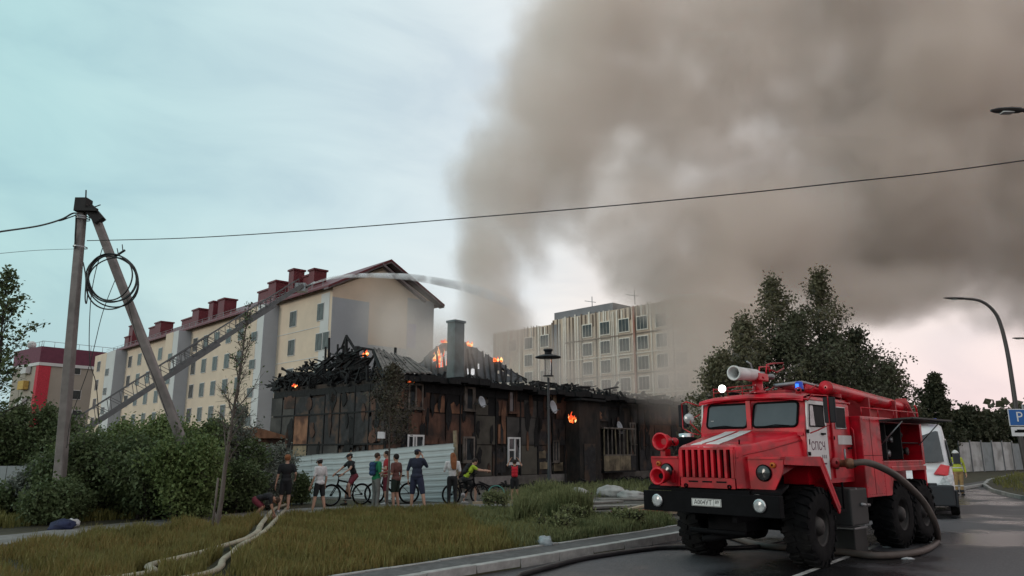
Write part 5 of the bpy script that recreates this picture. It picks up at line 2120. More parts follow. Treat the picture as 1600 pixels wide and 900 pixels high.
# doors (left and right sides)
for s in (1, -1):
    Y = s * (CY + .012)
    dpoly = [(-.10, 1.72), (-.12, 2.22), (-.17, 2.655), (-.20, 2.675), (-.84, 2.675), (-.86, 2.65), (-.86, 1.34), (-.66, 1.34), (-.52, 1.52), (-.18, 1.72)]
    dm = 'white'
    dr = MB().prism([(x, Y - s * .012, z) for x, z in dpoly], (0, s * .03, 0)).build('front_door', dm, tr)
    ww = [(-.19, 2.24), (-.235, 2.60), (-.76, 2.60), (-.76, 2.24)]
    MB().prism([(x, Y + s * .019, z) for x, z in ww], (0, s * .004, 0)).build('door_window', 'interior_shade', dr)
    MB().prism([(-.21, Y + s * .024, 2.25), (-.25, Y + s * .024, 2.59), (-.36, Y + s * .024, 2.59), (-.40, Y + s * .024, 2.25)], (0, s * .002, 0)).build('quarter_light', 'headglass', dr)
    MB().tube([(x, Y + s * .022, z) for x, z in ww], .014, 6, closed=True).build('window_seal', 'black', dr)
    MB().box((-.74, Y + s * .018, 2.10), (-.60, Y + s * .05, 2.13)).build('handle', 'black', dr)
    if s > 0:
        text_mesh('СПСЧ', .20, 'lettering', 'inkred', dr, (-.47, Y + .019, 1.90), (pi / 2, 0, pi), .002, .95)
        MB().box((-.62, Y + .018, 1.70), (-.58, Y + .022, 1.76)).box((-.69, Y + .018, 1.70), (-.65, Y + .022, 1.76)).box((-.76, Y + .018, 1.70), (-.72, Y + .022, 1.76)).build('worn_lettering', 'steel', dr)
        MB().box((-.16, Y + .018, 1.93), (-.125, Y + .024, 2.02)).build('emblem', 'ink', dr)
        MB().box((-.74, Y + .018, 1.60), (-.60, Y + .023, 1.625)).build('lettering', 'inkred', dr)
    MB().box((-.895, Y - s * .010, 1.32), (-.875, Y + s * .004, 2.68)).build('door_gap', 'black', tr)
    rd = MB().prism([(x, Y - s * .012, z) for x, z in [(-1.08, 1.36), (-1.08, 2.60), (-1.12, 2.665), (-1.76, 2.665), (-1.82, 2.60), (-1.82, 1.36)]], (0, s * .028, 0)).build('rear_door', 'red', tr)
    MB().box((-1.66, Y + s * .017, 2.22), (-1.22, Y + s * .021, 2.60)).build('door_window', 'interior_shade', rd)
    MB().tube([(-1.66, Y + s * .02, 2.22), (-1.22, Y + s * .02, 2.22), (-1.22, Y + s * .02, 2.60), (-1.66, Y + s * .02, 2.60)], .014, 6, closed=True).build('window_seal', 'white', rd)
    MB().box((-1.86, Y + s * .017, 1.94), (-1.28, Y + s * .023, 2.10)).build('white_panel', 'white', rd)
    MB().box((-1.78, Y + s * .02, 1.86), (-1.66, Y + s * .05, 1.89)).build('handle', 'black', rd)
    # mirrors on tube arms
    mi = MB().tube([(-.12, s * 1.07, 2.66), (.05, s * 1.22, 2.74), (-.10, s * 1.42, 2.72), (-.10, s * 1.42, 2.25), (-.05, s * 1.2, 2.15), (-.12, s * 1.07, 2.12)], .012, 6).build('mirror_arm', 'red', tr)
    MB().box((-.17, s * 1.33, 2.28), (-.11, s * 1.52, 2.70), .015).build('mirror', 'mirror', mi)
# grab rail, step
MB().tube([(-.98, CY + .03, 2.62), (-.98, CY + .07, 2.55), (-.98, CY + .07, 1.75), (-.98, CY + .03, 1.68)], .014, 6).build('grab_rail', 'red', tr)
MB().box((-.95, .85, .82), (-.35, 1.20, .86)).box((-.95, 1.16, .86), (-.92, 1.19, 1.30)).box((-.4, 1.16, .86), (-.37, 1.19, 1.30)).build('step', 'black', tr)
MB().box((-.95, .5, 1.0), (-.1, .95, 1.29)).build('battery_box', 'black', tr)
MB().box((-1.95, .55, .55), (-1.22, 1.18, 1.18), .03).build('fuel_tank', 'tank', tr)
MB().box((-1.5, .45, 1.16), (-1.45, 1.185, 1.19)).box((-1.75, .45, .53), (-1.70, 1.185, .55)).build('tank_strap', 'steel', tr)
MB().tube([(-1.6, 1.2, .9), (-2.2, 1.1, .86)], .03, 8).build('exhaust', 'steel', tr)
MB().lathe([(0, .2), (0, .24), (.7, .24), (.7, .0)], (-2.0, .75, .95), (-1, 0, 0), 16).build('air_tank', 'black', tr)

# ---- body
BY = 1.19
B0, B1 = -1.95, -5.15
O0, O1 = -2.85, -5.02       # open locker
mb = MB()
mb.box((O0, -BY, 1.0), (B0, BY, 2.46), .015)            # solid front block
mb.box((O1 - .12, -BY, 1.55), (O1, BY, 2.46), .01)          # rear pillar
mb.box((O1, -BY, 1.52), (O0, BY, 1.64), .01)                # shelf sill
mb.box((O1, -BY, 2.37), (O0, BY, 2.46), .01)                # top
mb.box((O1, -BY, 1.64), (O0, .45, 2.37))                   # inner bulkhead / far side
mb.build('body', 'red', tr)
MB().box((O1, .455, 1.645), (O0 - .002, .47, 2.365)).build('locker_back', 'interior_shade', tr)  # dark sheet paints the shade at the back of the open locker
lk = MB()
g = random.Random(4)
lk.build('x', 'steel') if False else None
eq = MB().box((O0 - .35, .48, 1.66), (O0 - .30, BY - .03, 2.36)).box((O0 - 1.15, .48, 1.66), (O0 - 1.11, BY - .03, 2.36)).box((O1 + .02, .5, 1.98), (O0 - 1.15, BY - .05, 2.0)).build('locker_shelf', 'interior_shade', tr)
for (x, z, r_) in ((O0 - .20, 1.80, .07), (O0 - .45, 1.9, .10), (O0 - .75, 1.78, .09), (O0 - .6, 2.12, .06), (O0 - .95, 2.05, .08), (O0 - 1.4, 1.80, .11), (O0 - 1.75, 1.82, .11), (O0 - 1.5, 2.15, .07)):
    MB().lathe([(0, r_), (.04, r_), (.06, r_ * .6), (.12, r_ * .5), (.13, r_ * .75), (.16, r_ * .75), (.17, .01)], (x, BY - .30, z), (0, 1, 0), 16).build('valve', 'steel' if g.random() < .5 else 'tank', tr)
for (x, z) in ((O0 - .1, 2.2), (O0 - .22, 2.24)):
    MB().lathe([(0, .05), (.02, .055), (.025, .04)], (x, BY - .2, z), (0, 1, 0), 14).build('gauge', 'headglass', tr)
MB().tube([(O0 - .5, .8, 1.66), (O0 - .52, .9, 2.0), (O0 - .9, .95, 2.1), (O0 - 1.0, .8, 1.7)], .035, 8).build('pipe', 'steel', tr)
# raised locker flap
fl_ = MB().prism([(O0 + .02, BY - .02, 2.385), (O1 - .06, BY - .02, 2.385), (O1 - .06, BY + .62, 2.42), (O0 + .02, BY + .62, 2.42)], (0, 0, .03)).build('locker_flap', 'tank', tr)
for x_s in (O0 - .05, O1 + .08):
    MB().tube([(x_s, BY - .02, 1.95), (x_s, BY + .40, 2.38)], .012, 6).build('gas_strut', 'steel', fl_)
# rear wheel arches: rail, corner posts, mud flap
mb = MB()
mb.box((O1 - .12, BY - .05, 1.44), (O0 - .35, BY + .01, 1.53), .008)
mb.box((O1 - .12, BY - .25, .86), (O1 - .02, BY, 1.45), .008)
mb.prism([(O0 - .28, BY, 1.0), (O0 - .46, BY, 1.44), (O0 - .35, BY, 1.53), (O0, BY, 1.53), (O0, BY, 1.0)], (0, -.05, 0))
for s in (-1,):
    mb.box((O1 - .12, -BY, 1.44), (O0 - .35, -BY + .05, 1.53), .008)
mb.build('wheel_arch', 'red', tr)
MB().box((O0 - .34, .75, .62), (O0 - .31, BY, 1.5)).box((O1 - .06, .75, .5), (O1 - .03, BY, 1.2)).build('mud_flap', 'rubber', tr)
MB().box((O1 - .1, -BY + .02, 1.05), (O0, BY - .4, 1.52)).build('tank_body', 'red_dull', tr)
# hose outlet on the cab-body gap
MB().lathe([(0, .10), (.05, .10), (.06, .065), (.20, .065), (.21, .09), (.30, .09), (.31, .07), (.36, .07)], (-1.12, CY + .0, 1.61), (0, 1, 0), 18).build('outlet', 'brass', tr)
MB().lathe([(0, .05), (.02, .09), (.05, .09), (.06, .03)], (-.95, CY + .06, 1.62), (.3, 1, .1), 12).build('outlet_valve', 'red_dull', tr)
MB().tube([(-1.3, CY + .03, 1.62), (-1.3, CY + .12, 1.66), (-1.3, CY + .12, 1.86)], .018, 6).build('outlet_lever', 'steel', tr)

# rivet rows, seams and hinges on the body and cab
rv = MB()
for k in range(15):
    z = 1.08 + k * .095
    rv.ell((B0 - .05, BY + .003, z), (.008, .005, .008), 6, 4).ell((O0 + .05, BY + .003, z if z < 1.5 or z > 1.6 else 1.5), (.008, .005, .008), 6, 4)
for k in range(11):
    rv.ell((B0 - .05 - k * .08, BY + .003, 2.40), (.008, .005, .008), 6, 4).ell((B0 - .05 - k * .08, BY + .003, 1.05), (.008, .005, .008), 6, 4)
for k in range(22):
    rv.ell((O0 - .05 - k * .1, BY + .003, 1.60), (.008, .005, .008), 6, 4)
tag(rv.build('rivet', 'red_dull', tr), kind='stuff')
MB().box((B0 - .42, BY - .001, 1.04), (B0 - .412, BY + .003, 2.44)).build('panel_seam', 'black', tr)
MB().box((B0 - .015, BY - .001, 1.74), (O0 + .015, BY + .003, 1.748)).build('panel_seam', 'black', tr)
for z in (1.75, 2.12):
    MB().box((-.14, CY + .02, z), (-.08, CY + .045, z + .06)).build('hinge', 'black', tr)
    MB().box((-1.13, CY + .02, z - .1), (-1.07, CY + .045, z - .04)).build('hinge', 'black', tr)
MB().tube([(-1.88, CY + .03, 1.55), (-1.88, CY + .07, 1.6), (-1.88, CY + .07, 2.2), (-1.88, CY + .03, 2.25)], .013, 6).build('grab_rail', 'red', tr)
for s in (-1, 1):
    MB().tube([(1.40, s * .60, 1.93), (1.43, s * .62, 1.97), (1.43, s * .62, 2.0)], .012, 6).build('hood_marker', 'black', tr)
    pass
# ---- roof gear
t1 = MB().lathe([(0, .02), (.0, .118), (.05, .118), (3.55, .118), (3.60, .118), (3.60, .01)], (-1.50, .80, 2.975), V((-3.45, 0, -.20)), 20).build('suction_tube', 'red', tr)
MB().lathe([(-.02, .02), (-.02, .128), (.07, .128), (.07, .118)], (-1.50, .80, 2.975), V((-3.45, 0, -.20)), 20).build('end_cap', 'red', t1)
t2 = MB().lathe([(0, .02), (.0, .10), (3.2, .10), (3.2, .01)], (-1.35, .45, 2.97), V((-3.3, 0, -.18)), 16).build('suction_tube', 'red', tr)
MB().lathe([(0, .02), (.0, .075), (1.5, .075), (1.5, .01)], (-.95, .20, 2.99), V((-1, 0, .0)), 14).build('suction_tube', 'red_dull', tr)
for x in (-1.7, -3.0, -4.4):
    MB().box((x - .03, .3, 2.46), (x + .03, .98, 2.86)).build('tube_rack', 'red_dull', tr)
mb = MB()
for x in (-2.1, -2.9, -3.7, -4.5, -5.1):
    mb.tube([(x, BY - .03, 2.46), (x, BY - .03, 2.62)], .012, 6)
    mb.tube([(x, -BY + .03, 2.46), (x, -BY + .03, 2.62)], .012, 6)
for s in (-1, 1):
    mb.tube([(-2.1, s * (BY - .03), 2.62), (-5.1, s * (BY - .03), 2.62)], .014, 6)
mb.build('body_rail', 'red', tr)
# rear ladder hoops
for y in (1.12, .95, .75):
    MB().tube([(-5.18, y, 2.3), (-5.18, y, 2.72), (-5.10, y, 2.78)], .018, 6).build('ladder_hoop', 'red', tr)
MB().prism([(-5.2, .55, 2.46), (-5.2, 1.1, 2.46), (-5.2, .92, 2.95), (-5.2, .72, 2.95)], (-.04, 0, 0)).build('rear_bracket', 'red_dull', tr)
# cab roof rail and platform
mb = MB()
for z in (2.90, 2.97):
    mb.tube([(-.35, -.85, z), (-.30, -.4, z + .02), (-.30, .0, z + .03)], .010, 6)
for y in (-.85, -.55, -.25, 0):
    mb.tube([(-.33, y, 2.80), (-.33, y, 2.99)], .010, 6)
mb.tube([(-.35, -.85, 2.97), (-1.7, -.85, 2.97)], .010, 6)
mb.build('roof_rail', 'red', tr)
MB().lathe([(0, .10), (.04, .10), (.05, .05)], (-.55, -.55, 2.86), (0, 0, 1), 14).build('roof_hatch', 'black', tr)
MB().box((-1.9, -.3, 2.86), (-.5, .5, 2.90)).build('roof_platform', 'red_dull', tr)
# monitor
mo = MB().lathe([(0, .15), (.04, .15), (.05, .10), (.25, .09), (.26, .13), (.30, .13)], (-.45, .0, 2.86), (0, 0, 1), 18).build('monitor_base', 'red', tr)
MB().box((-.66, -.12, 3.08), (-.30, .12, 3.22), .02).build('monitor_yoke', 'red', mo)
mz = 3.19
mbb = MB().lathe([(-.02, .01), (0, .085), (.02, .105), (.55, .115), (.72, .122), (.76, .132), (.80, .132), (.80, .105), (.55, .095), (.3, .05), (.3, .001)], (-.42, 0, mz), (1, 0, -.02), 26).build('monitor_barrel', 'white', mo)
MB().lathe([(0, .04), (.18, .055), (.2, .001)], (-.05, 0, mz), (1, 0, -.02), 14).build('monitor_core', 'black', mbb)
MB().lathe([(0, .05), (.15, .055), (.16, .075), (.24, .075), (.25, .04), (.55, .04), (.56, .055), (.62, .055), (.62, .01)], (-.42, 0, mz), (-1, 0, .02), 16).build('monitor_pipe', 'steel', mo)
MB().tube([(-.30, 0, mz + .10), (-.28, -.02, mz + .20), (-.20, -.05, mz + .24)], .018, 6).build('sight', 'steel', mo)
MB().tube([(-.60, .10, mz), (-.62, .12, mz + .2), (-.85, .14, mz + .24), (-1.18, .16, mz + .27), (-1.2, .16, mz + .17), (-.95, .14, mz + .08), (-.7, .12, mz + .12)], .016, 6).build('monitor_handle', 'red', mo)
MB().tube([(-.68, -.08, mz), (-.75, -.10, mz + .18), (-1.12, -.10, mz + .22), (-1.15, -.1, mz + .12)], .016, 6).build('monitor_handle', 'red', mo)
mb = MB()
mb.tube([(-.7, .2, 3.0), (-1.3, .45, 3.08), (-1.9, .55, 3.02)], .035, 8)
mb.build('spare_nozzle', 'steel', mo)
mb = MB()
g = random.Random(9)
for k in range(16):
    a = V((g.uniform(-1.6, -.6), g.uniform(-.1, .75), 2.92))
    mb.tube([a, a + V((g.uniform(-.3, .3), g.uniform(-.2, .2), g.uniform(0, .16)))], .014, 5)
mb.build('roof_fittings', 'red_dull', mo)
MB().lathe([(0, .055), (.07, .055), (.08, .03)], (-.42, .78, 2.86), (.6, .3, .1), 14).build('horn', 'red_dull', tr)
# beacons
for (x, y, z) in ((-.80, .62, 2.88), (-4.9, .25, 2.78)):
    be = MB().lathe([(0, .085), (.03, .085), (.035, .07)], (x, y, z), (0, 0, 1), 16).build('beacon_base', 'black', tr)
    MB().lathe([(.035, .078), (.16, .070), (.175, .05), (.18, .001)], (x, y, z), (0, 0, 1), 18).build('beacon', 'blue_lens', be)
    MB().box((x - .02, y - .035, z + .05), (x + .03, y + .035, z + .14)).build('bulb', 'blue_glow', be)
    MB().box((x + .072, y - .03, z + .06), (x + .080, y + .03, z + .13)).build('bulb', 'blue_glow', be)
sp = MB().lathe([(-.1, .03), (-.03, .07), (.0, .075)], (-.22, -.60, 2.965), (1, .25, 0), 18).tube([(-.26, -.61, 2.8), (-.26, -.61, 2.92)], .014, 6).build('spotlight', 'black', tr)
MB().lathe([(.0, .072), (.012, .05), (.015, .001)], (-.22, -.60, 2.965), (1, .25, 0), 18).build('lens', 'spot_glow', sp)
# round convex mirror on the west side
mr_ = MB().tube([(-.12, -1.05, 2.5), (.02, -1.16, 2.40), (.05, -1.16, 2.34), (-.10, -1.0, 2.12)], .010, 6).build('mirror_arm', 'red', tr)
MB().lathe([(-.03, .04), (-.01, .095), (.0, .10), (.012, .088), (.02, .001)], (.03, -1.19, 2.42), (1, .5, 0), 20).build('convex_mirror', 'headglass', mr_)

# foam horns on the west side of the hood
for (x, z, y, a) in ((.95, 1.99, -1.16, .1), (1.50, 1.41, -.86, .2)):
    hs_ = .86 if z > 1.7 else .78
    pd = MB().lathe([(q * hs_, r_ * hs_) for q, r_ in [(-.30, .04), (-.27, .10), (-.16, .115), (-.15, .13), (-.12, .13), (-.10, .155), (.08, .17), (.10, .185), (.125, .185), (.125, .15), (.05, .13), (-.05, .05)]], (x, y, z), (1, -a * .2 + .1, 0), 26).build('foam_horn', 'red', tr)
    MB().lathe([(-.03, .11), (-.028, .0)], (x, y, z), (1, -a * .2 + .1, 0), 24).build('horn_mesh', 'red_dull' if z > 1.7 else 'black', pd)
    MB().lathe([(-.46, .04), (-.44, .075), (-.36, .075), (-.35, .05), (-.28, .05)], (x, y, z), (1, -a * .2 + .1, 0), 16).build('coupling', 'red', pd)
MB().box((1.12, -.98, 1.30), (1.26, -.74, 1.50)).build('horn_bracket', 'red', tr)
MB().beam((.9, -1.15, 1.73), (.9, -1.15, 1.86), .1, .16).build('horn_bracket', 'red', tr)
# lathe-like second row: side locker fittings of the west side just behind
MB().lathe([(0, .19), (.3, .19), (.32, .08)], (.2, -1.16, 1.76), (0, 0, 1), 20).build('air_intake', 'black', tr)
MB().lathe([(0, .14), (.06, .14), (.07, .05)], (.2, -1.16, 2.08), (0, 0, 1), 20).build('intake_cap', 'chrome', tr)

# ---- suction hose from the outlet to the ground and back under the truck
TW = tr.matrix_basis if False else (Matrix.Translation(tr.location) @ Matrix.Rotation(tr.rotation_euler.z, 4, 'Z'))
pa_ = TW @ V((-1.12, CY + .30, 1.61))
pb_ = TW @ V((-1.16, CY + .55, 1.63))
q = [pa_, pb_, at(1392, 738, 13.3), at(1420, 760, 13.75), at(1444, 786, 14.15), at(1461, 818, 14.45), G(1465, 843, -.06), G(1448, 858, -.06), G(1412, 866, -.06), G(1362, 868, -.06), G(1312, 862, -.06),
     G(1262, 858, -.06), G(1190, 852, -.06), G(1142, 838, -.06), G(1105, 822, -.06), V((2.9, 19.0, -.06))]
wire('suction_hose', q, .062, 'hose_brown', label='thick brown hose looping from the truck side down to the wet road', cat='hose', group='fire hoses')
puddle = None
g = random.Random(2)
for (px, py, s, lab) in ((1386, 855, .09, 'small white stone on the wet road inside the hose loop'), (1418, 873, .11, 'flat white scrap on the road beside the hose loop')):
    lump('scrap', G(px, py, -.12) - V((0, 0, .03)), (s, s * .6, .035), 'whitecloth', lab, 'litter', px)
# wheel chock / crate between the axles
cr_ = thing('wheel_chock', 'grey box standing under the truck between front and middle wheels', 'box', TW @ V((-2.25, .60, 0)), tr.rotation_euler.z)
MB().box((-.28, -.28, 0), (.28, .28, .42), .02).build('shell', 'tank', cr_)
MB().box((-.30, -.30, .42), (.30, .30, .46), .01).build('lid', 'steel', cr_)

# ================================================================== VAN (ambulance-like minibus) behind the truck
VH = R(28.5)
vc = at(1424, 700, 22.4)
M['vanwhite'] = mat('van_white', (.60, .60, .62), .35, .04, 3, dirt=(.38, .37, .37), dirt_amt=.4)
M['vandark'] = mat('van_black_plastic', (.018, .02, .025), .5, .1, 3)
va = thing('minibus', 'white high-roof van with red hood flashes and blue roof light parked behind the fire engine', 'van', (vc.x, vc.y, -.12), -(pi / 2 + VH))


def van_sec(x, wb, wt, zb, zt, zs):
    """closed section (from left bottom over the top to right bottom)"""
    pts = []
    for s in (-1, 1):
        col = [(s * wb * .96, zb), (s * wb, zb + .15), (s * wb, zs), (s * (wb * .4 + wt * .6), zs + (zt - zs) * .6), (s * wt, zt - .10), (s * wt * .9, zt - .02), (s * wt * .4, zt)]
        pts.append(col if s < 0 else col[::-1])
    return [V((x, y, z)) for y, z in pts[0] + pts[1]]


st = [(.0, .88, .70, .30, .85, .7), (-.12, .96, .80, .30, 1.12, .9), (-.5, 1.0, .86, .30, 1.24, 1.1), (-.95, 1.02, .88, .30, 1.38, 1.15), (-1.35, 1.02, .86, .30, 1.98, 1.2), (-1.75, 1.03, .86, .30, 2.52, 1.3), (-2.1, 1.03, .88, .30, 2.68, 1.35), (-5.3, 1.03, .88, .30, 2.72, 1.35)]
MB().loft([van_sec(*s) for s in st], True, True).build('body', 'vanwhite', va)
# windscreen lies on the sloping front
wsq = [(-.99, .82, 1.47), (-1.72, .76, 2.38), (-1.80, .5, 2.47), (-1.80, -.5, 2.47), (-1.72, -.76, 2.38), (-.99, -.82, 1.47), (-.95, -.4, 1.46), (-.95, .4, 1.46)]
MB().add([V(p) + V((.035, 0, .04)) for p in wsq], [(0, 1, 2, 3, 4, 5, 6, 7)]).build('windscreen', 'lampdark', va)
MB().box((.0, -.97, .28), (.11, .97, .86), .04).box((-.5, -1.035, .26), (.02, -.97, .72), .02).box((-.5, .97, .26), (.02, 1.035, .72), .02).build('bumper', 'vandark', va)
MB().box((.03, -.55, .70), (.09, .55, .92), .02).build('grille', 'vandark', va)
for s in (-1, 1):
    MB().prism([(-.02, s * .58, .86), (-.02, s * .92, .86), (-.22, s * 1.0, .98), (-.35, s * 1.0, 1.16), (-.10, s * .74, 1.10)], (.085, 0, .01)).build('headlamp', 'headglass', va)
    MB().prism([(-.12, s * .50, 1.155), (-.14, s * .86, 1.12), (-.90, s * .95, 1.37), (-.92, s * .72, 1.42)], (.0, 0, .02)).build('hood_flash', 'red', va)
    sg_ = MB().prism([(-1.15, s * 1.03, 1.38), (-1.75, s * .945, 2.15), (-2.25, s * .94, 2.2), (-2.3, s * 1.035, 1.38)], (0, s * .018, 0)).build('side_window', 'lampdark', va)
    MB().box((-5.2, s * 1.03, 1.0), (-1.2, s * 1.04, 1.2)).build('side_stripe', 'red', va)
    MB().box((-1.15, s * 1.06, 1.45), (-1.05, s * 1.25, 1.75), .02).build('mirror', 'vandark', va)
    for x in (-.72, -4.2):
        w_ = MB().lathe([(-.11, .2), (-.11, .33), (-.08, .345), (.08, .345), (.11, .33), (.11, .2)], (x, s * .95, .345), (0, s, 0), 24).build('wheel', 'rubber', va)
        MB().lathe([(.095, .22), (.08, .15), (.10, .06), (.10, .001)], (x, s * .95, .345), (0, s, 0), 16).build('rim', 'steel', w_)
lb2 = MB().box((-2.1, -.55, 2.68), (-1.75, .55, 2.76), .02).build('light_bar', 'vanwhite', va)
MB().box((-2.08, -.78, 2.70), (-1.78, -.35, 2.83), .03).build('beacon', 'blue_glow', lb2)
MB().box((-2.08, .35, 2.70), (-1.78, .78, 2.83), .03).build('beacon', 'blue_lens', lb2)
# dark car far beyond the firefighter
cx_ = at(1503, 727, 74)
dc = thing('parked_car', 'dark car parked far along the road behind the firefighter', 'car', (cx_.x, cx_.y, -.1), -(pi / 2 + R(35)))
MB().loft([[V((x, y, z)) for y, z in ((-.8, .3), (-.88, .6), (-.8 * w, zt * .9), (-.6 * w, zt), (.6 * w, zt), (.8 * w, zt * .9), (.88, .6), (.8, .3))] for x, zt, w in ((0, .75, .9), (-.9, .95, .95), (-1.6, 1.42, .85), (-3.0, 1.45, .85), (-4.0, 1.0, .9), (-4.3, .7, .9))], True, True).build('body', 'vandark', dc)
for s in (-1, 1):
    for x in (-.8, -3.4):
        MB().lathe([(0, .1), (0, .32), (.2, .32), (.2, .1)], (x, s * .72, .32), (0, s, 0), 16).build('wheel', 'rubber', dc)

# ================================================================== PEOPLE
def cap_to(vs, fs, p0, p1, r0, r1, n=10):
    """closed rounded cone appended to lists"""
    mb = MB()
    p0, p1 = V(p0), V(p1)
    d = (p1 - p0)
    L = max(d.length, 1e-5)
    d = d / L
    pts, rs = [], []
    for a in (-90, -55, -20):
        pts.append(p0 + d * r0 * sin(R(a)))
        rs.append(max(1e-4, r0 * cos(R(a))))
    for f in (.25, .5, .75):
        pts.append(p0.lerp(p1, f))
        rs.append(r0 + (r1 - r0) * f)
    for a in (20, 55, 90):
        pts.append(p1 + d * r1 * sin(R(a)))
        rs.append(max(1e-4, r1 * cos(R(a))))
    mb.tube(pts, rs, n)
    b = len(vs)
    vs += mb.v
    fs += [tuple(i + b for i in f) for f in mb.f]


def ell_to(vs, fs, c, r, rot=None, n=12, m=9):
    mb = MB().ell(c, r, n, m, rot)
    b = len(vs)
    vs += mb.v
    fs += [tuple(i + b for i in f) for f in mb.f]


def fused(name, vs, fs, m, parent, vox, smooth=4):
    """melt overlapping volumes into one continuous skin"""
    me = bpy.data.meshes.new(name)
    me.from_pydata([tuple(v) for v in vs], [], fs)
    o = bpy.data.objects.new(name, me)
    COL.objects.link(o)
    md = o.modifiers.new('r', 'REMESH')
    md.mode = 'VOXEL'
    md.voxel_size = vox
    ms = o.modifiers.new('s', 'SMOOTH')
    ms.iterations = smooth
    ms.factor = .5
    dg = bpy.context.evaluated_depsgraph_get()
    me2 = bpy.data.meshes.new_from_object(o.evaluated_get(dg))
    o.modifiers.clear()
    o.data = me2
    bpy.data.meshes.remove(me)
    me2.name = name
    me2.polygons.foreach_set('use_smooth', [True] * len(me2.polygons))
    me2.materials.clear()
    me2.materials.append(M[m])
    o.parent = parent
    return o


M['skin'] = mat('skin', (.40, .235, .17), .55, .06, 8)
M['skin_tan'] = mat('tanned_skin', (.33, .18, .12), .55, .06, 8)
for nme, c in (('cloth_black', (.012, .012, .014)), ('cloth_white', (.52, .52, .53)), ('cloth_green', (.014, .17, .07)), ('cloth_red', (.34, .025, .03)), ('cloth_brown', (.125, .052, .045)),
               ('cloth_navy', (.016, .020, .040)), ('cloth_navy2', (.022, .026, .055)), ('cloth_grey', (.16, .16, .15)), ('cloth_lime', (.30, .42, .03)), ('cloth_blue', (.02, .05, .12)),
               ('hair_dark', (.016, .011, .009)), ('hair_ginger', (.20, .075, .03)), ('hair_blond', (.26, .15, .085)), ('hair_brown', (.045, .026, .017)), ('shoe_white', (.42, .42, .42)),
               ('shoe_dark', (.02, .02, .022)), ('bag_red', (.42, .012, .025)), ('ff_tan', (.30, .20, .09)), ('ff_lime', (.38, .42, .05)), ('reflect', (.55, .56, .55)), ('helmet', (.55, .55, .55)), ('eye', (.01, .01, .01)),
               ('cloth_darkred', (.13, .018, .03)), ('cloth_grey_cap', (.22, .22, .23))):
    M[nme] = mat(nme, c, .45 if nme == 'helmet' else .85, .12, 14, bump=.15 if 'cloth' in nme or 'ff' in nme else 0)

BASE = dict(pel=(0, 0, .525), wai=(0, .005, .615), che=(0, 0, .73), nck=(0, -.005, .825), hd=(0, .012, .925),
            shL=(-.108, 0, .805), shR=(.108, 0, .805), elL=(-.145, -.01, .64), elR=(.145, -.01, .64), wrL=(-.15, .03, .50), wrR=(.15, .03, .50),
            hiL=(-.05, 0, .515), hiR=(.05, 0, .515), knL=(-.058, .012, .285), knR=(.058, .012, .285), anL=(-.062, -.012, .045), anR=(.062, -.012, .045),
            look=0.0, face=(0, 1, 0))


def hand_to(vs, fs, h, w, fdir, palmn, side, curl=.5):
    """palm with four unequal fingers and a thumb; w wrist position, fdir finger direction"""
    w = V(w)
    f = V(fdir).normalized()
    n = V(palmn)
    n = (n - f * n.dot(f)).normalized()
    s = f.cross(n) * side
    k = .108 * h
    pc = w + f * k * .42
    rot = Matrix((s, f, n)).transposed()
    ell_to(vs, fs, pc, (k * .24, k * .34, k * .12), rot, 10, 7)
    for i, (off, ln) in enumerate(((-.18, .46), (-.06, .52), (.06, .49), (.17, .38))):
        a = pc + f * k * .27 + s * k * off
        d1 = (f + n * curl * .45).normalized()
        b = a + d1 * k * ln * .5
        d2 = (f * (1 - curl * .6) + n * curl * 1.2).normalized()
        c = b + d2 * k * ln * .5
        cap_to(vs, fs, a, b, .0062 * h, .0058 * h, 6)
        cap_to(vs, fs, b, c, .0058 * h, .005 * h, 6)
    a = w + f * k * .22 - s * k * .2
    b = a + (-s * .8 + f * .7 + n * .2).normalized() * k * .26
    c = b + (-s * .2 + f + n * .4).normalized() * k * .22
    cap_to(vs, fs, a, b, .0075 * h, .0065 * h, 6)
    cap_to(vs, fs, b, c, .0065 * h, .0052 * h, 6)


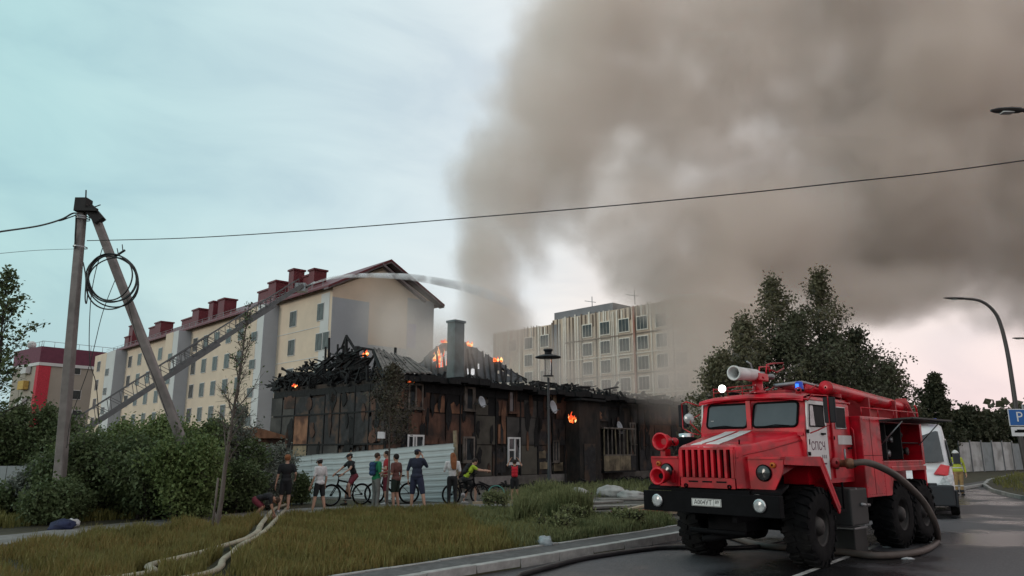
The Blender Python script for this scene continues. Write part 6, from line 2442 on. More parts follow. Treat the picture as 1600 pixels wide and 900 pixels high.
def person(label, pos, h, yaw, pose=None, top='cloth_black', bottom='cloth_black', sleeve=.55, leg='short', hair='hair_brown', hairstyle='short',
           shoes='shoe_dark', cap_=None, pack=None, skin='skin', fat=1.0, top_len=0, cap_dir=None, gloves=None, extra=None, cat='person'):
    P = dict(BASE)
    if pose:
        P.update(pose)
    look = P.pop('look')
    face = V(P.pop('face')).normalized()
    J = {k: V(v) * h for k, v in P.items()}
    t = thing('person', label, cat, pos, yaw)
    up = (J['hd'] - J['nck']).normalized()
    fv = (face - up * face.dot(up)).normalized()
    sv = fv.cross(up)
    HR = Matrix((sv, fv, up)).transposed()
    hc = J['hd']
    sc_ = h * (1.0 if h > 1.62 else 1.08)
    vs, fs = [], []
    # head: skull, jaw, nose, ears, neck
    ell_to(vs, fs, hc + up * .012 * sc_, (.044 * sc_, .054 * sc_, .056 * sc_), HR, 16, 12)
    ell_to(vs, fs, hc - up * .024 * sc_ + fv * .012 * sc_, (.034 * sc_, .040 * sc_, .044 * sc_), HR, 14, 10)
    cap_to(vs, fs, hc + fv * .052 * sc_ - up * .002 * sc_, hc + fv * .062 * sc_ - up * .016 * sc_, .006 * sc_, .009 * sc_, 8)
    for s in (-1, 1):
        ell_to(vs, fs, hc + sv * s * .045 * sc_ - up * .004 * sc_, (.006 * sc_, .011 * sc_, .017 * sc_), HR, 8, 6)
    cap_to(vs, fs, J['nck'] - up * .01 * h, hc - up * .03 * sc_, .033 * h, .029 * h, 12)
    # trunk
    tors = []
    td = (J['nck'] - J['pel'])
    side = (J['shR'] - J['shL']).normalized()
    fwd = side.cross(td.normalized()) * -1
    TR = Matrix((side, td.normalized().cross(side), td.normalized())).transposed()

    def trunk(vs, fs, g, low=False):
        ell_to(vs, fs, J['che'] + td * .05, (.098 * h * g, .062 * h * g, .10 * h * g), TR, 16, 10)
        ell_to(vs, fs, J['wai'], (.076 * h * g * fat, .054 * h * g * fat, .085 * h * g), TR, 16, 10)
        ell_to(vs, fs, J['pel'], (.083 * h * g * fat, .062 * h * g * fat, .062 * h * g), TR, 16, 10)
        for s in 'LR':
            cap_to(vs, fs, J['nck'] - up * .005 * h, J['sh' + s], .035 * h * g, .034 * h * g)
    trunk(vs, fs, 1.0)
    for s, sg in (('L', -1), ('R', 1)):
        cap_to(vs, fs, J['sh' + s], J['el' + s], .031 * h, .0225 * h)
        cap_to(vs, fs, J['el' + s], J['wr' + s], .0225 * h, .0150 * h)
        fd_ = (J['wr' + s] - J['el' + s]).normalized()
        hand_to(vs, fs, h, J['wr' + s], fd_, (V((0, 0, 1)).cross(fd_) * sg if abs(fd_.z) < .8 else V((-sg, .2, 0))), sg, .6)
        cap_to(vs, fs, J['hi' + s], J['kn' + s], .052 * h * fat, .033 * h)
        mid = J['kn' + s].lerp(J['an' + s], .3) - (J['kn' + s] - J['hi' + s]).cross(side).normalized() * .0 * h
        cap_to(vs, fs, J['kn' + s], mid, .032 * h, .033 * h)
        cap_to(vs, fs, mid, J['an' + s], .033 * h, .019 * h)
        ft = V(P.get('foot' + s, (0, 1, 0)))
        cap_to(vs, fs, J['an' + s] - V((0, 0, .02 * h)) - ft * .018 * h, J['an' + s] + ft * .085 * h - V((0, 0, .028 * h)), .019 * h, .014 * h)
    body = fused('body', vs, fs, skin, t, .0088 * h if h < 2 else .012, 3)
    # eyes and brows sit on the face
    for s in (-1, 1):
        MB().ell(hc + fv * .0515 * sc_ + sv * s * .018 * sc_ + up * .004 * sc_, (.0065 * sc_, .004 * sc_, .004 * sc_), 8, 6, HR).build('eye', 'eye', t)
    MB().ell(hc + fv * .050 * sc_ - up * .034 * sc_, (.013 * sc_, .004 * sc_, .0035 * sc_), 8, 6, HR).build('mouth', 'cloth_darkred', t)
    # hair
    vs, fs = [], []
    if hairstyle != 'none':
        ell_to(vs, fs, hc + up * .020 * sc_ - fv * .010 * sc_, (.050 * sc_, .056 * sc_, .056 * sc_), HR, 16, 12)
        if hairstyle == 'messy':
            gg = random.Random(int(h * 999))
            for k in range(14):
                d = V((gg.uniform(-1, 1), gg.uniform(-1, .5), gg.uniform(-.2, 1))).normalized()
                ell_to(vs, fs, hc + HR @ V((d.x * .043, d.y * .045 - .01, d.z * .048 + .02)) * sc_, .017 * sc_, None, 8, 6)
        if hairstyle == 'long':
            gg = random.Random(5)
            for k in range(9):
                x = -.045 + .09 * k / 8
                a = hc + sv * x * sc_ * .9 - fv * .03 * sc_
                b = J['nck'] - td * .05 + sv * x * h * 1.0 - fv * .058 * h
                c = J['che'] - td * .02 + sv * x * h * .85 - fv * .075 * h - V((0, 0, gg.uniform(0, .05) * h))
                cap_to(vs, fs, a, b, .022 * h, .021 * h, 8)
                cap_to(vs, fs, b, c, .021 * h, .011 * h, 8)
        if not cap_ or hairstyle == 'long':
            fused('hair', vs, fs, hair, t, .009 * h, 2)
        else:
            vs, fs = [], []
            ell_to(vs, fs, hc + up * .000 * sc_ - fv * .013 * sc_, (.048 * sc_, .050 * sc_, .040 * sc_), HR, 16, 12)
            fused('hair', vs, fs, hair, t, .009 * h, 2)
    if cap_:
        mb = MB()
        cd = fv if cap_dir is None else V(cap_dir)
        secs = []
        for i in range(6):
            a = R(90 * i / 5)
            r = cos(a) * .056 * sc_ + .0005
            z = sin(a) * .044 * sc_
            secs.append([hc + up * (.020 * sc_ + z) + (sv * cos(b) * r + fv * sin(b) * r * 1.12) - fv * .006 * sc_ for b in [2 * pi * k / 18 for k in range(19)]])
        mb.loft(secs, True, False)
        cpo = mb.build('cap', cap_, t)
        q = []
        cs = cd.cross(up).normalized()
        for k in range(9):
            b = R(-70 + 140 * k / 8)
            q.append((hc + up * .022 * sc_ + (cd * cos(b) * .060 + cs * sin(b) * .052) * sc_, hc + up * .012 * sc_ + (cd * (.060 * cos(b) + .045 * cos(b)) + cs * sin(b) * .050) * sc_))
        MB().loft([[a for a, _ in q], [b for _, b in q]], True, False).build('brim', cap_, cpo)
    # shirt
    vs, fs = [], []
    trunk(vs, fs, 1.10)
    if top_len:
        ell_to(vs, fs, J['pel'] + td * .07, (.100 * h * fat, .080 * h * fat, .056 * h), TR, 16, 10)
    for s in 'LR':
        e = J['sh' + s].lerp(J['el' + s], min(1, sleeve * 1.0))
        cap_to(vs, fs, J['sh' + s], e, .041 * h, .037 * h - .008 * h * min(1, sleeve))
        if sleeve > 1:
            cap_to(vs, fs, J['el' + s], J['el' + s].lerp(J['wr' + s], min(1, sleeve - 1)), .030 * h, .024 * h)
    # keep the collar below the chin
    fused('shirt', vs, fs, top, t, .0105 * h, 4)
    # trousers
    vs, fs = [], []
    ell_to(vs, fs, J['pel'], (.093 * h * fat, .072 * h * fat, .068 * h), TR, 16, 10)
    for s in 'LR':
        k = {'short': .78, 'knee': 1.0, 'long': 1.0}[leg]
        e = J['hi' + s].lerp(J['kn' + s], k)
        cap_to(vs, fs, J['hi' + s], e, .060 * h * fat, .047 * h * (1.0 if leg != 'long' else .9))
        if leg == 'long':
            cap_to(vs, fs, J['kn' + s], J['an' + s], .040 * h, .032 * h)
    fused('trousers' if leg == 'long' else 'shorts', vs, fs, bottom, t, .0105 * h, 4)
    # shoes
    for s in 'LR':
        ft = V(P.get('foot' + s, (0, 1, 0)))
        vs, fs = [], []
        a = J['an' + s]
        cap_to(vs, fs, a - V((0, 0, .022 * h)) - ft * .022 * h, a + ft * .035 * h - V((0, 0, .020 * h)), .027 * h, .024 * h)
        cap_to(vs, fs, a + ft * .03 * h - V((0, 0, .024 * h)), a + ft * .095 * h - V((0, 0, .028 * h)), .024 * h, .017 * h)
        fused('shoe', vs, fs, shoes, t, .010 * h, 2)
    if pack:
        vs, fs = [], []
        bk = TR @ V((0, -1, 0))
        if bk.dot(TR @ V((0, 1, 0))) > 0:
            bk = -bk
        c = J['che'] - td * .05 + bk * .085 * h
        for dx in (-.035, .035):
            for dz in (-.075, 0, .07):
                ell_to(vs, fs, c + side * dx * h + td.normalized() * dz * h, (.045 * h, .048 * h, .055 * h), TR, 12, 8)
        bp = fused('backpack', vs, fs, pack, t, .011 * h, 3)
        for s in 'LR':
            a = J['sh' + s].lerp(J['nck'], .35)
            MB().tube([a + bk * .06 * h, a + td * .10 + bk * 0, a - bk * .055 * h - td * .02, a - bk * .06 * h - td * .2, c + side * (.06 * h if s == 'R' else -.06 * h) - td * .25], .011 * h, 6).build('strap', pack, bp)
    if extra:
        extra(t, J, h)
    return t


def gp(px, py, z=0.0):
    p = G(px, py, z)
    return V((p.x, p.y, z - .0))


def bicycle(label, pos, yaw, lean=0.0, wheel_r=.34, fm='black', steer=.0, s=1.0, wheelbase=1.08, group='bicycles'):
    """local +y is forward; origin midway between the wheel contacts"""
    t = thing('bicycle', label, 'bicycle', pos, yaw, group)
    t.rotation_euler = (0, lean, yaw)
    wb = wheelbase
    fr = MB()
    bb = V((0, -.10, .30))
    st = V((0, -.24, .78))
    hd0, hd1 = V((0, .33, .66)), V((0, .29, .82))
    ra, fa = V((0, -wb / 2 + .02, wheel_r)), V((0, wb / 2, wheel_r))
    fr.tube([bb, st], .024, 8).tube([bb, hd0], .034, 8).tube([st - V((0, -.03, .10)), hd1 - V((0, 0, .03))], .026, 8).tube([hd0, hd1], .03, 8)
    for s_ in (-.05, .05):
        fr.tube([bb + V((s_ * .6, 0, 0)), ra + V((s_, 0, 0))], .011, 6).tube([st - V((0, 0, .12)) + V((s_ * .4, 0, 0)), ra + V((s_, 0, 0))], .009, 6)
    fr.build('frame', fm, t)
    fk = MB()
    fk.tube([hd0 + V((-.055, .015, -.02)), fa + V((-.055, 0, 0))], .016, 6).tube([hd0 + V((.055, .015, -.02)), fa + V((.055, 0, 0))], .016, 6)
    fk.beam(hd0 + V((-.06, .01, -.01)), hd0 + V((.06, .01, -.01)), .035).build('fork', fm, t)
    hb = MB().tube([hd1, hd1 + V((0, .02, .10)), hd1 + V((0, .06, .14))], .016, 8)
    hb.tube([hd1 + V((-.32, -.02, .17)), hd1 + V((-.12, .05, .15)), hd1 + V((.12, .05, .15)), hd1 + V((.32, -.02, .17))], .014, 8)
    h_ = hb.build('handlebar', fm, t)
    for s_ in (-1, 1):
        MB().tube([hd1 + V((s_ * .22, .01, .165)), hd1 + V((s_ * .33, -.02, .17))], .019, 8).build('grip', 'rubber', h_)
    sa = MB().tube([st, st + V((0, -.02, .10))], .014, 8).build('seat_post', 'steel', t)
    vs, fs = [], []
    MB().ell(st + V((0, -.06, .12)), (.065, .11, .028), 12, 8).ell(st + V((0, .05, .12)), (.028, .10, .022), 10, 6).build('saddle', 'rubber', t)
    cr = MB().lathe([(-.006, .02), (-.006, .085), (.006, .085), (.006, .02)], bb + V((.05, 0, 0)), (1, 0, 0), 20).beam(bb + V((.07, 0, 0)), bb + V((.07, .09, -.14)), .02).beam(bb - V((.07, 0, 0)), bb + V((-.07, -.09, .14)), .02).build('crank', 'steel', t)
    MB().box((.08, -.05, -.012), (.16, .05, .012)).build('pedal', 'rubber', cr).location = bb + V((0, .09, -.14))
    MB().box((-.16, -.05, -.012), (-.08, .05, .012)).build('pedal', 'rubber', cr).location = bb + V((0, -.09, .14))
    for c in (ra, fa):
        w = bpy.data.objects.new('wheel', None)
        COL.objects.link(w)
        w.parent = t
        w.location = c
        MB().tube([(0, (wheel_r - .028) * cos(a), (wheel_r - .028) * sin(a)) for a in [2 * pi * k / 32 for k in range(32)]], .034, 8, closed=True).build('tyre', 'rubber', w)
        MB().lathe([(-.012, wheel_r - .06), (-.012, wheel_r - .045), (.012, wheel_r - .045), (.012, wheel_r - .06), (-.012, wheel_r - .06)], (0, 0, 0), (1, 0, 0), 32).build('rim', 'steel', w)
        sp = MB()
        for k in range(18):
            a = 2 * pi * k / 18
            sp.tube([(.02 * (-1) ** k, .02 * cos(a), .02 * sin(a)), (0, (wheel_r - .05) * cos(a), (wheel_r - .05) * sin(a))], .0016, 4)
        sp.build('spokes', 'steel', w)
        MB().lathe([(-.04, .02), (-.03, .035), (.03, .035), (.04, .02)], (0, 0, 0), (1, 0, 0), 14).build('hub', 'black', w)
    return t


M['cloth_dgreen'] = mat('dark_green_cloth', (.012, .022, .016), .85, .1, 14)
# 1 crouching child gathering the hose
person('child in dark shirt crouched low over the pale hose with bare legs', gp(399, 811), 1.42, R(-75),
       dict(pel=(0, -.02, .33), wai=(0, .06, .37), che=(0, .17, .39), nck=(0, .26, .38), hd=(0, .33, .33), face=(0, .5, -1),
            shL=(-.10, .24, .37), shR=(.10, .24, .37), elL=(-.10, .27, .21), elR=(.11, .27, .21), wrL=(-.08, .30, .09), wrR=(.08, .33, .08),
            hiL=(-.05, -.01, .31), hiR=(.05, -.01, .31), knL=(-.08, .12, .21), knR=(.08, .10, .21), anL=(-.07, -.02, .045), anR=(.07, -.02, .045)),
       top='cloth_black', bottom='cloth_darkred', skin='skin_tan', shoes='shoe_white', hair='hair_brown')
# 2 boy in black seen from behind
person('child with tousled ginger hair in black T-shirt and black shorts seen from behind', gp(444, 801), 1.60, R(12),
       dict(anR=(.055, .0, .045), wrL=(-.17, -.01, .50), wrR=(.15, .08, .60), elR=(.16, -.02, .67), knL=(-.07, 0, .28), anL=(-.10, -.03, .045)),
       top='cloth_black', bottom='cloth_black', hair='hair_ginger', hairstyle='messy', shoes='shoe_white', sleeve=.75, top_len=1)
# 3 white T-shirt, cap facing left
person('child in white T-shirt, pale peaked cap and black shorts looking sideways', gp(497, 802), 1.52, R(55),
       dict(face=(.25, 1, -.1), knL=(-.07, .03, .28), anL=(-.10, .05, .045), anR=(.10, -.06, .045), knR=(.08, -.02, .28), wrR=(.16, .03, .49), wrL=(-.15, .06, .5), hd=(0, .03, .92)),
       top='cloth_white', bottom='cloth_black', hair='hair_dark', cap_='cloth_grey_cap', shoes='shoe_white', top_len=1, sleeve=.8)
# 4 boy on the mountain bike (facing the camera, turned left)
bk_yaw = R(128)
bpz = V((-5.0, 23.6, 0))
b4 = gp(541, 790)
bicycle('black mountain bike with the capped boy sitting on it against the fence', b4, bk_yaw, .02)
person('boy in black T-shirt and dark cap sitting astride the black mountain bike', b4 + V((-sin(bk_yaw), cos(bk_yaw), 0)) * -.24, 1.62, bk_yaw,
       dict(pel=(0, 0, .57), wai=(0, .03, .65), che=(0, .08, .755), nck=(0, .10, .845), hd=(0, .125, .94), face=(0, 1, -.1),
            shL=(-.105, .09, .825), shR=(.105, .09, .825), elL=(-.18, .19, .71), elR=(.18, .20, .71), wrL=(-.17, .31, .63), wrR=(.17, .31, .63),
            hiL=(-.05, .0, .56), hiR=(.05, 0, .56), knL=(-.085, .16, .40), knR=(.10, .10, .30), anL=(-.07, .12, .17), anR=(.15, .10, .045)),
       top='cloth_black', bottom='cloth_darkred', cap_='cloth_black', hair='hair_dark', shoes='shoe_dark', leg='short')
# 5 green shirt
person('boy in green T-shirt and grey long trousers with a blue bag on his back', gp(586, 796), 1.66, R(-50),
       dict(wrL=(-.10, .14, .60), elL=(-.15, .02, .64), wrR=(.13, .12, .66), face=(.1, 1, 0)),
       top='cloth_green', bottom='cloth_grey', leg='long', hair='hair_brown', pack='cloth_blue', sleeve=.9, top_len=1)
# second bicycle behind the three boys
b5 = gp(603, 789)
bicycle('dark bicycle standing behind the boy in green and the boy in brown', b5 + V((.1, .55, 0)), R(97), .03, wheelbase=1.15)
# 6 red shirt
person('boy in red T-shirt standing between the green and the brown shirted boys', gp(602, 789), 1.72, R(100),
       dict(face=(0, 1, -.2), wrL=(-.10, .16, .66), elL=(-.16, .02, .66), wrR=(.12, .10, .52)),
       top='cloth_red', bottom='cloth_darkred', hair='hair_dark', shoes='shoe_white', leg='knee')
# 7 brown shirt
person('boy in brown T-shirt and dark green shorts facing the boy in green', gp(617, 796), 1.62, R(62),
       dict(face=(.2, 1, 0), wrL=(-.12, .15, .62), wrR=(.15, .02, .5), anL=(-.05, .0, .045), anR=(.07, -.03, .045)),
       top='cloth_brown', bottom='cloth_dgreen', hair='hair_dark', shoes='shoe_white', sleeve=.8, top_len=1)
# 8 man in navy
person('man in navy cap, navy T-shirt and shorts standing with legs apart, hand at his mouth', gp(650, 797), 1.78, R(-14),
       dict(face=(.75, 1, .05), elR=(.155, .06, .70), wrR=(.06, .10, .855), elL=(-.165, -.01, .64), wrL=(-.165, .02, .50),
            knL=(-.075, 0, .285), anL=(-.085, -.01, .045), knR=(.105, .01, .285), anR=(.16, -.02, .045)),
       top='cloth_navy', bottom='cloth_navy2', cap_='cloth_navy', hair='hair_dark', fat=1.12, sleeve=.95, top_len=1, leg='knee', cap_dir=(.9, .45, .05))
# 9 girl with long hair
person('girl with long ginger hair, white top and black trousers seen from behind', gp(706, 792), 1.66, R(8),
       dict(face=(-.3, 1, 0), elL=(-.15, .02, .66), wrL=(-.10, .12, .72), wrR=(.12, .10, .56)),
       top='cloth_white', bottom='cloth_black', leg='long', hair='hair_ginger', hairstyle='long', sleeve=.9, shoes='shoe_dark', fat=.92)
# 10 lime shirt on a bike
b10 = gp(724, 789)
bicycle('dark bicycle under the boy in lime, its rear wheel beside the girl', b10 + V((.05, .10, 0)), R(-62), -.03, wheelbase=1.02, wheel_r=.33)
person('boy in lime T-shirt with a black backpack leaning on his bicycle handlebar', gp(729, 787), 1.58, R(-72),
       dict(pel=(0, -.05, .50), wai=(0, -.0, .585), che=(0, .07, .685), nck=(0, .12, .77), hd=(0, .165, .85), face=(0, 1, -.35),
            shL=(-.10, .11, .755), shR=(.10, .11, .755), elL=(-.13, .25, .70), elR=(.14, .23, .68), wrL=(-.14, .40, .68), wrR=(.14, .38, .67),
            hiL=(-.05, -.03, .49), hiR=(.05, -.03, .49), knL=(-.07, .02, .27), knR=(.08, .17, .33), anL=(-.10, -.04, .045), anR=(.10, .16, .06)),
       top='cloth_lime', bottom='cloth_black', hair='hair_dark', pack='cloth_black', shoes='shoe_white', sleeve=.6)
# 11 child with red backpack
person('small child in dark clothes wearing a bright red backpack, arms raised', gp(804, 785), 1.42, R(2),
       dict(elL=(-.17, .02, .86), elR=(.17, .02, .86), wrL=(-.12, .06, .96), wrR=(.12, .06, .96), shL=(-.105, 0, .82), shR=(.105, 0, .82)),
       top='cloth_black', bottom='cloth_black', hair='hair_dark', pack='bag_red', shoes='shoe_white', skin='skin_tan')


# 12 firefighter
def ff_extra(t, J, h):
    for z0, z1, m in ((.60, .645, 'reflect'), (.70, .72, 'reflect')):
        MB().lathe([(0, .112 * h), (.02 * h, .112 * h)], (0, 0, z0 * h), (0, 0, 1), 20).build('reflective_band', 'reflect', t)
    MB().lathe([(0, .058 * h), (.0, .078 * h), (.02 * h, .066 * h), (.05 * h, .05 * h), (.07 * h, .02 * h), (.075 * h, .001)], J['hd'] + V((0, 0, .008 * h)), (0, 0, 1), 18).build('helmet', 'helmet', t)
    for s in (-1, 1):
        MB().tube([(s * .055 * h, -.01 * h, .06 * h), (s * .055 * h, -.01 * h, .12 * h)], .046 * h, 10).build('boot', 'shoe_dark', t)
        MB().lathe([(0, .050 * h), (.02 * h, .050 * h)], (s * .058 * h, .0, .20 * h), (0, 0, 1), 14).build('reflective_band', 'reflect', t)


person('firefighter in yellow-lime jacket, tan trousers and white helmet walking up the road', at(1491, 700, 32.5).xy.to_3d() - V((0, 0, .12)), 1.86, R(172),
       dict(wrL=(-.17, .02, .50), wrR=(.17, .02, .50), elL=(-.17, -.02, .64), elR=(.17, -.02, .64)), top='ff_lime', bottom='ff_tan', leg='long', sleeve=1.9, hairstyle='short', hair='hair_dark', shoes='shoe_dark', fat=1.3, top_len=1,
       pack=None, extra=ff_extra)
ffp = at(1489, 712, 34.7)
# lying bicycles
bl = bicycle('pale grey bicycle lying on its side in the grass by the path', G(243, 806), R(75), 0, fm='steel')
bl.rotation_euler = (R(0), R(82), R(60))
bl.location = G(248, 803) + V((0, 0, .10))
bl2 = bicycle('bicycle half hidden in weeds behind the bare sapling', G(345, 802), R(75), 0, fm='steel')
bl2.rotation_euler = (R(0), R(-70), R(110))
bl2.location = G(338, 800) + V((.2, .6, .10))

# ================================================================== TREES AND BUSHES
M['leaf_birch'] = leafmat('birch_leaves', (.045, .045, .024), (.10, .095, .055), .7, .22)
M['leaf_dark'] = leafmat('dark_leaves', (.032, .036, .020), (.06, .064, .038), .6, .2)
M['leaf_willow'] = leafmat('willow_leaves', (.055, .088, .026), (.10, .135, .048), .7, .25)
M['leaf_pale'] = leafmat('pale_shrub_leaves', (.055, .070, .052), (.13, .145, .125), 1.3, .25)
M['leaf_deep'] = leafmat('deep_green_leaves', (.042, .066, .026), (.07, .096, .042), .8, .25)  # deeper green foliage for low bushes and saplings
M['leaf_burnt'] = leafmat('scorched_leaves', (.022, .022, .015), (.045, .040, .025), 1.2, .15)


def grow(g, base, height, spread, n_limb, twigs=6, trunk_r=.12, droop=0.0, first=.18, multi=1, vase=.5, top_narrow=.35, wig=.03, lean_v=(0, 0)):
    """returns (segments [(p,q,r0,r1)], leaf anchor points)"""
    segs, tips = [], []
    for m_ in range(multi):
        a0 = g.uniform(0, 2 * pi)
        lean = spread * .25 * (m_ > 0) * g.uniform(.6, 1.6)
        pts = [V(base) + V((g.uniform(-.1, .1) * (multi > 1) * 3, g.uniform(-.1, .1) * (multi > 1) * 3, 0))]
        hgt = height * (1 if m_ == 0 else g.uniform(.65, .95))
        ns = 8
        for i in range(ns):
            f = (i + 1) / ns
            pts.append(pts[0] + V((cos(a0) * lean * f + lean_v[0] * f + g.uniform(-wig, wig) * hgt * .5, sin(a0) * lean * f + lean_v[1] * f + g.uniform(-wig, wig) * hgt * .5, hgt * f)))
        for i in range(ns):
            segs.append((pts[i], pts[i + 1], trunk_r * (1 - i / ns) + .012, trunk_r * (1 - (i + 1) / ns) + .010))
        for k in range(n_limb):
            f = first + (1 - first) * (k + g.random()) / n_limb
            i = min(ns - 1, int(f * ns))
            p = pts[i].lerp(pts[i + 1], f * ns - i)
            wide = sin(pi * min(1, (f - first * .6) / (1 - first * .6)) ** .75) * (1 - top_narrow) + top_narrow * (1 - f)
            L = spread * wide * g.uniform(.55, 1.15)
            a = k * 2.4 + g.uniform(-.6, .6)
            el = R(g.uniform(18, 60)) * (1 - vase * .0) + vase * .3
            d = V((cos(a) * cos(el), sin(a) * cos(el), sin(el)))
            q = p
            r = max(.010, trunk_r * (1 - f) * .5)
            m2 = 4
            for j in range(m2):
                d2 = (d + V((g.uniform(-.25, .25), g.uniform(-.25, .25), g.uniform(-.2, .15) - droop * j * .35))).normalized()
                q2 = q + d2 * L / m2
                segs.append((q, q2, r * (1 - j / m2) + .006, r * (1 - (j + 1) / m2) + .005))
                for t_ in range(twigs if j > 0 else twigs // 2):
                    dd_ = (d2 * .6 + V((g.gauss(0, .6), g.gauss(0, .6), g.gauss(.05, .5) - droop))).normalized()
                    tl = L * g.uniform(.10, .30) + .1
                    s0 = q.lerp(q2, g.random())
                    segs.append((s0, s0 + dd_ * tl, .006, .003))
                    tips.append((s0 + dd_ * tl * .35, s0 + dd_ * tl, droop))
                q = q2
    return segs, tips


def plant(name, label, cat, base, height, spread, leafm='leaf_dark', bark='bark_dark', seed=0, n_limb=22, twigs=6, per=14, lsize=.07, trunk_r=.12, droop=0.0, first=.18, multi=1,
          group=None, sigma=.12, crown=True, vase=.5, top_narrow=.35, wig=.03, lean_v=(0, 0)):
    g = random.Random(seed)
    segs, tips = grow(g, (0, 0, 0), height, spread, n_limb, twigs, trunk_r, droop, first, multi, vase, top_narrow, wig, lean_v)
    t = thing(name, label, cat, base, 0, group)
    mb = MB()
    tw = MB()
    for p, q, r0, r1 in segs:
        (mb if r0 > .012 else tw).tube([p, q], [r0, r1], 6 if r0 > .03 else 4 if r0 > .012 else 3, cap=False)
    mb.build('trunk', bark, t, fixn=False)
    if tw.v:
        tag(tw.build('twigs', bark, t, fixn=False), kind='stuff')
    if crown and tips:
        r = np.random.default_rng(seed + 100)
        A_ = np.array([[*a] for a, b, _ in tips])
        B_ = np.array([[*b] for a, b, _ in tips])
        n = len(A_) * per
        idx = np.repeat(np.arange(len(A_)), per)
        f = r.uniform(0, 1.1, (n, 1))
        pts = A_[idx] * (1 - f) + B_[idx] * f + r.normal(0, sigma, (n, 3))
        if droop > 0:
            pts[:, 2] -= np.abs(r.normal(0, .35 * droop, n))
        pts = pts[pts[:, 2] > .05]
        o = leaves('crown', pts, lsize, leafm, t)
    return t


def gb_(px, Y):
    return V((at(px, 700, Y).x, Y, 0))


def hz(py, Y):
    return at(800, py, Y).z


# birches behind the fire engine
for i, (px, Y, top, spr, dr, sd_, lm, lab) in enumerate((
        (1226, 35, 424, 3.5, .5, 3, 'leaf_birch', 'tall birch with the pointed crown on the house side of the clump'),
        (1300, 36, 416, 3.1, .4, 4, 'leaf_birch', 'tallest birch rising straight above the suction tubes of the fire engine'),
        (1176, 34, 486, 3.3, .7, 5, 'leaf_birch', 'weeping birch over the white monitor barrel'),
        (1132, 33, 548, 2.6, .6, 6, 'leaf_birch', 'low drooping birch nearest the burnt house'),
        (1352, 37, 512, 3.8, .3, 7, 'leaf_dark', 'dense dark tree with rounded top behind the rear of the fire engine'),
        (1262, 34, 486, 4.0, .3, 8, 'leaf_dark', 'dark bushy tree in the middle of the clump, lower than the birches'),
        (1402, 38, 566, 2.6, .2, 9, 'leaf_birch', 'pale feathery tree standing at the road end of the clump'),
        (1312, 35, 520, 3.8, .3, 10, 'leaf_dark', 'low dark tree filling the gap under the tallest birch'),
        (1190, 36, 530, 3.2, .3, 12, 'leaf_dark', 'low dark tree under the weeping birch'),
        (1372, 37, 590, 1.6, .3, 13, 'leaf_dark', 'small dark tree beside the pale feathery one'))):
    plant('birch_tree' if lm == 'leaf_birch' else 'broadleaf_tree', lab, 'tree', gb_(px, Y), hz(top, Y) * .97, spr, lm, 'birch_bark' if lm == 'leaf_birch' else 'bark_dark', sd_, n_limb=40, twigs=7,
          per=10 if lm == 'leaf_birch' else 12, lsize=.085, trunk_r=.13, droop=dr, first=.12, sigma=.19, group='trees behind the fire engine', top_narrow=.45)
# tree right, by the far road
plant('broadleaf_tree', 'round dark tree standing alone above the firefighter', 'tree', gb_(1471, 62), hz(590, 62), 2.6, 'leaf_dark', 'bark_dark', 31, n_limb=32, twigs=7, per=12, lsize=.15, trunk_r=.16, sigma=.2, first=.12)
for i, (px, Y, top, spr, lab) in enumerate(((1522, 72, 642, 2.8, 'bushy tree behind the white fence panels nearest the round tree'), (1555, 78, 650, 3.0, 'low rounded tree behind the fence left of the lamp post'.replace('left of', 'just before')),
                                            (1588, 84, 646, 3.0, 'tree behind the fence directly under the parking sign'), (1500, 80, 655, 2.6, 'small dark tree peeping between round tree and fence'),
                                            (1440, 70, 650, 2.6, 'tree behind the van roof lights'), (1620, 80, 640, 3.2, 'tree at the frame edge beyond the parking sign'))):
    plant('broadleaf_tree', lab, 'tree', gb_(px, Y), hz(top, Y), spr, 'leaf_dark', 'bark_dark', 40 + i, n_limb=22, twigs=6, per=10, lsize=.22, trunk_r=.14, sigma=.28, first=.05, group='trees beyond the far fence', multi=2)
# dark hedge right of house behind truck
plant('willow_bush', 'scrubby bush glimpsed between the burnt house and the foam horns', 'bush', gb_(1082, 38), 2.6, 1.5, 'leaf_burnt', 'bark_dark', 61, 18, 6, 10, .10, .05, first=.02, multi=4)
plant('willow_bush', 'dark bush closing the gap under the birches behind the fire engine hood', 'bush', gb_(1150, 34), 2.6, 2.2, 'leaf_deep', 'bark_dark', 62, 18, 6, 12, .10, .05, first=.02, multi=5)

# saplings
plant('sapling', 'thin nearly leafless sapling on a stake in the dry grass', 'tree', G(338, 828), hz(478, 17.1), 1.1, 'leaf_deep', 'bark', 71, n_limb=26, twigs=5, per=1, lsize=.035, trunk_r=.045, first=.28, sigma=.04, vase=1.5, top_narrow=.5, wig=.006, lean_v=(.35, 0))
stk = MB().tube([G(330, 836) - V((0, 0, .1)), G(332, 836) + V((.02, 0, 1.15))], .022, 6).build('stake', 'bark')
tag(stk, 'short wooden stake at the foot of the thin sapling', 'stake')
plant('sapling', 'scorched young tree in front of the house corner with dark withered leaves', 'tree', G(604, 797), hz(572, 22.6), 1.7, 'leaf_burnt', 'bark', 72, n_limb=30, twigs=7, per=5, lsize=.045, trunk_r=.032, first=.42, sigma=.07, vase=.9)
mbx = MB().box((-.11, -.06, -.10), (.11, .06, .10), .01).build('notice_box', 'signwhite')
mbx.location = at(596, 680, 22.5)
tag(mbx, 'small white box fixed to the scorched young tree', 'box')
plant('sapling', 'tiny sprig of leaves sticking up above the slate roof piece', 'tree', at(586, 560, 31.5) - V((0, 0, .0)), .9, .35, 'leaf_burnt', 'bark_dark', 73, n_limb=8, twigs=3, per=5, lsize=.06, trunk_r=.02, first=.2, sigma=.05) if False else None

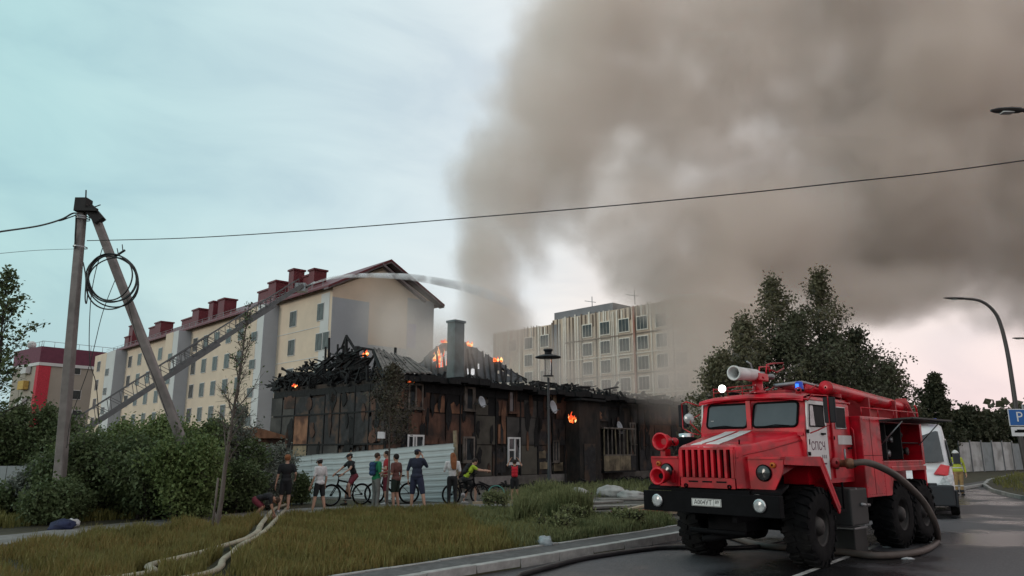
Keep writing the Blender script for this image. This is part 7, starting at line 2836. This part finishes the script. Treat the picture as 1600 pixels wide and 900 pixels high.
# willow thicket in the middle left
for i, (px, Y, top, spr, lm, per, lab) in enumerate((
        (130, 22.5, 708, 1.3, 'leaf_willow', 14, 'feathery willow bush right beside the concrete pole'), (185, 22, 676, 1.6, 'leaf_willow', 15, 'tall feathery green willow bush between pole and brace'),
        (240, 21.5, 664, 1.7, 'leaf_willow', 15, 'broad willow bush rising under the ladder'), (288, 21, 680, 1.5, 'leaf_willow', 14, 'dark willow bush wrapped round the foot of the pole brace'),
        (160, 20.3, 705, 1.5, 'leaf_deep', 14, 'low dark bush behind the dark blue bundle'), (225, 20, 712, 1.6, 'leaf_deep', 14, 'low dark bush behind the lying bicycle'),
        (285, 20.6, 715, 1.5, 'leaf_deep', 14, 'low dark bush beside the bare sapling'), (110, 20.5, 735, 1.2, 'leaf_deep', 13, 'low scrub at the foot of the concrete pole'),
        (303, 19.3, 700, 1.2, 'leaf_willow', 13, 'dark bush hiding the foot of the pole brace, close to the sapling'), (96, 18.5, 778, .8, 'leaf_deep', 9, 'weedy bush right at the base of the concrete shaft'))):
    plant('willow_bush', lab, 'bush', gb_(px, Y), hz(top, Y), spr, lm, 'bark_dark', 80 + i, n_limb=16, twigs=6, per=per, lsize=.052, trunk_r=.035, first=.03, multi=6, sigma=.13, group='willow bushes along the path', vase=1.0)
for i, (px, Y, top, spr, lab) in enumerate(((322, 22, 660, 1.0, 'pale-leaved shrub just behind the bare sapling'), (352, 22.5, 640, 1.2, 'tallest pale-leaved shrub with whitish leaf undersides'), (392, 23, 690, 1.2, 'pale-leaved shrub behind the crouching child'),
                                            (425, 24.5, 702, 1.1, 'pale-leaved shrub meeting the near end of the metal fence'), (372, 21.6, 735, 1.1, 'low pale-leaved shrub between sapling and crouching child'), (412, 22.9, 748, .8, 'low shrub behind the ginger child'),
                                            (468, 25.3, 748, .45, 'small shrub in front of the fence beside the white-shirted child'))):
    plant('pale_shrub', lab, 'shrub', gb_(px, Y), hz(top, Y), spr, 'leaf_pale' if i % 2 else 'leaf_deep', 'bark_dark', 100 + i, n_limb=14, twigs=6, per=9, lsize=.05, trunk_r=.025, first=.05, multi=5, sigma=.09, group='pale shrubs by the fence', vase=1.0)
for i, (px, Y, top, spr, lab) in enumerate(((10, 25, 640, 2.0, 'dark bushy tree behind the grey sheet fence at the frame edge'), (62, 25, 645, 1.8, 'dark bush above the grey sheet fence'), (20, 20.6, 775, .6, 'low weedy bush in front of the grey fence'),
                                            (78, 20.8, 735, .8, 'sparse pale bush between grey fence and concrete pole'))):
    plant('willow_bush', lab, 'bush', gb_(px, Y), hz(top, Y), spr, 'leaf_deep' if i != 3 else 'leaf_pale', 'bark_dark', 120 + i, n_limb=15, twigs=6, per=13 if i < 2 else 8, lsize=.055, trunk_r=.035, first=.03, multi=5, sigma=.11, group='bushes round the grey fence', vase=1.0)
plant('sapling', 'slender young tree whose leafy shoots enter at the frame edge', 'tree', gb_(-22, 17), hz(425, 17), 1.3, 'leaf_deep', 'bark_dark', 131, n_limb=26, twigs=6, per=4, lsize=.055, trunk_r=.05, first=.3, sigma=.06, vase=1.2)
# taller weeds against the house foot and round the lantern
for i, (px, py, h_, lab) in enumerate(((778, 793, .5, 'clump of tall seeding weeds beside the red backpack child'), (838, 800, .9, 'clump of tall weeds at the foot of the lantern post'), (872, 812, .7, 'weed clump between lantern post and plastic bag'),
                                       (900, 824, .55, 'weed clump nearest the rubble heap'), (812, 812, .4, 'weed clump in front of the red backpack child'), (980, 826, .45, 'weed clump by the kerb near the truck bumper'), (862, 838, .5, 'weed clump just above the plastic bag'))):
    plant('weed_clump', lab, 'weeds', G(px, py), h_ * .75, .22, 'weed', 'bark_dark', 140 + i, n_limb=7, twigs=3, per=3, lsize=.035, trunk_r=.008, first=.1, multi=8, sigma=.05, group='tall weed clumps', vase=1.3)
# brown shed roof peeping above the shrubs
sh_ = thing('shed', 'small brown-roofed shed peeping over the shrubs beside the burnt house', 'shed', gb_(395, 38), R(20))
zr = hz(668, 38)
MB().box((-1.6, -1.2, 0), (1.6, 1.2, zr - .5)).build('wall', 'cl_brown', sh_)
MB().prism([(-1.9, -1.5, zr - .55), (0, -1.5, zr), (1.9, -1.5, zr - .55)], (0, 3, 0)).build('roof', 'cl_rust', sh_)
# distant low tree belt
belt = MB()
pts = []
r = np.random.default_rng(77)
for a, b, hgt in ((-160, -62, 5.0), (40, 150, 8.0), (-60, 40, 4.0), (120, 330, 9.0)):
    n = 9000
    x = r.uniform(a, b, n)
    y = 165 + 25 * np.sin(x * .05) + r.uniform(-6, 6, n)
    z = np.abs(r.uniform(0, 1, n)) * (hgt * (1 + .3 * np.sin(x * .35) + .2 * np.sin(x * .9)))
    pts.append(np.stack([x, y, z], 1))
o = leaves('distant_woods', np.concatenate(pts), 1.1, 'leaf_dark', None, elong=1.2)
tag(o, kind='stuff')

# ================================================================== SMOKE
sm = bpy.data.materials.new('smoke')
sm.use_nodes = True
snt = sm.node_tree
snt.nodes.clear()
pv = snt.nodes.new('ShaderNodeVolumePrincipled')
pv.inputs['Color'].default_value = (.95, .86, .80, 1)
pv.inputs['Anisotropy'].default_value = .2
pv.inputs['Density'].default_value = 1.0
pv.inputs['Density Attribute'].default_value = 'density'
mo_ = snt.nodes.new('ShaderNodeOutputMaterial')
snt.links.new(pv.outputs[0], mo_.inputs['Volume'])
M['smoke'] = sm
# the density field is worked out once on a grid by geometry nodes
nt = bpy.data.node_groups.new('smoke_field', 'GeometryNodeTree')
nt.interface.new_socket('Geometry', in_out='INPUT', socket_type='NodeSocketGeometry')
nt.interface.new_socket('Geometry', in_out='OUTPUT', socket_type='NodeSocketGeometry')
L = nt.links


def nd(t, **kw):
    n = nt.nodes.new(t)
    for k, v in kw.items():
        setattr(n, k, v)
    return n


def sock(v, s):
    if hasattr(v, 'is_output'):
        L.new(v, s)
    else:
        s.default_value = v


def mth(op, a, b=None, c=None, clamp=False):
    n = nd('ShaderNodeMath', operation=op, use_clamp=clamp)
    for i, v in enumerate((a, b, c)):
        if v is not None:
            sock(v, n.inputs[i])
    return n.outputs[0]


geo = nd('GeometryNodeInputPosition')
pos = geo.outputs[0]
n1 = nd('ShaderNodeTexNoise')
n1.inputs['Scale'].default_value = .055
n1.inputs['Detail'].default_value = 5
n1.inputs['Roughness'].default_value = .58
L.new(pos, n1.inputs['Vector'])
vm1 = nd('ShaderNodeVectorMath', operation='MULTIPLY_ADD')
L.new(n1.outputs['Color'], vm1.inputs[0])
vm1.inputs[1].default_value = (14, 14, 14)
vs2 = nd('ShaderNodeVectorMath', operation='ADD')
L.new(pos, vm1.inputs[2])
L.new(vm1.outputs[0], vs2.inputs[0])
vs2.inputs[1].default_value = (-7, -7, -7)
wp = vs2.outputs[0]
#        px    py   Y    rx   ry  (pixels)  depth  weight
BLOBS = [(765, 490, 53, 50, 55, 5, 1.5), (738, 425, 56, 48, 62, 6, 1.4), (790, 340, 58, 80, 100, 8, 1.1), (850, 220, 60, 95, 110, 9, .8), (905, 90, 64, 95, 150, 11, .85),
         (1010, 40, 68, 190, 150, 13, .68), (1000, 230, 64, 150, 120, 11, .62), (1120, 380, 60, 190, 85, 12, 1.7), (1118, 490, 57, 85, 80, 7, 1.9), (1200, 180, 70, 220, 160, 15, .62),
         (1290, 330, 68, 210, 110, 13, .8), (1450, 110, 74, 260, 230, 17, .68), (1440, 390, 72, 220, 90, 12, .95), (1620, 300, 78, 240, 220, 17, .78), (1300, -60, 74, 420, 150, 17, .7),
         (1330, 480, 62, 150, 60, 8, 1.0), (1180, 530, 54, 120, 75, 6, 1.6), (1080, 585, 52, 62, 60, 5, 2.2), (905, 340, 61, 50, 55, 6, .45), (1760, 60, 84, 260, 420, 18, .7)]
acc = None
for (px, py, Y, rx, ry, dp, wgt) in BLOBS:
    c = at(px, py, Y)
    ppm = FOC / (Y * cos(PITCH) + c.z * sin(PITCH))
    r3 = (rx / ppm, dp, ry / ppm)
    s = nd('ShaderNodeVectorMath', operation='SUBTRACT')
    L.new(wp, s.inputs[0])
    s.inputs[1].default_value = c
    m_ = nd('ShaderNodeVectorMath', operation='MULTIPLY')
    L.new(s.outputs[0], m_.inputs[0])
    m_.inputs[1].default_value = tuple(1 / q for q in r3)
    ln = nd('ShaderNodeVectorMath', operation='DOT_PRODUCT')
    L.new(m_.outputs[0], ln.inputs[0])
    L.new(m_.outputs[0], ln.inputs[1])
    e_ = mth('MULTIPLY_ADD', ln.outputs['Value'], -wgt * .62, wgt, clamp=False)
    e_ = mth('MAXIMUM', e_, 0.0)
    acc = e_ if acc is None else mth('ADD', acc, e_)
n2 = nd('ShaderNodeTexNoise')
n2.inputs['Scale'].default_value = .085
n2.inputs['Detail'].default_value = 5
n2.inputs['Roughness'].default_value = .68
L.new(wp, n2.inputs['Vector'])
acc = mth('MINIMUM', acc, 1.5)
fld = mth('ADD', acc, mth('MULTIPLY_ADD', n2.outputs[0], 5.0, -2.5 - .38))
n4 = nd('ShaderNodeTexNoise')
n4.inputs['Scale'].default_value = .17
n4.inputs['Detail'].default_value = 5
L.new(pos, n4.inputs['Vector'])
bil = mth('ABSOLUTE', mth('SUBTRACT', n4.outputs[0], .5))
fld = mth('ADD', fld, mth('MULTIPLY_ADD', bil, -4.0, .42))
fld = mth('MULTIPLY', mth('MINIMUM', mth('MAXIMUM', fld, 0.0), 1.3), mth('MULTIPLY', mth('SUBTRACT', acc, .06), 4.0, clamp=True))
dens = mth('MULTIPLY', fld, .20)
# thin pale veil drifting low behind and over the house
veil_b = [(705, 545, 40.6, 85, 50, 2.2, 1.7), (650, 525, 48, 68, 88, 3.5, 1.6), (600, 500, 52, 60, 60, 4, .5), (660, 585, 44, 90, 30, 2, .5), (860, 595, 52, 150, 35, 5, .6), (1000, 605, 46, 140, 32, 2.0, 1.1), (930, 570, 62, 190, 60, 7, .62), (1060, 570, 60, 60, 50, 6, .4), (770, 500, 56, 70, 60, 6, .8), (1050, 640, 47, 90, 30, 2.5, .8)]
acc2 = None
for (px, py, Y, rx, ry, dp, wgt) in veil_b:
    c = at(px, py, Y)
    ppm = FOC / (Y * cos(PITCH) + c.z * sin(PITCH))
    r3 = (rx / ppm, dp, ry / ppm)
    s = nd('ShaderNodeVectorMath', operation='SUBTRACT')
    L.new(pos, s.inputs[0])
    s.inputs[1].default_value = c
    m_ = nd('ShaderNodeVectorMath', operation='MULTIPLY')
    L.new(s.outputs[0], m_.inputs[0])
    m_.inputs[1].default_value = tuple(1 / q for q in r3)
    ln = nd('ShaderNodeVectorMath', operation='DOT_PRODUCT')
    L.new(m_.outputs[0], ln.inputs[0])
    L.new(m_.outputs[0], ln.inputs[1])
    e_ = mth('MAXIMUM', mth('MULTIPLY_ADD', ln.outputs['Value'], -wgt, wgt), 0.0)
    acc2 = e_ if acc2 is None else mth('ADD', acc2, e_)
n3 = nd('ShaderNodeTexNoise')
n3.inputs['Scale'].default_value = .22
n3.inputs['Detail'].default_value = 4
L.new(pos, n3.inputs['Vector'])
v2 = mth('MULTIPLY', acc2, mth('MULTIPLY_ADD', n3.outputs[0], 2.6, -.75, clamp=True))
dens = mth('ADD', dens, mth('MULTIPLY', v2, .24))
VMIN, VMAX = (-18, 38, 3.2), (135, 108, 84)
vc_ = nd('GeometryNodeVolumeCube')
L.new(dens, vc_.inputs['Density'])
vc_.inputs['Min'].default_value = VMIN
vc_.inputs['Max'].default_value = VMAX
for ax, r_ in (('X', 270), ('Y', 110), ('Z', 145)):
    vc_.inputs['Resolution ' + ax].default_value = r_
sm_ = nd('GeometryNodeSetMaterial')
sm_.inputs['Material'].default_value = sm
L.new(vc_.outputs[0], sm_.inputs[0])
go = nd('NodeGroupOutput')
L.new(sm_.outputs[0], go.inputs[0])
mb = MB().box(VMIN, VMAX)
so = mb.build('smoke', 'smoke')
gm_ = so.modifiers.new('field', 'NODES')
gm_.node_group = nt
tag(so, 'great plume of grey-brown smoke rising from the burnt house', kind='stuff')
